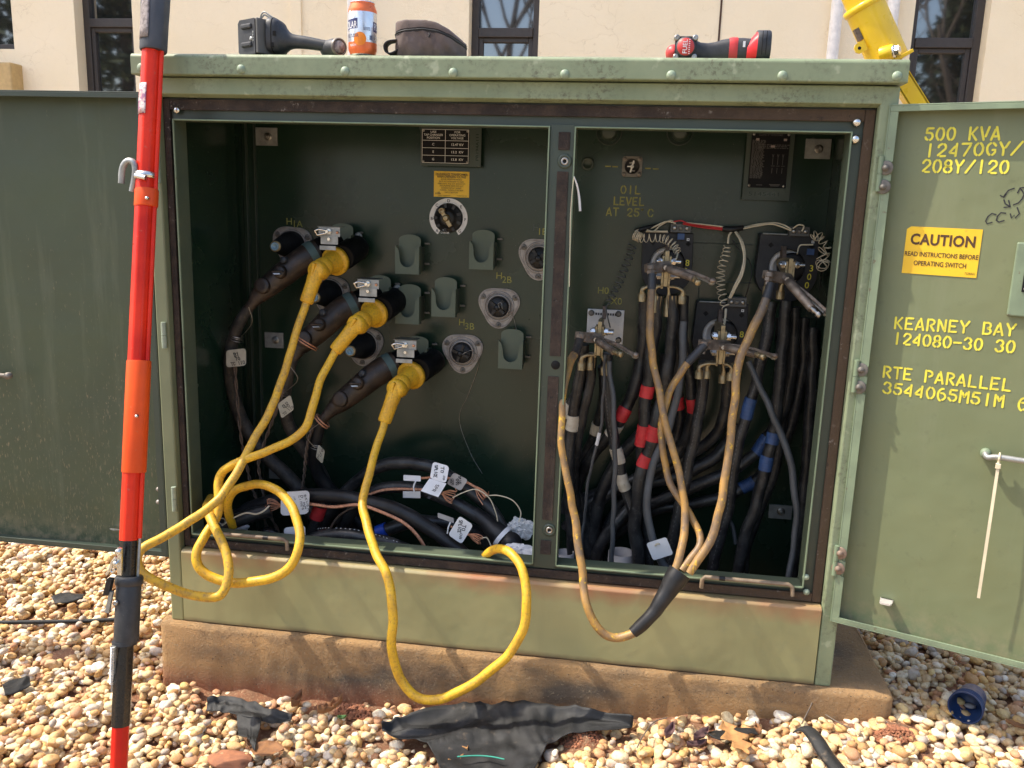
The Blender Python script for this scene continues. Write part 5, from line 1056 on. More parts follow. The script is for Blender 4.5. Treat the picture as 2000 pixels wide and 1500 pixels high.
card('cable_tag', 'narrow cream tag turned edge-on, hanging on the lowest brown cable', ((622, 868, .275), (634, 880, .25), (630, 906, .25), (617, 893, .275)), 'cream_tag', (('110', 0, .1, .2, 60, .9), ('TC', 0, -.2, .16, 60, .7)), grp=TG)
card('cable_tag', 'largest white tag, handwritten lines along one side, behind the round yellow loop', ((550, 962, .145), (604, 958, .15), (604, 1003, .15), (547, 1007, .145)), 'white_plastic', (('SEWER', .42, 0, .07, -84, .7), ('DUMP', .30, .02, .08, -84, .6), ('LINES', .22, 0, .07, -84, .62), ('10', .02, .22, .06, -84, .16), ('FEED', -.18, .02, .05, -84, .4)), grp=TG)
card('cable_tag', 'white tag half hidden by the sill under the large white tag', ((555, 1032, .10), (596, 1026, .10), (597, 1060, .10), (555, 1062, .10)), 'white_plastic', (('SPL', .38, .05, .09, -84, .5),), grp=TG)
t3 = card('cable_tag', 'folded white tag reading TO SPLICE on the highest arch, tallest tag', ((846, 902, .205), (877, 910, .20), (872, 944, .185), (839, 934, .19)), 'white_plastic', (('TO', .12, .18, .17, -80, .34), ('SPLICE', -.22, .0, .17, -80, .7), ('08', .34, -.25, .1, -80, .25)), grp=TG)
tl, tr, br, bl = at(839, 934.5, .19), at(872, 944.5, .185), at(856, 971, .168), at(822, 959, .172); g = G(); g.add([tl, tr, br, bl], [(0, 1, 2, 3)][::-1]); lw = g.build('lower_flap', 'white_plastic', t3); sm = lw.modifiers.new('thick', 'SOLIDIFY'); sm.thickness = .0012
L = G(); stencil(L, 'SPR IN', (tl+bl)/2*.35+(tr+br)/2*.65+V(0, -.002, .012), nrm((bl-tl)+V(0, 0, 0)), nrm(tr-tl), .010, sw=.17, lift=.002); L.build('handwriting', 'ink', lw)
card('cable_tag', 'grey tag with bold black writing beside the folded tag', ((886, 923, .22), (914, 937, .22), (900, 959, .215), (872, 944, .215)), 'grey_tag', (('SPLICE', .1, .2, .17, -62, .6), ('SPRG', 0, -.02, .17, -62, .5), ('1200', -.25, -.15, .15, -62, .5), ('FEED', -.38, -.15, .12, -62, .4)), grp=TG)
o = card('cable_tag', 'small folded white tag with two halves and a tie, over the second arch', ((788, 928, .215), (822, 929, .215), (822, 941, .21), (788, 938, .215)), 'white_plastic', grp=TG)
tl, tr, br, bl = at(787, 960, .205), at(821, 960, .205), at(821, 973, .21), at(787, 972, .21); g = G(); g.add([tl, tr, br, bl], [(3, 2, 1, 0)]); lw = g.build('lower_flap', 'white_plastic', o); sm = lw.modifiers.new('thick', 'SOLIDIFY'); sm.thickness = .0012
p, _ = ppath([(812, 940, .205), (808, 950, .2), (809, 961, .2)], 5); G().tube(p, .0022, 6).build('tie_strap', 'white_plastic', o)
card('cable_tag', 'white tag reading TO SPLICE lying near the black elbow, low at the right', ((898, 1008, .12), (924, 1025, .12), (902, 1063, .12), (875, 1044, .12)), 'white_plastic', (('TO', .08, .16, .13, -66, .26), ('SPLICE', -.16, .12, .12, -66, .55), ('08', .22, -.22, .09, -66, .25)), grp=TG)
card('cable_tag', 'small grey-white folded tag end above the lower TO SPLICE tag', ((855, 1001, .15), (886, 1013, .15), (887, 1021, .15), (855, 1011, .15)), 'grey_tag', grp=TG)
p, _ = ppath([(880, 1020, .145), (876, 1030, .14), (874, 1042, .14)], 5); tag(G().tube(p, .0022, 6).build('tag_strap', 'white_plastic'), 'short white strap joining the grey-white tag end to the lower cable', 'tag strap')
# ------------------------------------------------------------------ low-voltage side
def gauge():
    a, b = T(1216, 307, .012), T(1253, 344, .012); c = (a+b)/2; c[1] = TY-.0004; s_ = (b[0]-a[0])/2; g = G()
    r = s_*.25; poly = [(sx*(s_-r)+r*math.cos(q), sy*(s_-r)+r*math.sin(q)) for sx, sy, a0 in ((1, 1, 0), (-1, 1, 90), (-1, -1, 180), (1, -1, 270)) for q in np.radians(np.linspace(a0, a0+90, 4))]
    g.prism(poly, c, UX, UZ, UN, .014); o = g.build('oil_gauge', 'dull_steel', CAB, bev=.001)
    k = G(); k.lathe([(s_*.74, .0142), (s_*.74, .018), (s_*.66, .018), (s_*.64, .0150), (.0001, .0150)], c, UN, 30); k.build('gauge_rim', 'matt_black', o)
    h = G(); d = nrm(V(.25, 0, 1)); h.obox(c+UN*.017, d, np.cross(UN, d), UN, s_*.6, .0022, .0006); h.lathe([(.0050, .016), (.004, .019), (.0001, .019)], c, UN, 14); h.obox(c+UN*.0172-UX*s_*.33, UX, UZ, UN, s_*.16, .0016, .0005); h.text('LOW', c+UN*.0158-UZ*s_*.42+UX*s_*.08, UX, UZ, .004); h.text('HIGH', c+UN*.0158+UZ*s_*.36, UX, UZ, .004); h.build('pointer', 'plate_line', o)
    for sx in (-1, 1):
        for sz in (-1, 1): p = c+UX*sx*s_*.74+UZ*sz*s_*.74+UN*.0142; q = G(); q.lathe([(.0058, 0), (.0055, .001), (.0034, .0012), (.0034, .003), (.0001, .0032)], p, UN, 14); q.build('gauge_screw', 'flange_metal', o)
gauge()
for px, py in ((1187.5, 325), (1201.5, 325.5), (1265.5, 329), (1280.5, 330)): c = T(px, py, .0004); G().obox(c, UX, UZ, UN, .0078, .0016, .0003).build('level_dash', 'stencil_dim', CAB)
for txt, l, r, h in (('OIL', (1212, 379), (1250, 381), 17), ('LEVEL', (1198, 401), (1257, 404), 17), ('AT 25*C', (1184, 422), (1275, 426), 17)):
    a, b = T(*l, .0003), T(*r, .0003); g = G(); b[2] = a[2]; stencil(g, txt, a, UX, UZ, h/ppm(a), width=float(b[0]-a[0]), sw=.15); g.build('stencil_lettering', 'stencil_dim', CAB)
c = T(1148, 320, .0004); G().lathe([(.018, 0), (.018, .006), (.013, .010), (.011, .004), (.0001, .004)], c, UN, 24).build('drain_plug', 'dark_green', CAB)
for px in (1190, 1328):
    c = T(px, 258, .0); g = G(); g.lathe([(.0, .0), (.024, .0), (.024, .012), (.019, .014), (.019, .020), (.022, .022), (.022, .030), (.016, .034), (.0001, .035)], c, UN, 24); g.build('relief_valve', 'dark_green', CAB)
    g = G(); g.ring(c+UN*.003, UN, .034, .0018, 30, 6); g.build('weld_ring', 'dark_green', CAB)
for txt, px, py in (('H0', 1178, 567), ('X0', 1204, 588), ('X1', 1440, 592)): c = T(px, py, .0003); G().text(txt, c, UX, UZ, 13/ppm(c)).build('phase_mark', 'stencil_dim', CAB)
def nameplate():
    y = TY-.02; a, b = at(1470, 246, y), at(1534, 368, y); br = G(); br.box(a[0]-.012, b[0]+.012, y, y+.002, b[2]-.032, a[2]+.02); br.box(a[0]-.012, a[0]-.004, y+.0022, TY-.0003, b[2]-.032, b[2]-.026); bo = br.build('plate_bracket', 'dark_green', CAB)
    pl = G().box(a[0], b[0], y-.002, y-.0003, b[2], a[2]).build('nameplate', 'plate_black', bo, bev=.001); w_, h = b[0]-a[0], a[2]-b[2]; o = V(a[0], y-.0021, b[2]); q = lambda x, z: o+UX*x*w_+UZ*z*h
    L = G(); L.text('COOPER  3φ  TRANSFORMER'.replace('φ', 'P'), q(.5, .86), UX, UZ, .0052, .004, width=.62*w_); L.build('lettering', 'plate_dim', pl)
    L = G(); rr = random.Random(3)
    for r in range(34):
        z = .77-.0185*r
        x = .03
        while x < .33: wd = rr.uniform(.02, .07); L.obox(q(x+wd/2, z)+UN*.0003, UX, UZ, UN, wd*w_/2, .0009, .0002); x += wd+rr.uniform(.008, .03)
    for r in range(3):
        x = .2
        while x < .95: wd = rr.uniform(.02, .08); L.obox(q(x+wd/2, .70-.026*r)+UN*.0003, UX, UZ, UN, wd*w_/2, .0011, .0002); x += wd+rr.uniform(.008, .03)
    for k in range(3):                                    # winding diagram
        x = .6+.13*k
        for (x0, z0, x1, z1) in ((x-.02, .55, x, .50), (x+.02, .55, x, .50), (x, .5, x, .38), (x-.03, .36, x+.06, .36), (x, .33, x, .24)): p, r_ = q(x0, z0), q(x1, z1); d = nrm(r_-p); L.obox((p+r_)/2+UN*.0003, d, np.cross(UN, d), UN, np.linalg.norm(r_-p)/2, .0006, .0002)
    for x, z, wd in ((.30, .045, .16), (.70, .055, .28), (.70, .035, .22)): L.obox(q(x, z)+UN*.0003, UX, UZ, UN, wd*w_/2, .0009, .0002)
    L.build('fine_print', 'plate_dim', pl)
    L = G(); L.obox(q(.16, .785)+UN*.0004, UX, UZ, UN, .004, .0028, .0002); L.obox(q(.88, .785)+UN*.0004, UX, UZ, UN, .004, .0028, .0002); L.obox(q(.57, .675)+UN*.0006, UX, UZ, UN, .005, .0026, .0002); L.build('engraved_box', 'plate_pink', pl)
    for x, z in ((.06, .87), (.96, .87), (.04, .035), (.95, .035)): G().lathe([(.0038, 0), (.003, .0012), (.0001, .0015)], q(x, z), UN, 10).build('screw', 'steel', pl)
    L = G(); L.text('5145441', V((a[0]+b[0])/2-.004, y-.0004, b[2]-.016), UX, UZ, .010, 0, width=w_*.8); L.build('stamped_number', 'tank_paint', bo)
nameplate()
# ------------------------------------------------------------------ current transformers, terminals and lugs
CT = [dict(c=(1303, 516), top=455, bl=(1252, 1349), num='80', blk=(1310, 436, 1349, 455), lab='upper left'), dict(c=(1537, 522), top=459, bl=(1482, 1592), num='300', blk=(1543, 442, 1580, 462), lab='upper right'), dict(c=(1406, 655), top=592, bl=(1358, 1455), num='8', blk=(1422, 580, 1457, 600), lab='lower')]
YT = .405                                                  # front of the ring plates
for i, d in enumerate(CT):
    c = at(*d['c'], YT); k = 1/ppm(c); top = (d['c'][1]-d['top'])*k; hl, hr = (d['c'][0]-d['bl'][0])*k, (d['bl'][1]-d['c'][0])*k; R = .5*(hl+hr)
    body = [(-hl, top), (hr, top)]+[(hr*1.08*math.cos(a), -.012+R*1.08*math.sin(a)) for a in np.linspace(-.15, -math.pi+.15, 15)]
    rin = .047
    g = G(); n = 60; an = np.linspace(0, 2*math.pi, n, endpoint=False)
    def edge(a):
        dx, dz = math.cos(a), math.sin(a); best = 9
        for j in range(len(body)):
            (x1, z1), (x2, z2) = body[j], body[(j+1) % len(body)]; den = dx*(z2-z1)-dz*(x2-x1)
            if abs(den) < 1e-9: continue
            t = (x1*(z2-z1)-z1*(x2-x1))/den; s_ = (x1*dz-z1*dx)/den
            if t > 0 and -1e-6 <= s_ <= 1+1e-6: best = min(best, t)
        return best
    an = np.array(sorted(list(an)+[math.atan2(top, hr), math.atan2(top, -hl)])); n = len(an); ed = [edge(a) for a in an]
    P = lambda r, a, y: V(c[0]+r*math.cos(a), y, c[2]+r*math.sin(a))
    rows = [[P(rin, a, TY-.001) for a in an], [P(rin, a, YT) for a in an], [P(e, a, YT) for a, e in zip(an, ed)], [P(e, a, TY-.001) for a, e in zip(an, ed)]]
    g.sheet([r+[r[0]] for r in rows][::-1], False); ct = g.build('current_transformer', 'ct_black', CAB, bev=.0015)
    w_ = G(); w_.lathe([(rin*.985, .002), (rin*.985, .030), (rin*.70, .030), (rin*.68, .012), (.0001, .012)], V(c[0], TY, c[2]), UN, 40); w_.build('bushing_disc', 'dial_white' , ct)
    w_ = G(); w_.lathe([(rin*.80, .012), (rin*.80, .0345), (rin*.6, .036), (.0001, .036)], V(c[0]+.015, TY, c[2]+.001), UN, 36); w_.build('bushing_core', 'black_rubber', ct)
    for dx in (-.62, .78): p = V(c[0]+R*dx, YT-.0001, c[2]+top*.66); G().lathe([(.0075, 0), (.0074, .0006), (.0001, .0006)], p, UN, 4, False).build('mount_hole', 'hole_dark', ct)
    p = V(c[0]+hr*.80, YT-.0001, c[2]+top*.80); L = G(); L.obox(p+UN*.0004, UX, UZ, UN, .0035, .0035, .0003); L.build('date_label', 'white_plastic', ct); L = G(); L.obox(p+UN*.0009, UX, UZ, UN, .0015, .0015, .0002); L.build('date_mark', 'ink', ct)
    L = G()
    for j, ch in enumerate(d['num']): L.text(ch, V(c[0]+hr*(.84-.05*j), YT-.0004, c[2]+.006-.0225*j-(.0 if i != 1 else .006)), UX, UZ, .0165, .012)
    L.build('ratio_number', 'stencil_yellow', ct)
    x0, z0, x1, z1 = d['blk']; a, b = at(x0, z0, YT-.01), at(x1, z1, YT-.01); g = G(); g.box(a[0], b[0], YT-.014, YT+.02, b[2], a[2]); tb = g.build('terminal_block', 'tool_grey', ct, bev=.001)
    for f_, m in ((.2, 'steel'), (.5, 'dull_steel'), (.8, 'steel')): p = V(a[0]+(b[0]-a[0])*f_, YT-.0141, (a[2]+b[2])/2); G().lathe([(.006, 0), (.0055, .003), (.003, .004), (.0001, .004)], p, UN, 12).build('terminal_screw', m, tb)
    a, b = at(d['bl'][0]+8, d['top']-3, YT-.005), at(x0-5, d['top']-1, YT-.005); G().rod(a, b, .0022, 8).build('shorting_bar', 'galvanised', ct)
    if i < 2: p = at(*[(1330, 462), (1583, 492)][i], YT-.012); G().obox(p, UX, UZ, UN, .009, .008, .003).build('lead_seal', 'blue_tape', ct)
a, b = T(1148, 603, .006), T(1216, 673, .006); g = G(); g.box(a[0], b[0], TY-.006, TY-.0003, b[2], a[2]); npl = g.build('neutral_plate', 'silver_plate', CAB, bev=.001)
L = G()
for k in range(9):
    if k != 4: L.obox(V((a[0]+b[0])/2-.027+.0068*k, TY-.0065, a[2]-.013), UX, UZ, UN, .0024, .0032, .0003)
L.build('lettering', 'ink', npl)
for px, py in ((1155, 611), (1208, 613), (1208, 664)): p = T(px, py, .006); q = G(); q.lathe([(.0085, 0), (.0085, .003), (.006, .005)], p, UN, 16); q.hexnut(p+UN*.005, UN, .006, .006); q.build('plate_bolt', 'dull_steel', npl)
SP = [dict(x=1304, t=490, b=560, y=.30), dict(x=1546, t=505, b=545, y=.30), dict(x=1413, t=636, b=712, y=.30), dict(x=1172, t=628, b=695, y=.30)]
for i, d in enumerate(SP):
    a, b = at(d['x'], d['t'], d['y']-.06), at(d['x'], d['b'], d['y']-.06); x, hw = a[0], .0050; y0 = d['y']-.06
    g = G(); g.prism([(y0, b[2]), (y0, a[2]), (y0+.05, a[2]), (TY-.02, a[2]-.012), (TY-.02, (a[2]+b[2])/2), (y0+.05, b[2])], (x-hw, 0, 0), V(0, 1, 0), UZ, UX, 2*hw); sp = g.build('spade_terminal', 'brass', CAB, bev=.0012)
    hgt = a[2]-b[2]
    for kx, sgn in ((0, -1), (1, 1)):
        lx = x+sgn*(hw+.0035); g = G(); g.box(lx-.0028, lx+.0028, y0+.004, y0+.045, b[2]-.006, a[2]-hgt*.15); g.build('lug_tongue', 'brass', sp, bev=.001)
        for jz in ((.30, .72) if i in (0, 2) else (.32,)):
            for jy in (.012, .036):
                p = V(lx+sgn*.003, y0+jy, a[2]-hgt*jz); q = G(); q.lathe([(.011, 0), (.011, .002)], p, UX*sgn, 16); q.hexnut(p+UX*sgn*.002, UX*sgn, .0088, .008); q.rod(p+UX*sgn*.010, p+UX*sgn*(.024 if sgn > 0 else .013), .0052, 10); q.build('terminal_bolt', 'bright_steel' if jz < .5 and jy < .02 else 'steel', sp)
    for kk, off in enumerate(((-.026, .011, .045, -.056), (-.050, -.014), (-.050, -.030, .030, .012), (-.043, -.022, .018))[i]):
        sgn = -1 if off < 0 else 1; yl = y0+.016+.012*(kk % 2); big = abs(off) > .02
        p0 = V(x+sgn*(hw+.004), yl, b[2]+.006); p1 = V(x+off, yl, b[2]-.020 if not big else b[2]-.010); p2 = p1-UZ*.014
        g = G(); pth = spline([p0, p0-UZ*.006, p0*.5+p1*.5+(UZ*.001 if big else -UZ*.004), p1, p2], 6); n = len(pth); hw_ = np.interp(np.linspace(0, 1, n), [0, .6, 1], [.0024, .0030, .0062]); hy_ = np.interp(np.linspace(0, 1, n), [0, .6, 1], [.015, .014, .0105])
        tn = np.gradient(pth, axis=0); tn /= np.linalg.norm(tn, axis=1)[:, None]; nx = np.stack([-tn[:, 2], 0*tn[:, 1], tn[:, 0]], 1)
        g.add([pth[j]+V(0, s_*hy_[j], 0)+k*nx[j]*hw_[j] for j in range(n) for s_ in (-1, 1) for k in (-1, 1)], [(4*j+a_, 4*j+b_, 4*j+4+b_, 4*j+4+a_) for j in range(n-1) for a_, b_ in ((0, 1), (1, 3), (3, 2), (2, 0))], True); ar = g.build('lug_arm', 'brass', sp)
        G().lathe([(.0088, 0), (.0105, -.003), (.0105, -(.048 if i == 0 and not big or i == 0 and kk == 0 else .022))], p2+UZ*.003, UZ, 16).build('lug_barrel', 'brass', ar)
    g = G(); q = V(x, TY-.05, a[2]); g.prism([(-.03, 0), (.03, 0), (.012, .035), (-.012, .035)], q+UN*-.0+V(0, .0, -.01), V(0, 1, 0), UZ, UX, .01); g.build('spade_root', 'old_copper', sp, bev=.002)
def lv(label, pts, tapes=(), m='black_cable', lug=None, dots=False, name='power_cable', seg=14):
    p, r = ppath(pts, 8, .005); o = G().tube(p, r, seg).build(name, m); tag(o, label, 'cable', 'low-voltage cables in the right compartment' if name == 'power_cable' else 'thin ground wires in the right compartment')
    for (py0, py1, mt) in tapes:
        # band between two pixel heights along the cable
        ys = np.interp(np.linspace(0, len(pts)-1, len(p)), range(len(pts)), [q[1] for q in pts]); idx = [j for j in range(len(p)) if min(py0, py1) <= ys[j] <= max(py0, py1)]
        if len(idx) >= 2:
            j0, j1 = idx[0], idx[-1]; pb = p[j0:j1+1]; g = G(); q = spline(pb, 3); rr = float(r[j0])*1.14; n = len(q)
            g.tube(q, [rr*(1+.025*((k//2) % 2)) for k in range(n)], 18); tb = g.build('tape_band', mt, o)
    if lug:
        j1 = lug; q = p[:j1+1]; g = G(); rr = float(r[0]); g.tube(q, rr*1.02, 8, smooth=False); g.build('crimp_lug', 'brass', o, bev=.001)
        k = min(len(p)-1, j1+3); G().tube(p[j1:k+1], rr*.86, 14).build('bare_strands', 'copper', o)
    if dots:
        g = G(); q = spline(p, 2)
        for k in range(6, len(q)-1, 2): rr = float(r[min(len(r)-1, k//2)]); g.obox(q[k]+UN*rr*.9+UX*rr*-.35, q[k+1]-q[k], UX, UN, .0028, .0011, .0006)
        g.build('print_marks', 'plate_dim', o)
    return o
RT, BT, WT = 'red_tape', 'blue_tape', 'white_tape'
lv('black cable with one white tape band, farthest left by the mullion', [(1142, 672, .27, 10), (1138, 710, .28, 10.5), (1128, 765, .29, 11), (1118, 825, .30, 11.5), (1112, 880, .31, 11), (1112, 950, .32, 11), (1118, 1040, .33, 11), (1122, 1120, .33, 11)], [(808, 843, WT)])
lv('black cable with a dirty white band half hidden behind the leftmost cable', [(1150, 690, .31, 9.5), (1140, 740, .32, 10), (1122, 775, .33, 10), (1110, 800, .34, 10), (1106, 840, .35, 10), (1120, 930, .37, 10), (1150, 1040, .38, 11), (1190, 1120, .38, 11)], [(785, 818, WT)])
lv('black cable hanging from the brass crimp lug left of the thin grey wires', [(1156, 690, .27, 9.5), (1155, 722, .275, 9.5), (1149, 765, .285, 9.5), (1136, 820, .30, 10), (1125, 880, .33, 10), (1122, 960, .36, 10.5), (1140, 1060, .37, 11), (1172, 1120, .37, 11)], lug=7)
lv('black cable carrying a dirty cream band, in shadow behind the thin wires', [(1176, 715, .30, 9.5), (1180, 760, .32, 9.5), (1172, 810, .35, 10), (1164, 840, .37, 10), (1146, 880, .39, 10), (1120, 930, .40, 10), (1100, 1000, .41, 10)], [(825, 848, WT)])
lv('black cable with two white tape bands, crossing down to the right', [(1186, 690, .28, 11), (1185, 740, .28, 11.5), (1190, 800, .28, 11.5), (1200, 860, .28, 11), (1207, 890, .28, 10.5), (1214, 930, .28, 10.5), (1226, 970, .28, 11), (1238, 1010, .28, 11), (1246, 1060, .28, 11), (1250, 1125, .28, 11)], [(872, 908, WT), (922, 955, WT)], dots=True)
lv('black cable with a slanting red band then a loose white band', [(1262, 575, .29, 12), (1258, 640, .30, 12.5), (1252, 690, .31, 12.5), (1242, 745, .31, 13), (1228, 785, .31, 12), (1214, 815, .31, 12), (1196, 845, .33, 11), (1165, 880, .36, 11), (1135, 930, .39, 11), (1110, 990, .40, 11)], [(795, 822, RT), (828, 850, WT)])
lv('black cable with two red bands one above the other, left of the tan ground cables', [(1284, 575, .265, 11), (1280, 640, .27, 11.5), (1272, 700, .27, 12), (1265, 760, .27, 12), (1258, 830, .27, 12), (1253, 880, .28, 11), (1258, 940, .29, 11), (1262, 1010, .3, 11), (1268, 1120, .3, 11)], [(752, 784, RT), (824, 868, RT)], lug=4)
lv('black cable hanging from the right brass crimp lug, two red bands near mid height', [(1312, 575, .265, 11), (1314, 635, .265, 11.5), (1308, 700, .265, 12), (1300, 760, .265, 12.5), (1285, 815, .26, 12.5), (1276, 845, .26, 12.5), (1266, 885, .26, 12), (1256, 912, .26, 12), (1245, 960, .26, 12.5), (1240, 1020, .27, 13), (1246, 1090, .27, 13), (1252, 1130, .27, 13)], [(828, 860, RT), (888, 914, RT)], lug=6)
lv('grey-sheathed black cable swinging right to a red band beside the lower ring plate', [(1336, 578, .275, 10), (1334, 620, .28, 10), (1336, 680, .30, 10.5), (1346, 735, .31, 11), (1352, 790, .32, 11), (1346, 840, .34, 11), (1325, 880, .36, 11), (1285, 915, .37, 11), (1220, 945, .38, 11), (1160, 990, .39, 11), (1130, 1040, .40, 11)], [(770, 808, RT)])
lv('black cable with a short red band in the shadow behind the tan ground cables', [(1322, 590, .33, 10), (1322, 700, .35, 10), (1325, 780, .36, 10), (1328, 820, .37, 10.5), (1318, 860, .38, 11), (1290, 900, .39, 11), (1230, 940, .40, 11), (1160, 965, .41, 11), (1115, 985, .41, 11)], [(770, 796, RT)])
lv('straight black cable with printed marks, below the lower ring plate', [(1376, 705, .27, 11), (1374, 745, .275, 11.5), (1370, 790, .28, 11.5), (1358, 850, .28, 11), (1343, 910, .28, 11), (1330, 980, .28, 11), (1316, 1050, .28, 11), (1304, 1125, .28, 11)], dots=True)
lv('black cable bending left from the lower terminal into the shadow', [(1420, 722, .29, 10), (1420, 770, .31, 10.5), (1412, 820, .33, 10.5), (1392, 858, .35, 11), (1350, 885, .37, 11), (1290, 925, .39, 11), (1220, 980, .40, 11), (1170, 1050, .41, 11)])
lv('black cable with a blue band at the right end of the lower terminal', [(1506, 590, .30, 11), (1498, 650, .30, 11.5), (1484, 710, .30, 11.5), (1472, 760, .30, 10.5), (1460, 805, .30, 11), (1444, 860, .30, 11), (1432, 930, .30, 11), (1420, 1000, .30, 11), (1400, 1070, .30, 11), (1384, 1140, .30, 11)], [(776, 822, BT)], dots=True)
lv('black cable with two blue bands, hanging from the upper right clamp', [(1536, 590, .29, 11.5), (1530, 660, .29, 11.5), (1522, 730, .29, 11.5), (1516, 800, .29, 11.5), (1510, 850, .29, 11.5), (1500, 890, .29, 11.5), (1492, 925, .29, 11.5), (1478, 980, .29, 11.5), (1458, 1040, .29, 11.5), (1436, 1140, .29, 11.5)], [(842, 868, BT), (890, 922, BT)])
lv('black cable curving far left under a bright blue band, upper of two', [(1552, 600, .33, 11), (1548, 700, .34, 11), (1534, 790, .35, 11), (1506, 840, .36, 11), (1488, 868, .36, 11), (1470, 892, .36, 11), (1430, 918, .36, 12), (1370, 945, .36, 12), (1300, 972, .37, 12), (1240, 1000, .38, 12), (1180, 1050, .39, 12), (1150, 1120, .40, 12)], [(850, 888, 'blue_tape')])
lv('black cable curving far left under a low slanting blue band', [(1572, 620, .36, 11), (1566, 730, .37, 11), (1546, 830, .38, 11), (1510, 900, .38, 11), (1478, 934, .38, 11), (1452, 952, .38, 11), (1420, 968, .38, 11), (1350, 985, .39, 11), (1270, 1000, .40, 11), (1190, 1050, .41, 11)], [(936, 956, 'blue_tape')])
lv('black cable arching left behind everything at the height of the upper blue band', [(1440, 830, .38, 12), (1410, 880, .38, 12), (1360, 915, .38, 12), (1290, 940, .39, 12), (1220, 950, .40, 12), (1150, 980, .40, 12), (1105, 1030, .41, 12)])
lv('black cable rising steeply between the red and white bands, in shadow', [(1300, 690, .37, 11), (1290, 780, .37, 11), (1262, 830, .38, 11), (1225, 875, .38, 12), (1190, 930, .38, 12), (1165, 1000, .38, 13), (1152, 1080, .38, 13), (1150, 1130, .38, 13)])
lv('black cable arching low at the left floor of the right compartment', [(1250, 975, .36, 11), (1215, 1010, .35, 12), (1185, 1045, .35, 12), (1165, 1090, .35, 12), (1160, 1130, .35, 12)])
lv('dark cable dropping straight along the right wall', [(1588, 640, .36, 11), (1584, 760, .36, 11), (1576, 900, .36, 11), (1562, 1020, .36, 11), (1545, 1140, .36, 11)])
lv('dark cable between the two blue-banded cables, in shadow', [(1524, 620, .36, 10), (1528, 760, .36, 10), (1520, 880, .37, 10), (1490, 980, .37, 10), (1460, 1060, .37, 10), (1450, 1140, .37, 10)], dots=True)
lv('black cable behind the tan ground cable with printed dots, lower centre', [(1345, 990, .34, 9), (1330, 1020, .34, 9), (1318, 1070, .34, 9), (1310, 1130, .34, 9)], dots=True)
lv('slim grey wire with a white marker, dropping from the neutral terminal', [(1182, 690, .225, 3), (1180, 750, .225, 3), (1175, 810, .23, 3), (1168, 865, .235, 3), (1156, 910, .24, 3), (1146, 960, .25, 3), (1138, 1030, .27, 3), (1134, 1120, .28, 3)], [(838, 872, 'white_plastic')], m='grey_wire', name='ground_wire', seg=8)
lv('slim grey wire running straight down in front of the white-banded cable', [(1192, 705, .21, 4.5), (1193, 750, .20, 4.8), (1199, 830, .19, 4.8), (1200, 920, .19, 4.8), (1197, 1010, .19, 4.8), (1195, 1125, .19, 4.8)], m='grey_wire', name='ground_wire', seg=8)
lv('grey wire holding a white card low in the right compartment', [(1336, 628, .235, 7.5), (1333, 690, .23, 7.5), (1325, 760, .22, 7.5), (1308, 830, .21, 7.5), (1282, 890, .20, 7.5), (1268, 945, .19, 7.8), (1264, 1000, .18, 8), (1272, 1045, .17, 8), (1288, 1085, .16, 8), (1310, 1120, .16, 8)], m='grey_wire', name='ground_wire', seg=10)
lv('grey wire with a copper nick, sweeping down near the right wall', [(1462, 705, .24, 5.5), (1480, 745, .23, 6), (1502, 795, .22, 6.5), (1528, 850, .21, 7), (1545, 905, .20, 7), (1553, 960, .19, 7), (1555, 1010, .18, 6.5), (1550, 1070, .17, 6), (1536, 1135, .16, 6)], m='grey_wire', name='ground_wire', seg=10)
lv('short curl of grey wire low at the centre right', [(1420, 1010, .32, 4), (1432, 1030, .32, 4), (1438, 1060, .32, 4)], m='grey_wire', name='ground_wire', seg=8)
card('blank_card', 'blank white card tied on a grey wire low in the right compartment', ((1262, 1062, .135), (1301, 1048, .13), (1315, 1083, .13), (1276, 1094, .135)), 'white_plastic', cat='card', rc=.12)
p, _ = ppath([(1276, 1070, .145), (1284, 1062, .125), (1292, 1064, .145)], 4); tag(G().tube(p, .0022, 6).build('tie_loop', 'zip_tie'), 'small pale tie fixing the blank white card to its wire', 'cable tie')
for lab, x0, x1, y0 in (('grey cardboard-like conduit end at the bottom left of the right compartment', 1086, 1122, 1078), ('pale round conduit end behind the sill, left of the white card', 1188, 1240, 1078)):
    a, b = at(x0, y0, .30), at(x1, y0, .30); c = (a+b)/2; g = G(); r = (b[0]-a[0])/2; g.lathe([(r, -.25), (r, 0), (r*.9, 0), (r*.88, -.1)], c, UZ, 28); tag(g.build('conduit_stub', 'grey_tag'), lab, 'conduit', 'conduit ends in the cabinet floor')
# ------------------------------------------------------------------ locking ground clamps and their tan cables
GC = thing('ground_cable_set', 'four dirty tan ground cables with locking-plier clamps joined in a black sleeve', 'ground cables', at(1290, 1170, -.08))
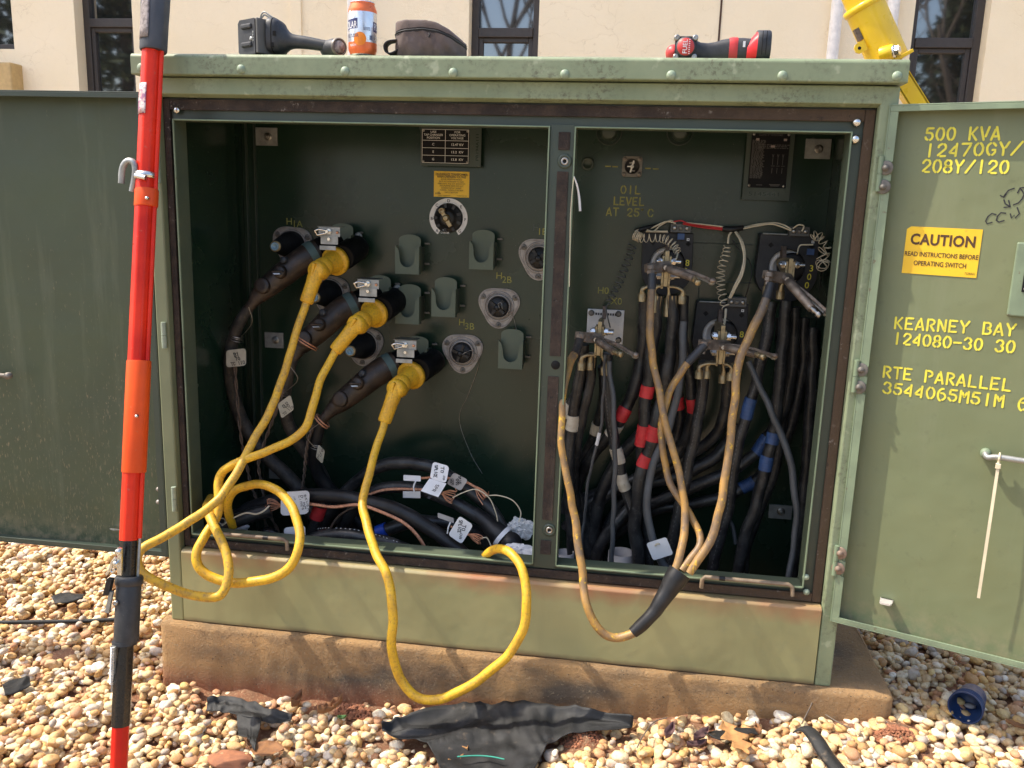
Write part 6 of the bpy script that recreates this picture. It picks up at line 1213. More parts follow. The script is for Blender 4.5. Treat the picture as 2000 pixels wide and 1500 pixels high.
# each clamp: pivot (left end with cable stud), jaw, handle tip A (with adjusting screw), handle tip B
CL = [dict(piv=(1270, 522, .17), jaw=(1300, 522, .20), a=(1355, 544, .12), knob=(1361, 550, .105), b=(1391, 548, .13), cab=(1273, 538, .165)),
      dict(piv=(1502, 536, .17), jaw=(1535, 545, .20), a=(1586, 603, .11), knob=(1606, 620, .10), b=(1617, 610, .115), cab=(1506, 556, .165)),
      dict(piv=(1375, 671, .17), jaw=(1412, 676, .20), a=(1476, 692, .12), knob=(1489, 697, .105), b=(1514, 695, .13), cab=(1376, 677, .16)),
      dict(piv=(1134, 656, .17), jaw=(1165, 662, .20), a=(1199, 687, .12), knob=(1212, 692, .105), b=(1241, 693, .13), cab=(1132, 664, .165))]
for i, d in enumerate(CL):
    pv, jw, A, K, B = [at(*d[k]) for k in ('piv', 'jaw', 'a', 'knob', 'b')]
    ax = nrm(A-jw); sd = nrm(np.cross(ax, V(0, -.6, 1))); up = np.cross(sd, ax); tb = 1.0 if i != 1 else 1.15
    g = G(); m = (pv+jw)/2; d1 = nrm(jw-pv); n1 = nrm(np.cross(d1, V(0, -1, .2)))
    L = float(np.linalg.norm(jw-pv))
    g.prism([(-.006, -.010), (L*.5, -.013), (L*1.25, -.016), (L*1.5, -.006), (L*1.2, .010), (L*.55, .013), (-.006, .010)], pv, d1, n1, np.cross(d1, n1), .016)
    j = g.build('clamp_jaw', 'rusty_tool', GC, bev=.0025)
    g = G(); g.hexnut(pv+n1*.006, n1, .010, .010); g.rod(pv+n1*.016, pv+n1*.026, .006, 10); g.lathe([(.013, -.004), (.013, .006)], pv, n1, 14); g.build('stud_nut', 'rusty_tool', j)
    p = jw+nrm(V(0, -1, 0))*.018; g = G(); g.hexnut(p, UN, .0062, .004); g.build('pivot_rivet', 'steel', j)
    h = spline([jw-ax*.02+UN*.006, jw+ax*.03+UN*.012, (jw+A)/2+UN*.010, A], 5); r = np.interp(np.linspace(0, 1, len(h)), [0, .25, .7, 1], [.006, .0108, .0098, .0088])*tb
    g = G(); n = len(h)
    # channel-section upper handle: flattened tube
    u, v, _ = basis(ax); q = G().tube(h, r, 14); nn = nrm(np.cross(ax, V(0, -1, 0))); vs = []
    cen = np.repeat(h, 14, 0); arr = np.array(q.v[:len(cen)]); dlt = arr-cen; comp = dlt@V(0, -1, 0); arr = cen+dlt-np.outer(comp, V(0, -1, 0))*.25
    g.add(arr, [f for f in q.f if len(f) == 4], True); g.add(arr[-14:], [tuple(range(14))]); g.build('clamp_handle', 'rusty_tool', j)
    g = G(); kd = nrm(K-A); g.rod(A-kd*.010, A+kd*.016, .0052*tb, 12); g.lathe([(.0068*tb, -.011), (.0068*tb, -.006)], A+kd*.015, kd, 16); g.lathe([(.0068*tb, 0), (.0076*tb, .002), (.0076*tb, .010), (.0066*tb, .012), (.0001, .0118)], A+kd*.015, kd, 16); g.build('adjusting_screw', 'brass' if i != 1 else 'steel', j)
    lo = jw+ax*.01-nn*.004+V(0, .012, 0)
    for s_, off in ((0, V(0, 0, 0)), (1, V(0, .014, -.006))):
        h2 = spline([lo+off, (lo*.5+B*.5)+V(0, .006, .004)+off, B+off], 6); g = G()
        g.add([p_+a_*V(0, .005, 0)+b_*nn*.0036 for p_ in h2 for a_ in (-1, 1) for b_ in (-1, 1)], [(4*q_+x_, 4*q_+y_, 4*q_+4+y_, 4*q_+4+x_) for q_ in range(len(h2)-1) for x_, y_ in ((0, 1), (1, 3), (3, 2), (2, 0))]); g.ball(B+off, .0088, 12, (1, 1, .75)); g.build('release_lever' if s_ else 'lower_handle', 'galvanised' if s_ else 'rusty_tool', j, bev=.0006)
GP = [[(1273, 535, .165, 9), (1271, 570, .155, 9.5), (1269, 620, .145, 9.5), (1272, 675, .13, 9.5), (1280, 730, .115, 9), (1292, 790, .09, 9), (1306, 850, .07, 9), (1320, 900, .05, 9), (1332, 955, .03, 9), (1338, 1005, .01, 9.5), (1337, 1050, -.015, 9.8), (1329, 1085, -.04, 10), (1320, 1112, -.055, 10)],
      [(1507, 552, .165, 9.5), (1500, 575, .155, 10.5), (1487, 605, .14, 11), (1468, 645, .12, 11), (1451, 685, .10, 10.5), (1440, 725, .08, 10.5), (1434, 775, .06, 10), (1428, 840, .04, 10), (1422, 900, .02, 10), (1412, 960, .0, 10.2), (1402, 1010, -.015, 10.4), (1386, 1055, -.03, 10.6), (1366, 1090, -.045, 10.6), (1346, 1118, -.055, 10.6)],
      [(1378, 675, .165, 9.5), (1352, 700, .155, 9.5), (1330, 728, .145, 9), (1308, 765, .13, 8.8), (1296, 805, .11, 8.6), (1291, 850, .09, 8.6), (1297, 900, .075, 8.6), (1310, 945, .06, 8.6), (1330, 980, .04, 8.6), (1350, 1010, .02, 8.6), (1365, 1040, .0, 8.8), (1366, 1065, -.02, 9), (1350, 1090, -.04, 9.5), (1332, 1113, -.055, 9.5)],
      [(1132, 662, .165, 9), (1124, 685, .14, 10.5), (1114, 705, .11, 10), (1106, 735, .07, 8.5), (1099, 780, .03, 8.5), (1097, 830, .01, 8.5), (1099, 880, -.005, 8.8), (1108, 930, -.015, 9), (1118, 985, -.025, 9.5), (1126, 1040, -.04, 10), (1133, 1090, -.06, 10), (1139, 1140, -.08, 10), (1146, 1180, -.10, 10.2), (1160, 1215, -.11, 10.4), (1180, 1237, -.11, 10.4), (1205, 1246, -.11, 10.4), (1228, 1240, -.11, 10.4), (1245, 1230, -.105, 10.4)]]
for i, q in enumerate(GP):
    p, r = ppath(q, 8, .004); r = r*.80; G().tube(p, r, 16).build('ground_cable', 'tan_cable', GC)
    j0 = 2; k = 6 if i else 4
    G().tube(p[0:k*2], r[0:k*2]*1.10, 16).build('cable_ferrule', 'tool_black' if i != 3 else 'dusty_cable', GC)
p, r = ppath([(1236, 1236, -.107, 11), (1252, 1222, -.102, 13), (1268, 1206, -.098, 13), (1280, 1192, -.092, 14), (1290, 1176, -.086, 15.5), (1304, 1155, -.075, 18), (1318, 1132, -.065, 22), (1328, 1117, -.058, 23)], 6); G().tube(p, r, 20).build('shrink_sleeve', 'black_rubber', GC)
# ------------------------------------------------------------------ instrument wiring
WH = thing('instrument_wiring', 'thin white and red wires with coiled leads joining the three black ring plates', 'wiring', at(1420, 450, .40))
def coil(pts, turns, m='zip_tie', r=.0012):
    p, rad = ppath(pts, 14); p = spline(p, 4); n = len(p); rad = np.interp(np.linspace(0, 1, n), np.linspace(0, 1, len(rad)), rad)
    t = np.gradient(p, axis=0); t /= np.linalg.norm(t, axis=1)[:, None]; ref = V(0, -1, .05); u = np.cross(t, ref); u /= np.linalg.norm(u, axis=1)[:, None]; w_ = np.cross(t, u)
    m_ = turns*14; ti = np.linspace(0, n-1, m_); f = lambda arr: np.stack([np.interp(ti, range(n), arr[:, k]) for k in range(3)], 1)
    P, U, W_ = f(p), f(u), f(w_); R = np.interp(ti, range(n), rad); a = np.linspace(0, turns*2*math.pi, m_)
    G().tube(P+(R*np.cos(a))[:, None]*U+(R*np.sin(a))[:, None]*W_, r, 6).build('coiled_lead', m, WH)
coil([(1240, 459, .34, 9), (1246, 462, .335, 9), (1256, 465, .33, 8.5), (1285, 465, .32, 7.5), (1303, 469, .31, 8.5), (1318, 482, .30, 8), (1324, 494, .29, 6)], 16)
coil([(1236, 478, .37, 8), (1230, 500, .37, 7.5), (1220, 525, .37, 7.5), (1210, 550, .37, 7.5), (1200, 570, .37, 6), (1189, 590, .36, 7)], 11, 'grey_wire', .0014)
coil([(1420, 480, .39, 6), (1417, 500, .38, 8.5), (1409, 525, .37, 8), (1407, 550, .37, 8.5), (1410, 575, .36, 8.5), (1418, 602, .34, 8)], 13)
coil([(1585, 466, .36, 7), (1596, 460, .35, 10), (1604, 468, .34, 8), (1616, 485, .33, 7), (1606, 495, .33, 14), (1612, 508, .33, 9), (1606, 516, .33, 13), (1609, 521, .32, 10)], 13)
def wire(pts, m='zip_tie', r=1.6, name='wire'):
    p, _ = ppath(pts, 8); G().tube(p, r/ppm(p[0]), 6).build(name, m, WH)
wire([(1190, 592, .34), (1184, 600, .33), (1186, 616, .31), (1192, 640, .28)], 'tool_grey', 1.4)
wire([(1324, 494, .28), (1322, 502, .26), (1320, 506, .25)]); wire([(1418, 604, .33), (1416, 625, .30), (1414, 634, .27)], r=2.4)
wire([(1240, 452, .36), (1255, 446, .37), (1275, 452, .37), (1290, 440, .38), (1308, 431, .385), (1318, 434, .385)])
wire([(1244, 449, .37), (1270, 446, .375), (1300, 433, .38), (1320, 436, .38)])
wire([(1262, 452, .38), (1304, 452, .38)], r=2.)
wire([(1312, 434, .385), (1330, 431, .38), (1345, 437, .38), (1380, 442, .40), (1414, 446, .41)], 'red_tape', 1.5)
wire([(1334, 437, .38), (1370, 444, .40), (1414, 449, .41)], 'red_tape', 1.7); wire([(1340, 435, .38), (1380, 439, .40), (1414, 443, .41)])
wire([(1450, 445, .41), (1480, 438, .41), (1510, 435, .40), (1530, 439, .39), (1546, 448, .38)]); wire([(1450, 447, .40), (1480, 441, .40), (1510, 438, .39), (1545, 450, .38)])
wire([(1432, 449, .40), (1424, 460, .395), (1422, 476, .39)], r=2.2); wire([(1434, 450, .40), (1446, 470, .38), (1453, 500, .37), (1448, 530, .36), (1434, 560, .36), (1424, 582, .37)], r=2.0); wire([(1436, 450, .40), (1451, 475, .38), (1455, 505, .37), (1450, 535, .36), (1437, 562, .36), (1427, 582, .37)], r=2.0)
wire([(1430, 468, .395), (1445, 490, .39), (1462, 508, .39), (1468, 530, .39), (1462, 560, .39), (1456, 580, .40)], 'matt_black', 1.2)
wire([(1549, 446, .38), (1560, 439, .37), (1570, 442, .37), (1566, 452, .37)]); wire([(1588, 478, .35), (1576, 478, .36), (1562, 480, .37), (1557, 496, .36)], r=1.5)
p, r = ppath([(1412, 447, .405, 5), (1430, 448, .40, 6.5), (1452, 445, .405, 5)], 5); G().tube(p, r, 12).build('tape_wrap', 'black_rubber', WH)
p, r = ppath([(1240, 451, .37, 4), (1256, 447, .37, 5), (1275, 442, .38, 4), (1300, 436, .39, 3)], 5); G().tube(p, r, 12).build('tape_wrap', 'black_rubber', WH)
lt = thing('loose_wire_tie', 'white wire end and flat tie hanging over the right edge of the mullion', 'wire', at(1125, 400, .02))
p, _ = ppath([(1121, 345, .012), (1117, 380, .012), (1114, 430, .012), (1113, 500, .012), (1112, 560, .012)], 8); G().tube(p, .0009, 6).build('wire', 'zip_tie', lt)
p, _ = ppath([(1121, 345, .012), (1127, 362, .02), (1131, 385, .03), (1133, 412, .035)], 8); G().tube(p, [.0014+.0018*min(1, k/len(p)*1.4) for k in range(len(p))], 6).build('flat_tie', 'white_plastic', lt)
# ------------------------------------------------------------------ the red telescoping pole leaning on the lid
def red_pole():
    top, low = at(298, 60, -.055), at(232, 1500, -.43); ax = nrm(top-low)
    def on(py):                                            # point of the pole axis at picture height py
        a, b = 0., 1.
        lo_, hi_ = low-ax*.2, top+ax*.6
        for _ in range(40):
            m = (a+b)/2; p = lo_+(hi_-lo_)*m; d = AX@(p-CAM); y = 750+FPX*d[1]/d[2]
            if y > py: a = m
            else: b = m
        return lo_+(hi_-lo_)*m
    foot = low-ax*((low[2]-.015)/ax[2]); t = thing('telescopic_pole', 'bright red telescoping pole with a grey grip and black latch leaning on the cabinet lid', 'pole', foot)
    sd = nrm(np.cross(ax, V(0, -1, 0)))                    # towards the right in the picture
    if sd[0] < 0: sd = -sd
    fr = np.cross(sd, ax); fr = fr if fr[1] < 0 else -fr
    def octo(a, b, r, m, name, seg=8, off=0., rr=None):
        p, q = on(a)+sd*off, on(b)+sd*off; g = G(); an = np.linspace(0, 2*math.pi, 32, endpoint=False)
        rad = [r/max(abs(math.cos((x % (2*math.pi/seg))-math.pi/seg)), .93)*math.cos(math.pi/seg) if seg else r for x in an]
        vs = [c+k*(math.cos(x)*sd+math.sin(x)*fr) for c in (p, q) for x, k in zip(an, rad)]
        g.add(vs, [(i, (i+1) % 32, 32+(i+1) % 32, 32+i) for i in range(32)], True); g.add(vs[:32], [tuple(range(32))[::-1]]); g.add(vs[32:], [tuple(range(32))]); return g.build(name, m, t)
    k = ppm(on(700))
    rw = lambda px, py: px/2/ppm(on(py))
    octo(1560, 1416, rw(33, 1450), 'pole_red', 'foot_section')
    octo(1416, 1140, rw(36, 1300), 'black_gloss', 'black_section')
    octo(1140, 1052, rw(35, 1100), 'black_gloss', 'black_section')
    octo(1054, 60, rw(37, 600), 'pole_red', 'red_section')
    g = G(); r0 = .0052
    a, b = on(1050)+sd*(rw(37, 600)+r0*.6), on(85)+sd*(rw(37, 600)+r0*.6); g.rod(a, b, r0, 10); g.build('side_rod', 'pole_red', t)
    a2, b2 = on(1140)+sd*(rw(37, 600)+.003), on(1050)+sd*(rw(37, 600)+.004); G().rod(a2, b2, .0032, 8).build('side_cable', 'galvanised', t)
    def sleeve(a, b, r, m, name, bulge=1.0, off=.0):
        p, q = on(a), on(b); L = float(np.linalg.norm(q-p)); d = nrm(q-p); an = np.linspace(0, 2*math.pi, 32, endpoint=False); g = G(); rows = []
        for h, kx in ((0, .97), (.003, 1.), (L-.003, bulge), (L, bulge*.97)):
            rows.append([p+d*h+kx*r*((math.cos(x)*1.14+.16)*sd+math.sin(x)*fr) for x in an]+[p+d*h+kx*r*(1.30*sd)])
        g.sheet(rows, True); g.add(rows[0][:-1], [tuple(range(32))[::-1]]); g.add(rows[-1][:-1], [tuple(range(32))]); return g.build(name, m, t)
    def rivet(px, py, r=.006, m='bright_steel', parent=None):
        q = on(py); p = at(px, py, q[1]-rw(40, py)-.0022); G().lathe([(r, -.004), (r*.9, .0), (r*.5, .0022), (.0001, .003)], p, V(0, -1, 0), 14).build('rivet', m, parent or t)
    c1 = sleeve(404, 370, rw(40, 390), 'pole_orange', 'orange_collar'); rivet(286, 387, .0045, parent=c1)
    c2 = sleeve(922, 704, rw(41, 800), 'pole_orange', 'orange_collar'); rivet(266, 813, .004, parent=c2)
    # tapered grey grip at the top
    p, q = on(101), on(-60); d = nrm(q-p); g = G(); rows = []; an = np.linspace(0, 2*math.pi, 28, endpoint=False); L = float(np.linalg.norm(q-p))
    for h, kx in ((0, .94), (.004, 1.0), (.07, 1.02), (.10, 1.05), (L, 1.08)):
        rows.append([p+d*h+sd*.004+rw(47, 60)*kx*(min(1.0, max(-1.0, math.cos(x)*1.12))*sd+math.sin(x)*fr) for x in an]); rows[-1].append(rows[-1][0])
    g.sheet(rows, True); g.add(rows[0][:-1], [tuple(range(28))[::-1]]); gr = g.build('grip', 'grip_grey', t)
    def wrap(py0, py1, a0, a1, r, m, name, parent, off=0.):
        rows = []
        for py in np.linspace(py0, py1, 6): rows.append([on(py)+sd*off+r*(math.cos(x)*sd+math.sin(x)*fr) for x in np.linspace(a0, a1, 10)])
        g = G().sheet(rows, True); o = g.build(name, m, parent); s_ = o.modifiers.new('thick', 'SOLIDIFY'); s_.thickness = .0012; return o
    wrap(82, -10, 1.45, 2.85, rw(47, 60)*1.06, 'worn_silver', 'worn_tape', gr, .004)
    wrap(227, 168, 1.35, 2.35, rw(37, 600)*1.02, 'sticker_worn', 'worn_sticker', t)
    # bent hook held by a hose clamp
    c = on(345); pl = lambda px, py, dy=0: at(px, py, c[1]-.012+dy)
    g = G(); g.tube(spline([pl(237, 358), pl(238, 335), pl(243, 320), pl(252, 314), pl(261, 318), pl(264, 332), pl(262, 352), pl(258, 374)], 6), 6.0/ppm(c), 14); g.build('hook', 'galvanised', t)
    a, b = on(340), on(349); g = G(); rr = rw(39, 345)*1.06
    rows = [[c_+rr*(math.cos(x)*sd+math.sin(x)*fr) for x in np.linspace(0, 2*math.pi, 33)] for c_ in (on(350), on(339))]; g.sheet(rows, True); cl = g.build('hose_clamp', 'bright_steel', t); s_ = cl.modifiers.new('thick', 'SOLIDIFY'); s_.thickness = .0012
    p = at(274, 345, c[1]-rr-.004); G().rod(p-UX*.012+UZ*.002, p+UX*.013-UZ*.002, .0058, 10).build('clamp_screw', 'bright_steel', cl)
    # latch housing
    def band(a, b, r, m, name): 
        p, q = on(a), on(b); L = float(np.linalg.norm(q-p)); return G().lathe([(r*.96, 0), (r, .003), (r, L-.003), (r*.96, L)], p, nrm(q-p), 28).build(name, m, t)
    hs = sleeve(1252, 1140, rw(42, 1200), 'tool_black', 'latch_housing'); 
    p, q = on(1142), on(1122); g = G(); d = nrm(q-p); rows = []; an = np.linspace(0, 2*math.pi, 28)
    for h, kx in ((0, .9), (.004, 1), (.016, 1), (.02, .92)): rows.append([p+d*h+rw(48, 1130)*kx*((math.cos(x)*1.12+.16)*sd+math.sin(x)*fr) for x in an])
    g.sheet(rows, True); g.add(rows[0][:-1], [tuple(range(27))[::-1]]); g.add(rows[-1][:-1], [tuple(range(27))]); g.build('housing_rim', 'tool_black', hs)
    p, q = on(1258), on(1250); g = G(); g.lathe([(rw(46, 1250), 0), (rw(46, 1250), .008)], p, ax, 24); g.build('housing_rim', 'tool_black', hs)
    c = on(1180); pl = lambda px, py, dy=0: at(px, py, c[1]-.018+dy)
    rv = G().lathe([(.0055, -.004), (.005, .002), (.003, .0025), (.003, .001), (.0001, .001)], at(225, 1178, c[1]-rw(42, 1200)-.002), UN, 14).build('housing_screw', 'steel', hs)
    g = G(); pr = [pl(234, 1070), pl(234, 1123)]; n_ = nrm(np.cross(pr[1]-pr[0], V(0, -1, 0)))
    g.obox((pr[0]+pr[1])/2, pr[1]-pr[0], n_, UN, np.linalg.norm(pr[1]-pr[0])/2, .005, .002); g.lathe([(.0065, -.001), (.0065, .004), (.003, .005)], pl(231, 1078, -.003), UN, 14); g.lathe([(.0055, -.001), (.0055, .006), (.003, .007)], pl(227, 1100, -.003), UN, 14)
    g.tube(spline([pl(228, 1088), pl(220, 1098), pl(216, 1110), pl(209, 1122)], 4), .0038, 8); g.tube([pl(222, 1090), pl(230, 1106)], .003, 8); g.tube(spline([pl(214, 1112), pl(220, 1118), pl(226, 1112)], 4), .0028, 8); g.build('latch_lever', 'bright_steel', t)
    g = G(); g.obox((pl(216, 1130)+pl(209, 1160))/2, pl(216, 1130)-pl(209, 1160), n_, UN, .020, .006, .006); g.build('latch_arm', 'black_rubber', t); g = G(); q0, q1 = pl(218, 1155), pl(210, 1196); g.obox((q0+q1)/2, q1-q0, n_, UN, np.linalg.norm(q1-q0)/2, .0045, .003); g.build('latch_tail', 'galvanised', t)
    # slotted strip with its spring
    c = on(1310); r_ = rw(36, 1300); pl2 = lambda px, py: at(px, py, c[1]-r_*.75)
    a, b = pl2(222, 1262), pl2(221, 1352); d = nrm(b-a); n_ = nrm(np.cross(d, V(0, -1, 0))); g = G(); g.obox((a+b)/2, d, n_, UN, np.linalg.norm(b-a)/2, .0052, .0012); st = g.build('spring_strip', 'galvanised', t)
    a, b = pl2(223, 1262), pl2(221, 1335); a = a+UN*.005; b = b+UN*.005; n = 24*10; g = G(); tt = np.linspace(0, 1, n); an = tt*24*2*math.pi
    g.tube(np.outer(1-tt, a)+np.outer(tt, b)+.0042*(np.outer(np.cos(an), n_)+np.outer(np.sin(an), UN)), .0011, 5); g.build('spring', 'bright_steel', st)
red_pole()
# ------------------------------------------------------------------ things standing on the lid
LZ = 1.6035
def lid_p(px, y): q = at(px, 112, y); return V(q[0], y, LZ+ .0125*max(0, y+.019)/1.2)
def black_tool():
    y = .035; o = lid_p(580, y); K = ppm(at(580, 80, y)); t = thing('impact_tool', 'black cordless tool lying on the lid left of the orange can', 'power tool', o)
    P = lambda px, py, dy=0.: V(at(px, py, y+dy)[0], y+dy, at(px, py, y)[2])
    # battery: block turned a little, label end to the left
    u = nrm(V(.86, -.5, 0)); v = V(.5, .86, 0); c = (P(510, 72)); g = G(); hx, hy, hz = .032, .038, (P(500, 36)-P(500, 106))[2]/2
    cb = V(c[0], y-.004, o[2]+hz+.0005); 
    g = G(); ch = .007; g.prism([(-hx, -hz+ch), (-hx+ch, -hz), (hx, -hz), (hx, hz-.002), (-hx+ch, hz-.002), (-hx, hz-ch-.002)], cb-v*hy, u, UZ, v, 2*hy); ba = g.build('battery', 'tool_black', t, bev=.004)
    g = G(); g.obox(cb+u*(hx+.004), u, v, UZ, .004, hy*.96, hz*.96); g.build('battery_seam', 'tool_grey', ba, bev=.002)
    fw = -u; g = G()
    wn = -v
    for dz in (.55, -.45): q = cb+wn*(hy+.001)+UZ*hz*dz+u*.002; g.obox(q, u, UZ, wn, .019, .0055, .004)
    g.build('battery_rail', 'tool_black', ba, bev=.003)
    L = G(); L.obox(cb-u*(hx+.0003)-v*.002, v, UZ, -u, .026, hz*.60, .0004); L.build('battery_label', 'grey_tag', ba)
    g = G(); q = cb+wn*(hy+.0006)+u*.018-UZ*.004
    g.lathe([(.0045, 0), (.0045, .001), (.0001, .0012)], q-UZ*.002, wn, 14); g.build('charge_button', 'galvanised', ba); g = G()
    for k in range(4): g.obox(q+u*.008+UZ*(.012-.006*k), u, UZ, wn, .0016, .002, .0005)
    g.build('charge_light', 'galvanised', ba)
    # foot of the grip, then the grip and the motor head to the right
    p, r = ppath([(537, 73, y, 33), (545, 73, y, 33.5), (553, 75, y, 30), (560, 78, y, 23), (568, 80, y, 15), (580, 82, y, 12.5), (605, 84, y, 12), (630, 88, y, 11.5), (648, 93, y, 12.5), (660, 93, y, 14)], 6)
    b = G(); rows = []
    for px, pt, pb, hy_ in spline([(534, 38, 108, .036), (542, 38, 108, .0365), (550, 41, 107.5, .035), (556, 47, 105.5, .030), (562, 56, 102, .024), (569, 64, 98, .018), (580, 69, 96, .0155), (600, 72, 97, .015), (625, 77, 100, .0145), (645, 81, 103, .0145), (660, 82, 105, .016)], 4):
        x = P(px, 90)[0]; zt, zb = P(px, pt)[2], P(px, pb)[2]; zm, hh = (zt+zb)/2, (zt-zb)/2; e_ = .55 if px < 556 else .8
        rows.append([(x, y-.006+hy_*abs(math.cos(a))**e_*np.sign(math.cos(a)), zm+hh*abs(math.sin(a))**e_*np.sign(math.sin(a))) for a in np.linspace(0, 2*math.pi, 33)])
    b.sheet(rows, True); b.add(rows[0][:-1], [tuple(range(32))]); b.add(rows[-1][:-1], [tuple(range(32))[::-1]]); bo = b.build('grip', 'tool_black', t)
    G().tube([V(*q) for q in rows[5][:-1]], .0012, 6, closed=True).build('housing_seam', 'hole_dark', bo)
    for px, py in ((550, 72), (546, 94)): q = P(px, py); G().obox(V(q[0], y-.0405, q[2]), UX, UZ, UN, .0035, .005, .002).build('vent_slot', 'hole_dark', bo)
    e = nrm(V(.80, -.60, 0)); c = P(650, 88); c = V(c[0], y-.008, o[2]+.0205); G().lathe([(.010, -.03), (.0165, -.024), (.0195, -.012), (.0200, .010), (.0185, .020), (.0175, .030)], c, e, 28).build('motor_head', 'tool_black', t)
    G().lathe([(.0192, .026), (.0192, .033), (.0165, .034), (.0160, .030), (.0001, .030)], c, e, 28).build('drive_collar', 'dull_steel', t)
    G().lathe([(.0150, .0302), (.0135, .0335), (.0001, .036)], c, e, 20).build('drive_face', 'worn_silver', t)
    g = G(); q = P(516, 33); g.tube(spline([q+V(-.012, .004, -.004), q+V(-.006, 0, .006), q+V(.002, -.002, .010), q+V(.012, -.002, .004), q+V(.028, 0, -.006)], 6), .0018, 6); g.tube(spline([q+V(-.010, .004, -.004), q+V(0, 0, .004), q+V(.008, 0, .001), q+V(.022, 0, -.006)], 6), .0018, 6); g.build('belt_clip', 'galvanised', t)
black_tool()
def can():
    y = .012; o = lid_p(708.5, y); R = 27.5/ppm(at(708, 60, y)); H = (at(708, 4, y)-at(708, 110, y))[2]; t = thing('beverage_can', 'orange and silver drink can standing on the front edge of the lid', 'can', o)
    def band(h0, h1, m, name, r0=1., r1=1.): G().lathe([(R*r0, H*h0), (R*r1, H*h1)], o, UZ, 40).build(name, m, t)
    g = G(); g.lathe([(R*.72, .0005), (R*.8, 0), (R*.86, .004), (R*.99, .013), (R, .016), (R, H*.84), (R*.985, H*.86), (R*.84, H*.955), (R*.83, H*.965), (R*.86, H*.985), (R*.84, H), (R*.80, H*.985), (.0001, H*.975)], o, UZ, 44); body = g.build('can_body', 'can_silver', t)
    G().lathe([(R*.865, .0035), (R*.995, .0125), (R*1.004, .0165), (R*1.004, H*.245)], o, UZ, 44).build('lower_band', 'can_orange', body)
    G().lathe([(R*1.004, H*.80), (R*1.004, H*.84), (R*.992, H*.862), (R*.848, H*.953), (R*.838, H*.964), (R*.868, H*.984)], o, UZ, 44).build('upper_band', 'can_orange', body)
    a0 = math.atan2(CAM[1]-o[1], CAM[0]-o[0])              # angle of the side facing the path in front
    def wrapv(g, xs, fs, r):                               # flat artwork bent round the can
        g.add([(o[0]+r*math.cos(a0+x/R), o[1]+r*math.sin(a0+x/R), o[2]+z) for x, z in xs], fs)
    def patch(x0, x1, z0, z1, m, name, r=1.006, tilt=0.):
        g = G(); n = 12; xs = [(x0+(x1-x0)*i/n, (z0 if k == 0 else z1)+tilt*(i/n)) for k in (0, 1) for i in range(n+1)]; wrapv(g, xs, [(i, i+1, n+2+i, n+1+i) for i in range(n)], R*r); return g.build(name, m, body)
    patch(-R*1.75, -R*.36, H*.46, H*.645, 'can_navy', 'name_badge', 1.006, .003); patch(R*.82, R*1.9, H*.45, H*.63, 'can_navy', 'name_badge', 1.006, -.003)
    def words(txt, xc, zc, h, m, r, bold=.01, wd=None):
        vs, fs = font_mesh(txt, bold); k = h/.7; kx = k if not wd else wd/(max(q[0] for q in vs)-min(q[0] for q in vs)); g = G(); wrapv(g, [(xc+q[0]*kx, zc+(q[1]-.35)*k) for q in vs], fs, R*r); g.build('lettering', m, body)
    words('POLAR', -R*1.02, H*.555, H*.125, 'white_plastic', 1.012, .012, R*1.22); words('POLAR', R*1.42, H*.54, H*.125, 'white_plastic', 1.012, .012, R*1.05)
    g = G(); n = 26; xs = [(-R*.20+R*.45*q*math.cos(a), H*.295+R*.45*q*math.sin(a)) for q in (.02, .35, .7, 1) for a in np.linspace(0, 2*math.pi, n, endpoint=False)]; wrapv(g, xs, [(j*n+i, j*n+(i+1) % n, (j+1)*n+(i+1) % n, (j+1)*n+i) for j in range(3) for i in range(n)], R*1.009); g.build('fruit_disc', 'can_fruit', body)
    words('SELTZER', -R*.86, H*.355, H*.065, 'can_navy', 1.013, .0, R*1.15); words('PEACH', -R*.75, H*.18, H*.04, 'white_plastic', 1.012, .01, R*.55)
    g = G(); xs = [(-R*1.05+R*.18*math.cos(a), H*.71+R*.42*math.sin(a)*(1 if math.sin(a) > 0 else .5)) for a in np.linspace(0, 2*math.pi, 16, endpoint=False)]; wrapv(g, xs, [tuple(range(16))], R*1.009); g.build('white_flame', 'white_plastic', body)
    g = G(); n = 6
    for k in range(3): xs = [(R*(.05+.5*i/n), H*(.50-.022*k)+zz) for zz in (0, .0012) for i in range(n+1)]; wrapv(g, xs, [(i, i+1, n+2+i, n+1+i) for i in range(n)], R*1.006)
    for k in range(9): xs = [(R*(.5+.028*k)+dx, H*(.28+zz)) for zz in (0, .09) for dx in (0, R*.014)]; wrapv(g, xs, [(0, 1, 3, 2)], R*1.006)
    g.build('fine_print', 'can_navy', body)
    G().lathe([(R*.22, 0), (R*.22, .0012), (.0001, .0014)], V(o[0], o[1]-R*.2, o[2]+H*.976), UZ, 16).build('pull_tab', 'can_silver', body)
can()
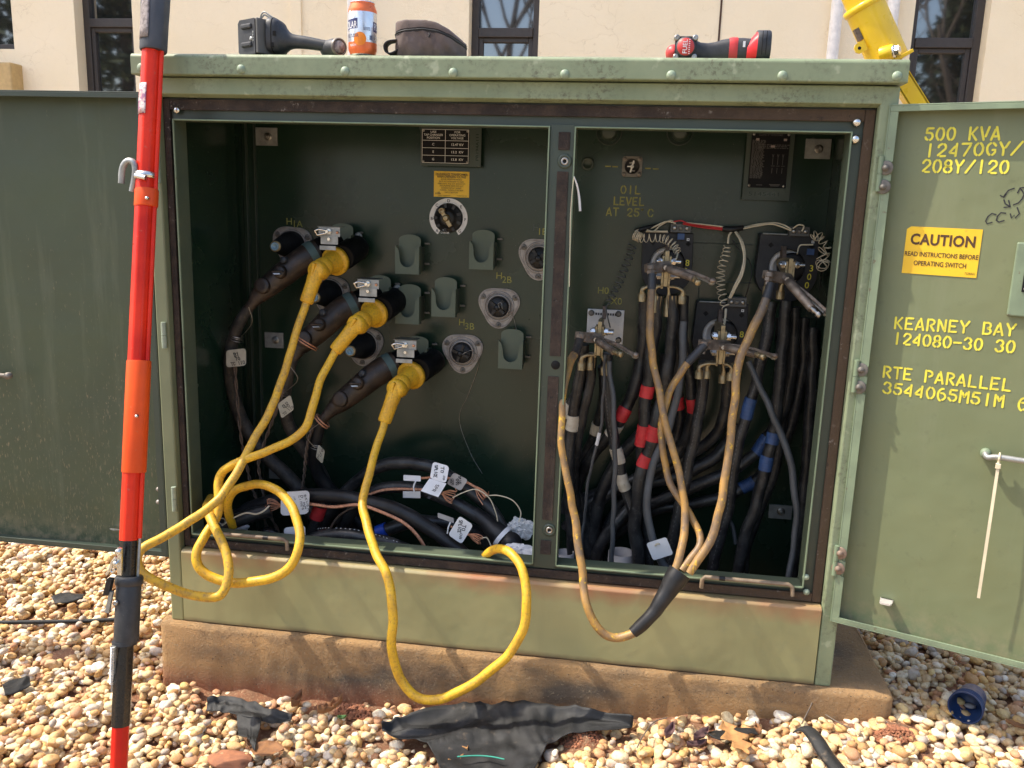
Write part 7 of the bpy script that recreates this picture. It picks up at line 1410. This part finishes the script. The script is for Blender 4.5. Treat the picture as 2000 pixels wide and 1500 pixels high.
def pouch():
    y = .055; o = lid_p(845, y); K = ppm(at(845, 80, y)); t = thing('tool_pouch', 'dark brown zipped cloth pouch with a side loop on the lid', 'pouch', o)
    x0, x1 = at(776, 80, y)[0], at(911, 80, y)[0]; H = (at(840, 46, y)-at(840, 114, y))[2]; cx, hx, hy = (x0+x1)/2, (x1-x0)/2, .062
    W_ = x1-x0
    def top(f): return np.interp(f, [0, .04, .2, .5, .66, .8, .93, 1], [.93, .98, 1.0, 1.0, .93, .77, .56, .44])
    def zipf(f): return np.interp(f, [0, .2, .45, .65, .85, 1], [.64, .70, .75, .70, .55, .36])
    def half(f): return hy*max(.02, 1-abs(2*f-1)**(6 if f < .5 else 2.6))**.5
    def skin(b0, b1, name, m, bulge, par, closed_top=False, nj=8, wk=1.):
        """between two fractions of the local height, all the way round"""
        g = G(); rows = []; nf = 46; fr = [.5-.5*math.cos(math.pi*i/nf) for i in range(nf+1)]
        per = [(f, -1) for f in fr]+[(f, 1) for f in fr[::-1][1:-1]]; per.append(per[0])
        for j in range(nj+1):
            s_ = j/nj; row = []
            for f, sd in per:
                a, b = b0(f), b1(f); h = H*(a+(b-a)*s_); k = bulge(s_)
                wr = wk*(.006*noise.noise(Vector((f*5, sd*2+h*9, 4)))+.006*noise.noise(Vector((f*9+h*45, sd, 8)))+.003*noise.noise(Vector((f*26, h*60, sd))))
                x = x0+W_*(.5+(f-.5)*(.93+.07*k)); row.append((x, y+sd*(half(f)*k+wr), o[2]+.0008+h+.25*wr*(1 if h > .01 else 0)))
            rows.append(row)
        if closed_top:
            for sh in (.86, .55, .15): rows.append([(p[0], y+(p[1]-y)*sh, p[2]+.0035*(1-sh)+.002*noise.noise(Vector((p[0]*40, sh*3, 1)))) for p in rows[nj]])
        g.sheet(rows, True); ob = g.build(name, m, par); return ob, rows
    b, rows = skin(lambda f: 0., lambda f: zipf(f)-.055, 'pouch_body', 'pouch_cloth', lambda s_: .84+.16*math.sin(min(1., .12+s_*1.5)*math.pi/2), t)
    zb, rows = skin(lambda f: zipf(f)-.055, lambda f: min(top(f)-.01, zipf(f)+.055), 'zip_band', 'pouch_dark', lambda s_: 1.0-.02*math.sin(s_*math.pi), t, nj=4, wk=.25)
    z = G(); z.tube([np.array(p)+V(0, (-1 if p[1] < y else 1)*.001, 0) for p in rows[2][:-1]], .0013, 6, closed=True); z.build('zip_teeth', 'tool_black', zb)
    skin(lambda f: min(top(f)-.01, zipf(f)+.055), lambda f: top(f), 'pouch_lid', 'pouch_cloth', lambda s_: 1.0-.04*s_**3, t, True, 5, wk=.35)
    q = V(x0+.004, y-.035, o[2]+.030); g = G(); h_ = spline([q+V(.012, 0, .008), q+V(-.012, -.002, .004), q+V(-.022, -.002, -.006), q+V(-.019, 0, -.020), q+V(-.006, 0, -.024), q+V(.012, 0, -.016)], 6)
    g.add([p_+V(0, s_*.014, 0) for p_ in h_ for s_ in (-1, 1)], [(2*i, 2*i+1, 2*i+3, 2*i+2) for i in range(len(h_)-1)], True); l_ = g.build('side_loop', 'pouch_dark', t); s_ = l_.modifiers.new('thick', 'SOLIDIFY'); s_.thickness = .003
    p = V(at(851, 76, y)[0], y-hy-.001, o[2]+H*.63); G().tube([p, p+V(.002, -.003, -.004), p+V(-.001, -.003, -.009)], .0022, 8).build('zip_pull', 'pouch_dark', t)
pouch()
def red_tool():
    y = .045; o = lid_p(1400, y); t = thing('impact_tool', 'red and black cordless tool lying on its side at the right end of the lid', 'power tool', o)
    P = lambda px, py, dy=0.: V(at(px, py, y)[0], y+dy, at(px, py, y)[2])
    zc = (P(1338, 68)+P(1338, 114))[2]/2; hz = (P(1338, 68)-P(1338, 114))[2]/2
    c = V(P(1338, 90)[0], y, o[2]+hz+.001); g = G(); k = hz*.93; cc = k*.28
    g.prism([(-k+cc, -k), (k-cc, -k), (k, -k+cc), (k, k-cc), (k-cc, k), (-k+cc, k), (-k, k-cc), (-k, -k+cc)], c+UN*.030, UX, UZ, -UN, .018); hd = g.build('head_cover', 'tool_black', t, bev=.002)
    G().lathe([(k*.97, -.04), (k*.97, .028), (k*.93, .036), (k*.74, .038)], c, UN, 32).build('head_barrel', 'tool_black', t)
    d = G().lathe([(k*.80, .0383), (k*.78, .0395), (.0001, .0395)], c, UN, 32).build('red_badge', 'tool_red', hd)
    L = G(); L.text('FUEL', c+UN*.0397-UX*k*.08, UZ, -UX, k*.42, .006, width=k*1.25); 
    for i in range(8): L.obox(c+UN*.0399+UX*k*.33+UZ*k*(-.62+.18*i), UX, UZ, UN, k*.06, k*.035, .0002)
    L.build('lettering', 'white_plastic', d)
    for sx in (-1, 1):
        for sz in (-1, 1): q = c+UX*sx*k*.86+UZ*sz*k*.86; G().lathe([(.0062, .018), (.0062, .0335), (.0045, .035), (.002, .034), (.0001, .034)], q, UN, 14).build('cover_screw', 'steel', hd)
    g = G(); q = c-UX*k*1.25-UZ*k*.25; g.lathe([(.004, -.02), (.016, -.016), (.017, .012), (.012, .022), (.0001, .024)], V(q[0]+.004, y, o[2]+.0175), UN, 20); g.build('nose_guard', 'tool_red', t)
    G().obox(c+UZ*(k+.001)+UX*.0, UX, UZ, UN, k*.4, .002, .012).build('top_clip', 'tool_grey', hd)
    z0 = o[2]; hgt = lambda py: P(1400, py)[2]
    def body(pts, m, name):
        g = G(); rows = []
        for px, pt, pb, hy in pts:
            x = P(px, 90)[0]; zt, zb = max(hgt(pt), z0+.004), z0+max(.0006, hgt(pb)-hgt(115)); zc_, hh = (zt+zb)/2, (zt-zb)/2
            rows.append([(x, y+hy*math.cos(a)*1.0 if 0 else y+hy*abs(math.cos(a))**.7*np.sign(math.cos(a)), zc_+hh*abs(math.sin(a))**.7*np.sign(math.sin(a))) for a in np.linspace(0, 2*math.pi, 29)])
        g.sheet(rows, True); g.add(rows[0][:-1], [tuple(range(28))]); g.add(rows[-1][:-1], [tuple(range(28))[::-1]]); return g.build(name, m, t)
    body([(1355, 78, 113, .022), (1368, 84, 113, .018), (1382, 85, 113, .017), (1396, 83, 113, .018), (1410, 78, 113, .020), (1424, 76, 113, .022)], 'tool_black', 'grip')
    body([(1423, 75, 115, .0235), (1430, 73.5, 115, .025), (1438, 73.5, 115, .025), (1440, 74.5, 115, .024)], 'tool_red', 'red_collar')
    body([(1436, 75, 114, .024), (1450, 75, 114, .026), (1462, 76, 114, .028), (1474, 76, 114, .029)], 'tool_black', 'grip_base')
    q = P(1450.5, 91); G().obox(V(q[0], y-.0285, q[2]), UX, UZ, UN, .0025, .006, .0006).build('rating_label', 'white_plastic', t)
    body([(1457, 90, 114, .029), (1462, 80, 115, .031), (1470, 70, 115, .034), (1476, 63, 115, .036)], 'bright_red', 'battery_collar')
    bo = body([(1475.5, 61.5, 115, .037), (1478, 60.5, 115, .038), (1499, 60.5, 115, .038), (1502, 62, 115, .036)], 'tool_black', 'battery')
    for px in (1484, 1492): q = P(px, 90); G().obox(V(q[0], y-.0385, q[2]), UX, UZ, UN, .0006, .024, .0006).build('battery_groove', 'hole_dark', bo)
red_tool()
# ------------------------------------------------------------------ yellow jib standing behind the cabinet
def jib():
    Y = 1.45; P = lambda px, py, dy=0.: at(px, py, Y+dy)
    t = thing('yellow_jib', 'yellow steel jib pole with a hinge bolt, slanting behind the right end of the lid', 'jib', (P(1800, 205)[0]+.6, Y, 0))
    a, b = P(1738, 125), P(1688, 12); d = nrm(a-b); K = ppm(a); r = 37/K
    G().tube([a+d*.0, b], r, 28).build('outer_tube', 'jib_yellow', t); G().tube([b+d*.02, b-d*1.2], r*.86, 24).build('inner_tube', 'jib_yellow', t)
    G().lathe([(r*1.0, -.01), (r*1.08, -.006), (r*1.08, .010), (r, .014)], b, d, 30).build('collar', 'jib_yellow', t)
    p = P(1686, 90, -.05); g = G(); n = nrm(np.cross(d, V(0, -1, 0))); n = n if n[0] < 0 else -n
    g.prism([(-.018, -.01), (.018, -.01), (.018, .020), (.008, .030), (-.008, .030), (-.018, .020)], p, d, n, V(0, 1, 0), .010); ea = g.build('pin_ear', 'jib_yellow', t, bev=.002); G().lathe([(.006, 0), (.0001, .0005)], p+n*.014+UN*.0004, UN, 14).build('ear_hole', 'hole_dark', ea)
    q = P(1676, 68, -.03); G().obox(q, d, n, UN, .022, .008, .012).build('stop_block', 'old_copper', t)
    h = P(1744, 101, -.075); sd = nrm(V(.80, -.58, .12)); g = G(); g.lathe([(.026, -.04), (.026, .0), (.02, .004)], h-sd*.0, sd, 22); g.build('hinge_boss', 'jib_yellow', t)
    g = G(); g.lathe([(.022, .004), (.022, .008), (.017, .009)], h, sd, 20); g.hexnut(h+sd*.009, sd, .0175, .014); g.build('hinge_bolt', 'bright_steel', t)
    pl = P(1722, 112, -.02); G().obox(a-d*.004, n, UN, d, r*.98, r*1.02, .006).build('end_plate', 'jib_yellow', t, bev=.002)
    a2, b2 = P(1742, 120), P(1806, 222); d2 = nrm(b2-a2); n2 = nrm(np.cross(d2, V(0, -1, 0))); e = b2+d2*((b2[2])/-d2[2])
    g = G(); L = float(np.linalg.norm(e-a2))
    mid = (a2+e)/2; w_ = 15/K
    g.obox(mid, d2, n2, UN, L/2, w_, .004); 
    for s_ in (-1, 1): g.obox(mid+n2*s_*w_+V(0, .02, 0), d2, n2, UN, L/2, .0035, .024)
    g.build('channel_arm', 'jib_yellow', t)
    pf = e; G().box(pf[0]-.12, pf[0]+.12, Y-.12, Y+.12, -.02, .02).build('foot_plate', 'jib_yellow', t, bev=.004)
jib()
# ------------------------------------------------------------------ small things on the gravel
def cup():
    c0 = g_at(1893, 1408, .0); z = gh(c0[0], c0[1], 4)-.012; K = ppm(c0)
    m = atz(1885, 1383, z+.042); b = atz(1930, 1366, z+.030); ax = nrm(b-m); ax = nrm(V(ax[0], ax[1]+.55, ax[2]*.3-.08)); r = 31/ppm(m); L = .085
    t = thing('plastic_cup', 'dark blue plastic cup lying on its side in the gravel', 'cup', (m[0], m[1], z))
    g = G(); g.lathe([(r*.80, L), (r*.97, .012), (r*1.0, .003), (r*1.02, 0), (r*.95, 0), (r*.93, .006), (r*.76, L-.006), (.0001, L-.006)], m, ax, 40); g.add([m+ax*L+q for q in []], [])
    u, v, _ = basis(ax); g.add([m+ax*L+r*.8*(math.cos(a)*u+math.sin(a)*v) for a in np.linspace(0, 2*math.pi, 40, endpoint=False)], [tuple(range(40))]); o = g.build('cup_wall', 'cup_blue', t)
    g = G()
    for h in (.012, .021, .030): g.ring(m+ax*h, ax, r*(.985-.19*h/L), .0022, 40, 6)
    g.build('rib', 'cup_blue', o)
    q = m+ax*(L*.8)-UZ*r*.55+UN*.0; s = G(); s.ball(q, .012, 10, (1.2, .8, .5)); tag(s.build('pebble', 'grey_tag'), 'small grey pebble inside the blue cup', 'pebble')
cup()
def leaf(px, py, ln, wd, ang, m, label, lobes=0, curl=.012, lift=.010):
    c = g_at(px, py); z = gh(c[0], c[1], 3)+lift*.5-.004; n = 28; pts = []
    rr = random.Random(int(px*7+py))
    def outline(t):
        base = math.sin(math.pi*min(1, t))**.8
        if not lobes: return base
        fz = (t*(lobes+.5)) % 1.0; return base*(.28+.95*fz**1.3 if fz < .72 else .28+.95*(.72**1.3)*(1-fz)/.28)
    rows = []
    u = V(math.cos(ang), math.sin(ang), 0); v = V(-math.sin(ang), math.cos(ang), 0)
    for i in range(n+1):
        t = i/n; w_ = max(.0012, wd*outline(t)) if .06 < t < 1 else .0012
        row = []
        for s_ in np.linspace(-1, 1, 7):
            hgt = curl*(s_*s_*.7+1.6*(t-.5)**2)+.003*noise.noise(Vector((t*6, s_*2, px)))
            row.append(V(c[0], c[1], z)+u*(t-.5)*ln+v*s_*w_+UZ*hgt)
        rows.append(row)
    g = G().sheet(rows, True); o = g.build('fallen_leaf', m); s_ = o.modifiers.new('thick', 'SOLIDIFY'); s_.thickness = .0006
    tag(o, label, 'leaf', 'dead leaves on the gravel')
leaf(1432, 1478, .125, .042, -1.2, 'leaf_tan', 'large tan lobed oak leaf at the bottom right of centre', 3, .008, .016)
leaf(645, 1412, .075, .018, 1.0, 'leaf_brown', 'curled brown oak leaf standing upright at the foot of the pad', 3, .03, .02)
leaf(580, 1395, .05, .012, 1.4, 'leaf_brown', 'small upright brown leaf beside the crumpled fabric flap', 0, .03, .02)
leaf(1062, 1441, .05, .009, .1, 'leaf_purple', 'slim purple-brown leaf lying on the edge of the big fabric sheet', 0, .008, .02)
leaf(1305, 1462, .055, .011, 1.2, 'leaf_purple', 'folded purple-brown leaf with an orange side, right of centre', 0, .02, .02)
leaf(1368, 1452, .06, .012, .9, 'leaf_purple', 'upper dark purple leaf by the small fabric strip', 0, .018, .02)
leaf(1360, 1462, .05, .010, .4, 'leaf_purple', 'lower dark purple leaf crossing another beside the small fabric strip', 0, .016, .02)
leaf(905, 1465, .045, .012, 2.2, 'leaf_tan', 'torn tan leaf on the left edge of the big fabric sheet', 2, .014, .02)
leaf(890, 1490, .04, .012, .7, 'leaf_tan', 'crumpled tan leaf at the lower left edge of the big fabric sheet', 2, .016, .02)
leaf(668, 1423, .022, .006, .3, 'leaf_green', 'tiny green weed leaf among the pebbles left of the big fabric sheet', 0, .01, .02)
leaf(520, 1478, .085, .030, .1, 'leaf_brown', 'flat broad brown leaf at the bottom, left of centre', 0, .008, .02)
leaf(1478, 1445, .035, .010, 1.8, 'leaf_brown', 'curled brown leaf right of the small fabric strip', 2, .018, .02)
leaf(1985, 1432, .05, .009, -.5, 'leaf_brown', 'brown leaf lying at the right edge below the blue cup', 0, .012, .02)
leaf(975, 1465, .05, .009, -.8, 'leaf_brown', 'brown leaf on the fabric above the green thread', 0, .012, .02)
def twig(lab, pts, r=.0016):
    p = spline([list(V(*g_at(x, y))*V(1, 1, 0)+V(0, 0, gh(g_at(x, y)[0], g_at(x, y)[1], 2)+l)) for x, y, l in pts], 8); tag(G().tube(p, r, 6).build('twig', 'bark'), lab, 'twig', 'dry twigs on the gravel')
twig('thin dry twig arching over pebbles at the bottom, right of the big fabric sheet', [(1243, 1475, .004), (1255, 1455, .016), (1275, 1440, .02), (1300, 1438, .014)])
twig('thin dark twig sticking up near the curled edging strip', [(1565, 1420, .0), (1580, 1400, .03), (1588, 1385, .05)])
twig('long thin twig across pebbles right of the curled edging strip', [(1612, 1402, .008), (1635, 1420, .012), (1660, 1432, .006)])
twig('short pale twig lying left of the curled edging strip', [(1555, 1478, .006), (1575, 1456, .006)], .002)
c = g_at(455, 1485); g = G(); vs = G().ball((0, 0, 0), 1, 22)
g.add([V(c[0], c[1]-.005, gh(c[0], c[1], 4)-.006)+V(*q)*(1+.35*noise.noise(Vector(np.array(q)*1.7)))*V(.055, .03, .012) for q in vs.v], vs.f, True); tag(g.build('clay_lump', 'clay_lump'), 'flat lump of red clay among pebbles at the bottom, left of centre', 'clay lump', 'lumps of red clay')
for lab, px, py, s_ in (('crumbly heap of red clay beside the big fabric sheet', 1140, 1440, .036), ('small crumbly heap of red clay at the right front of the pad', 1742, 1432, .030), ('low crumbly heap of red clay at the foot of the pad, left of centre', 690, 1392, .030)):
    c = g_at(px, py); g = G(); rr = random.Random(px); ic = G().ball((0, 0, 0), 1, 6)
    for k in range(330):
        a_, q = rr.uniform(0, 6.28), math.sqrt(rr.random())*1.25; r0 = rr.uniform(.0014, .0042) if k > 14 else rr.uniform(.005, .009); x, y_ = c[0]+s_*1.3*q*math.cos(a_), c[1]+s_*.8*q*math.sin(a_)
        z = gz(x)-.018+clay(x, y_)+.12*s_*max(0, 1-q*q)+.002; off = rr.uniform(0, 99)
        sx, sy, sz, an = rr.uniform(.6, 1.3), rr.uniform(.6, 1.3), rr.uniform(.5, 1.), rr.uniform(0, 3); kk = [1+.9*noise.noise((v[0]*1.3+off, v[1]*1.3, v[2]*1.3)) for v in ic.v]; g.add([(x+(v[0]*sx*math.cos(an)-v[1]*sy*math.sin(an))*r0*q_, y_+(v[0]*sx*math.sin(an)+v[1]*sy*math.cos(an))*r0*q_, z+v[2]*r0*sz*q_) for v, q_ in zip(ic.v, kk)], ic.f, False)
    o = g.build('clay_heap', 'clay_lump'); tag(o, lab, 'clay heap', 'heaps of red clay')
print('objects', len(bpy.data.objects))
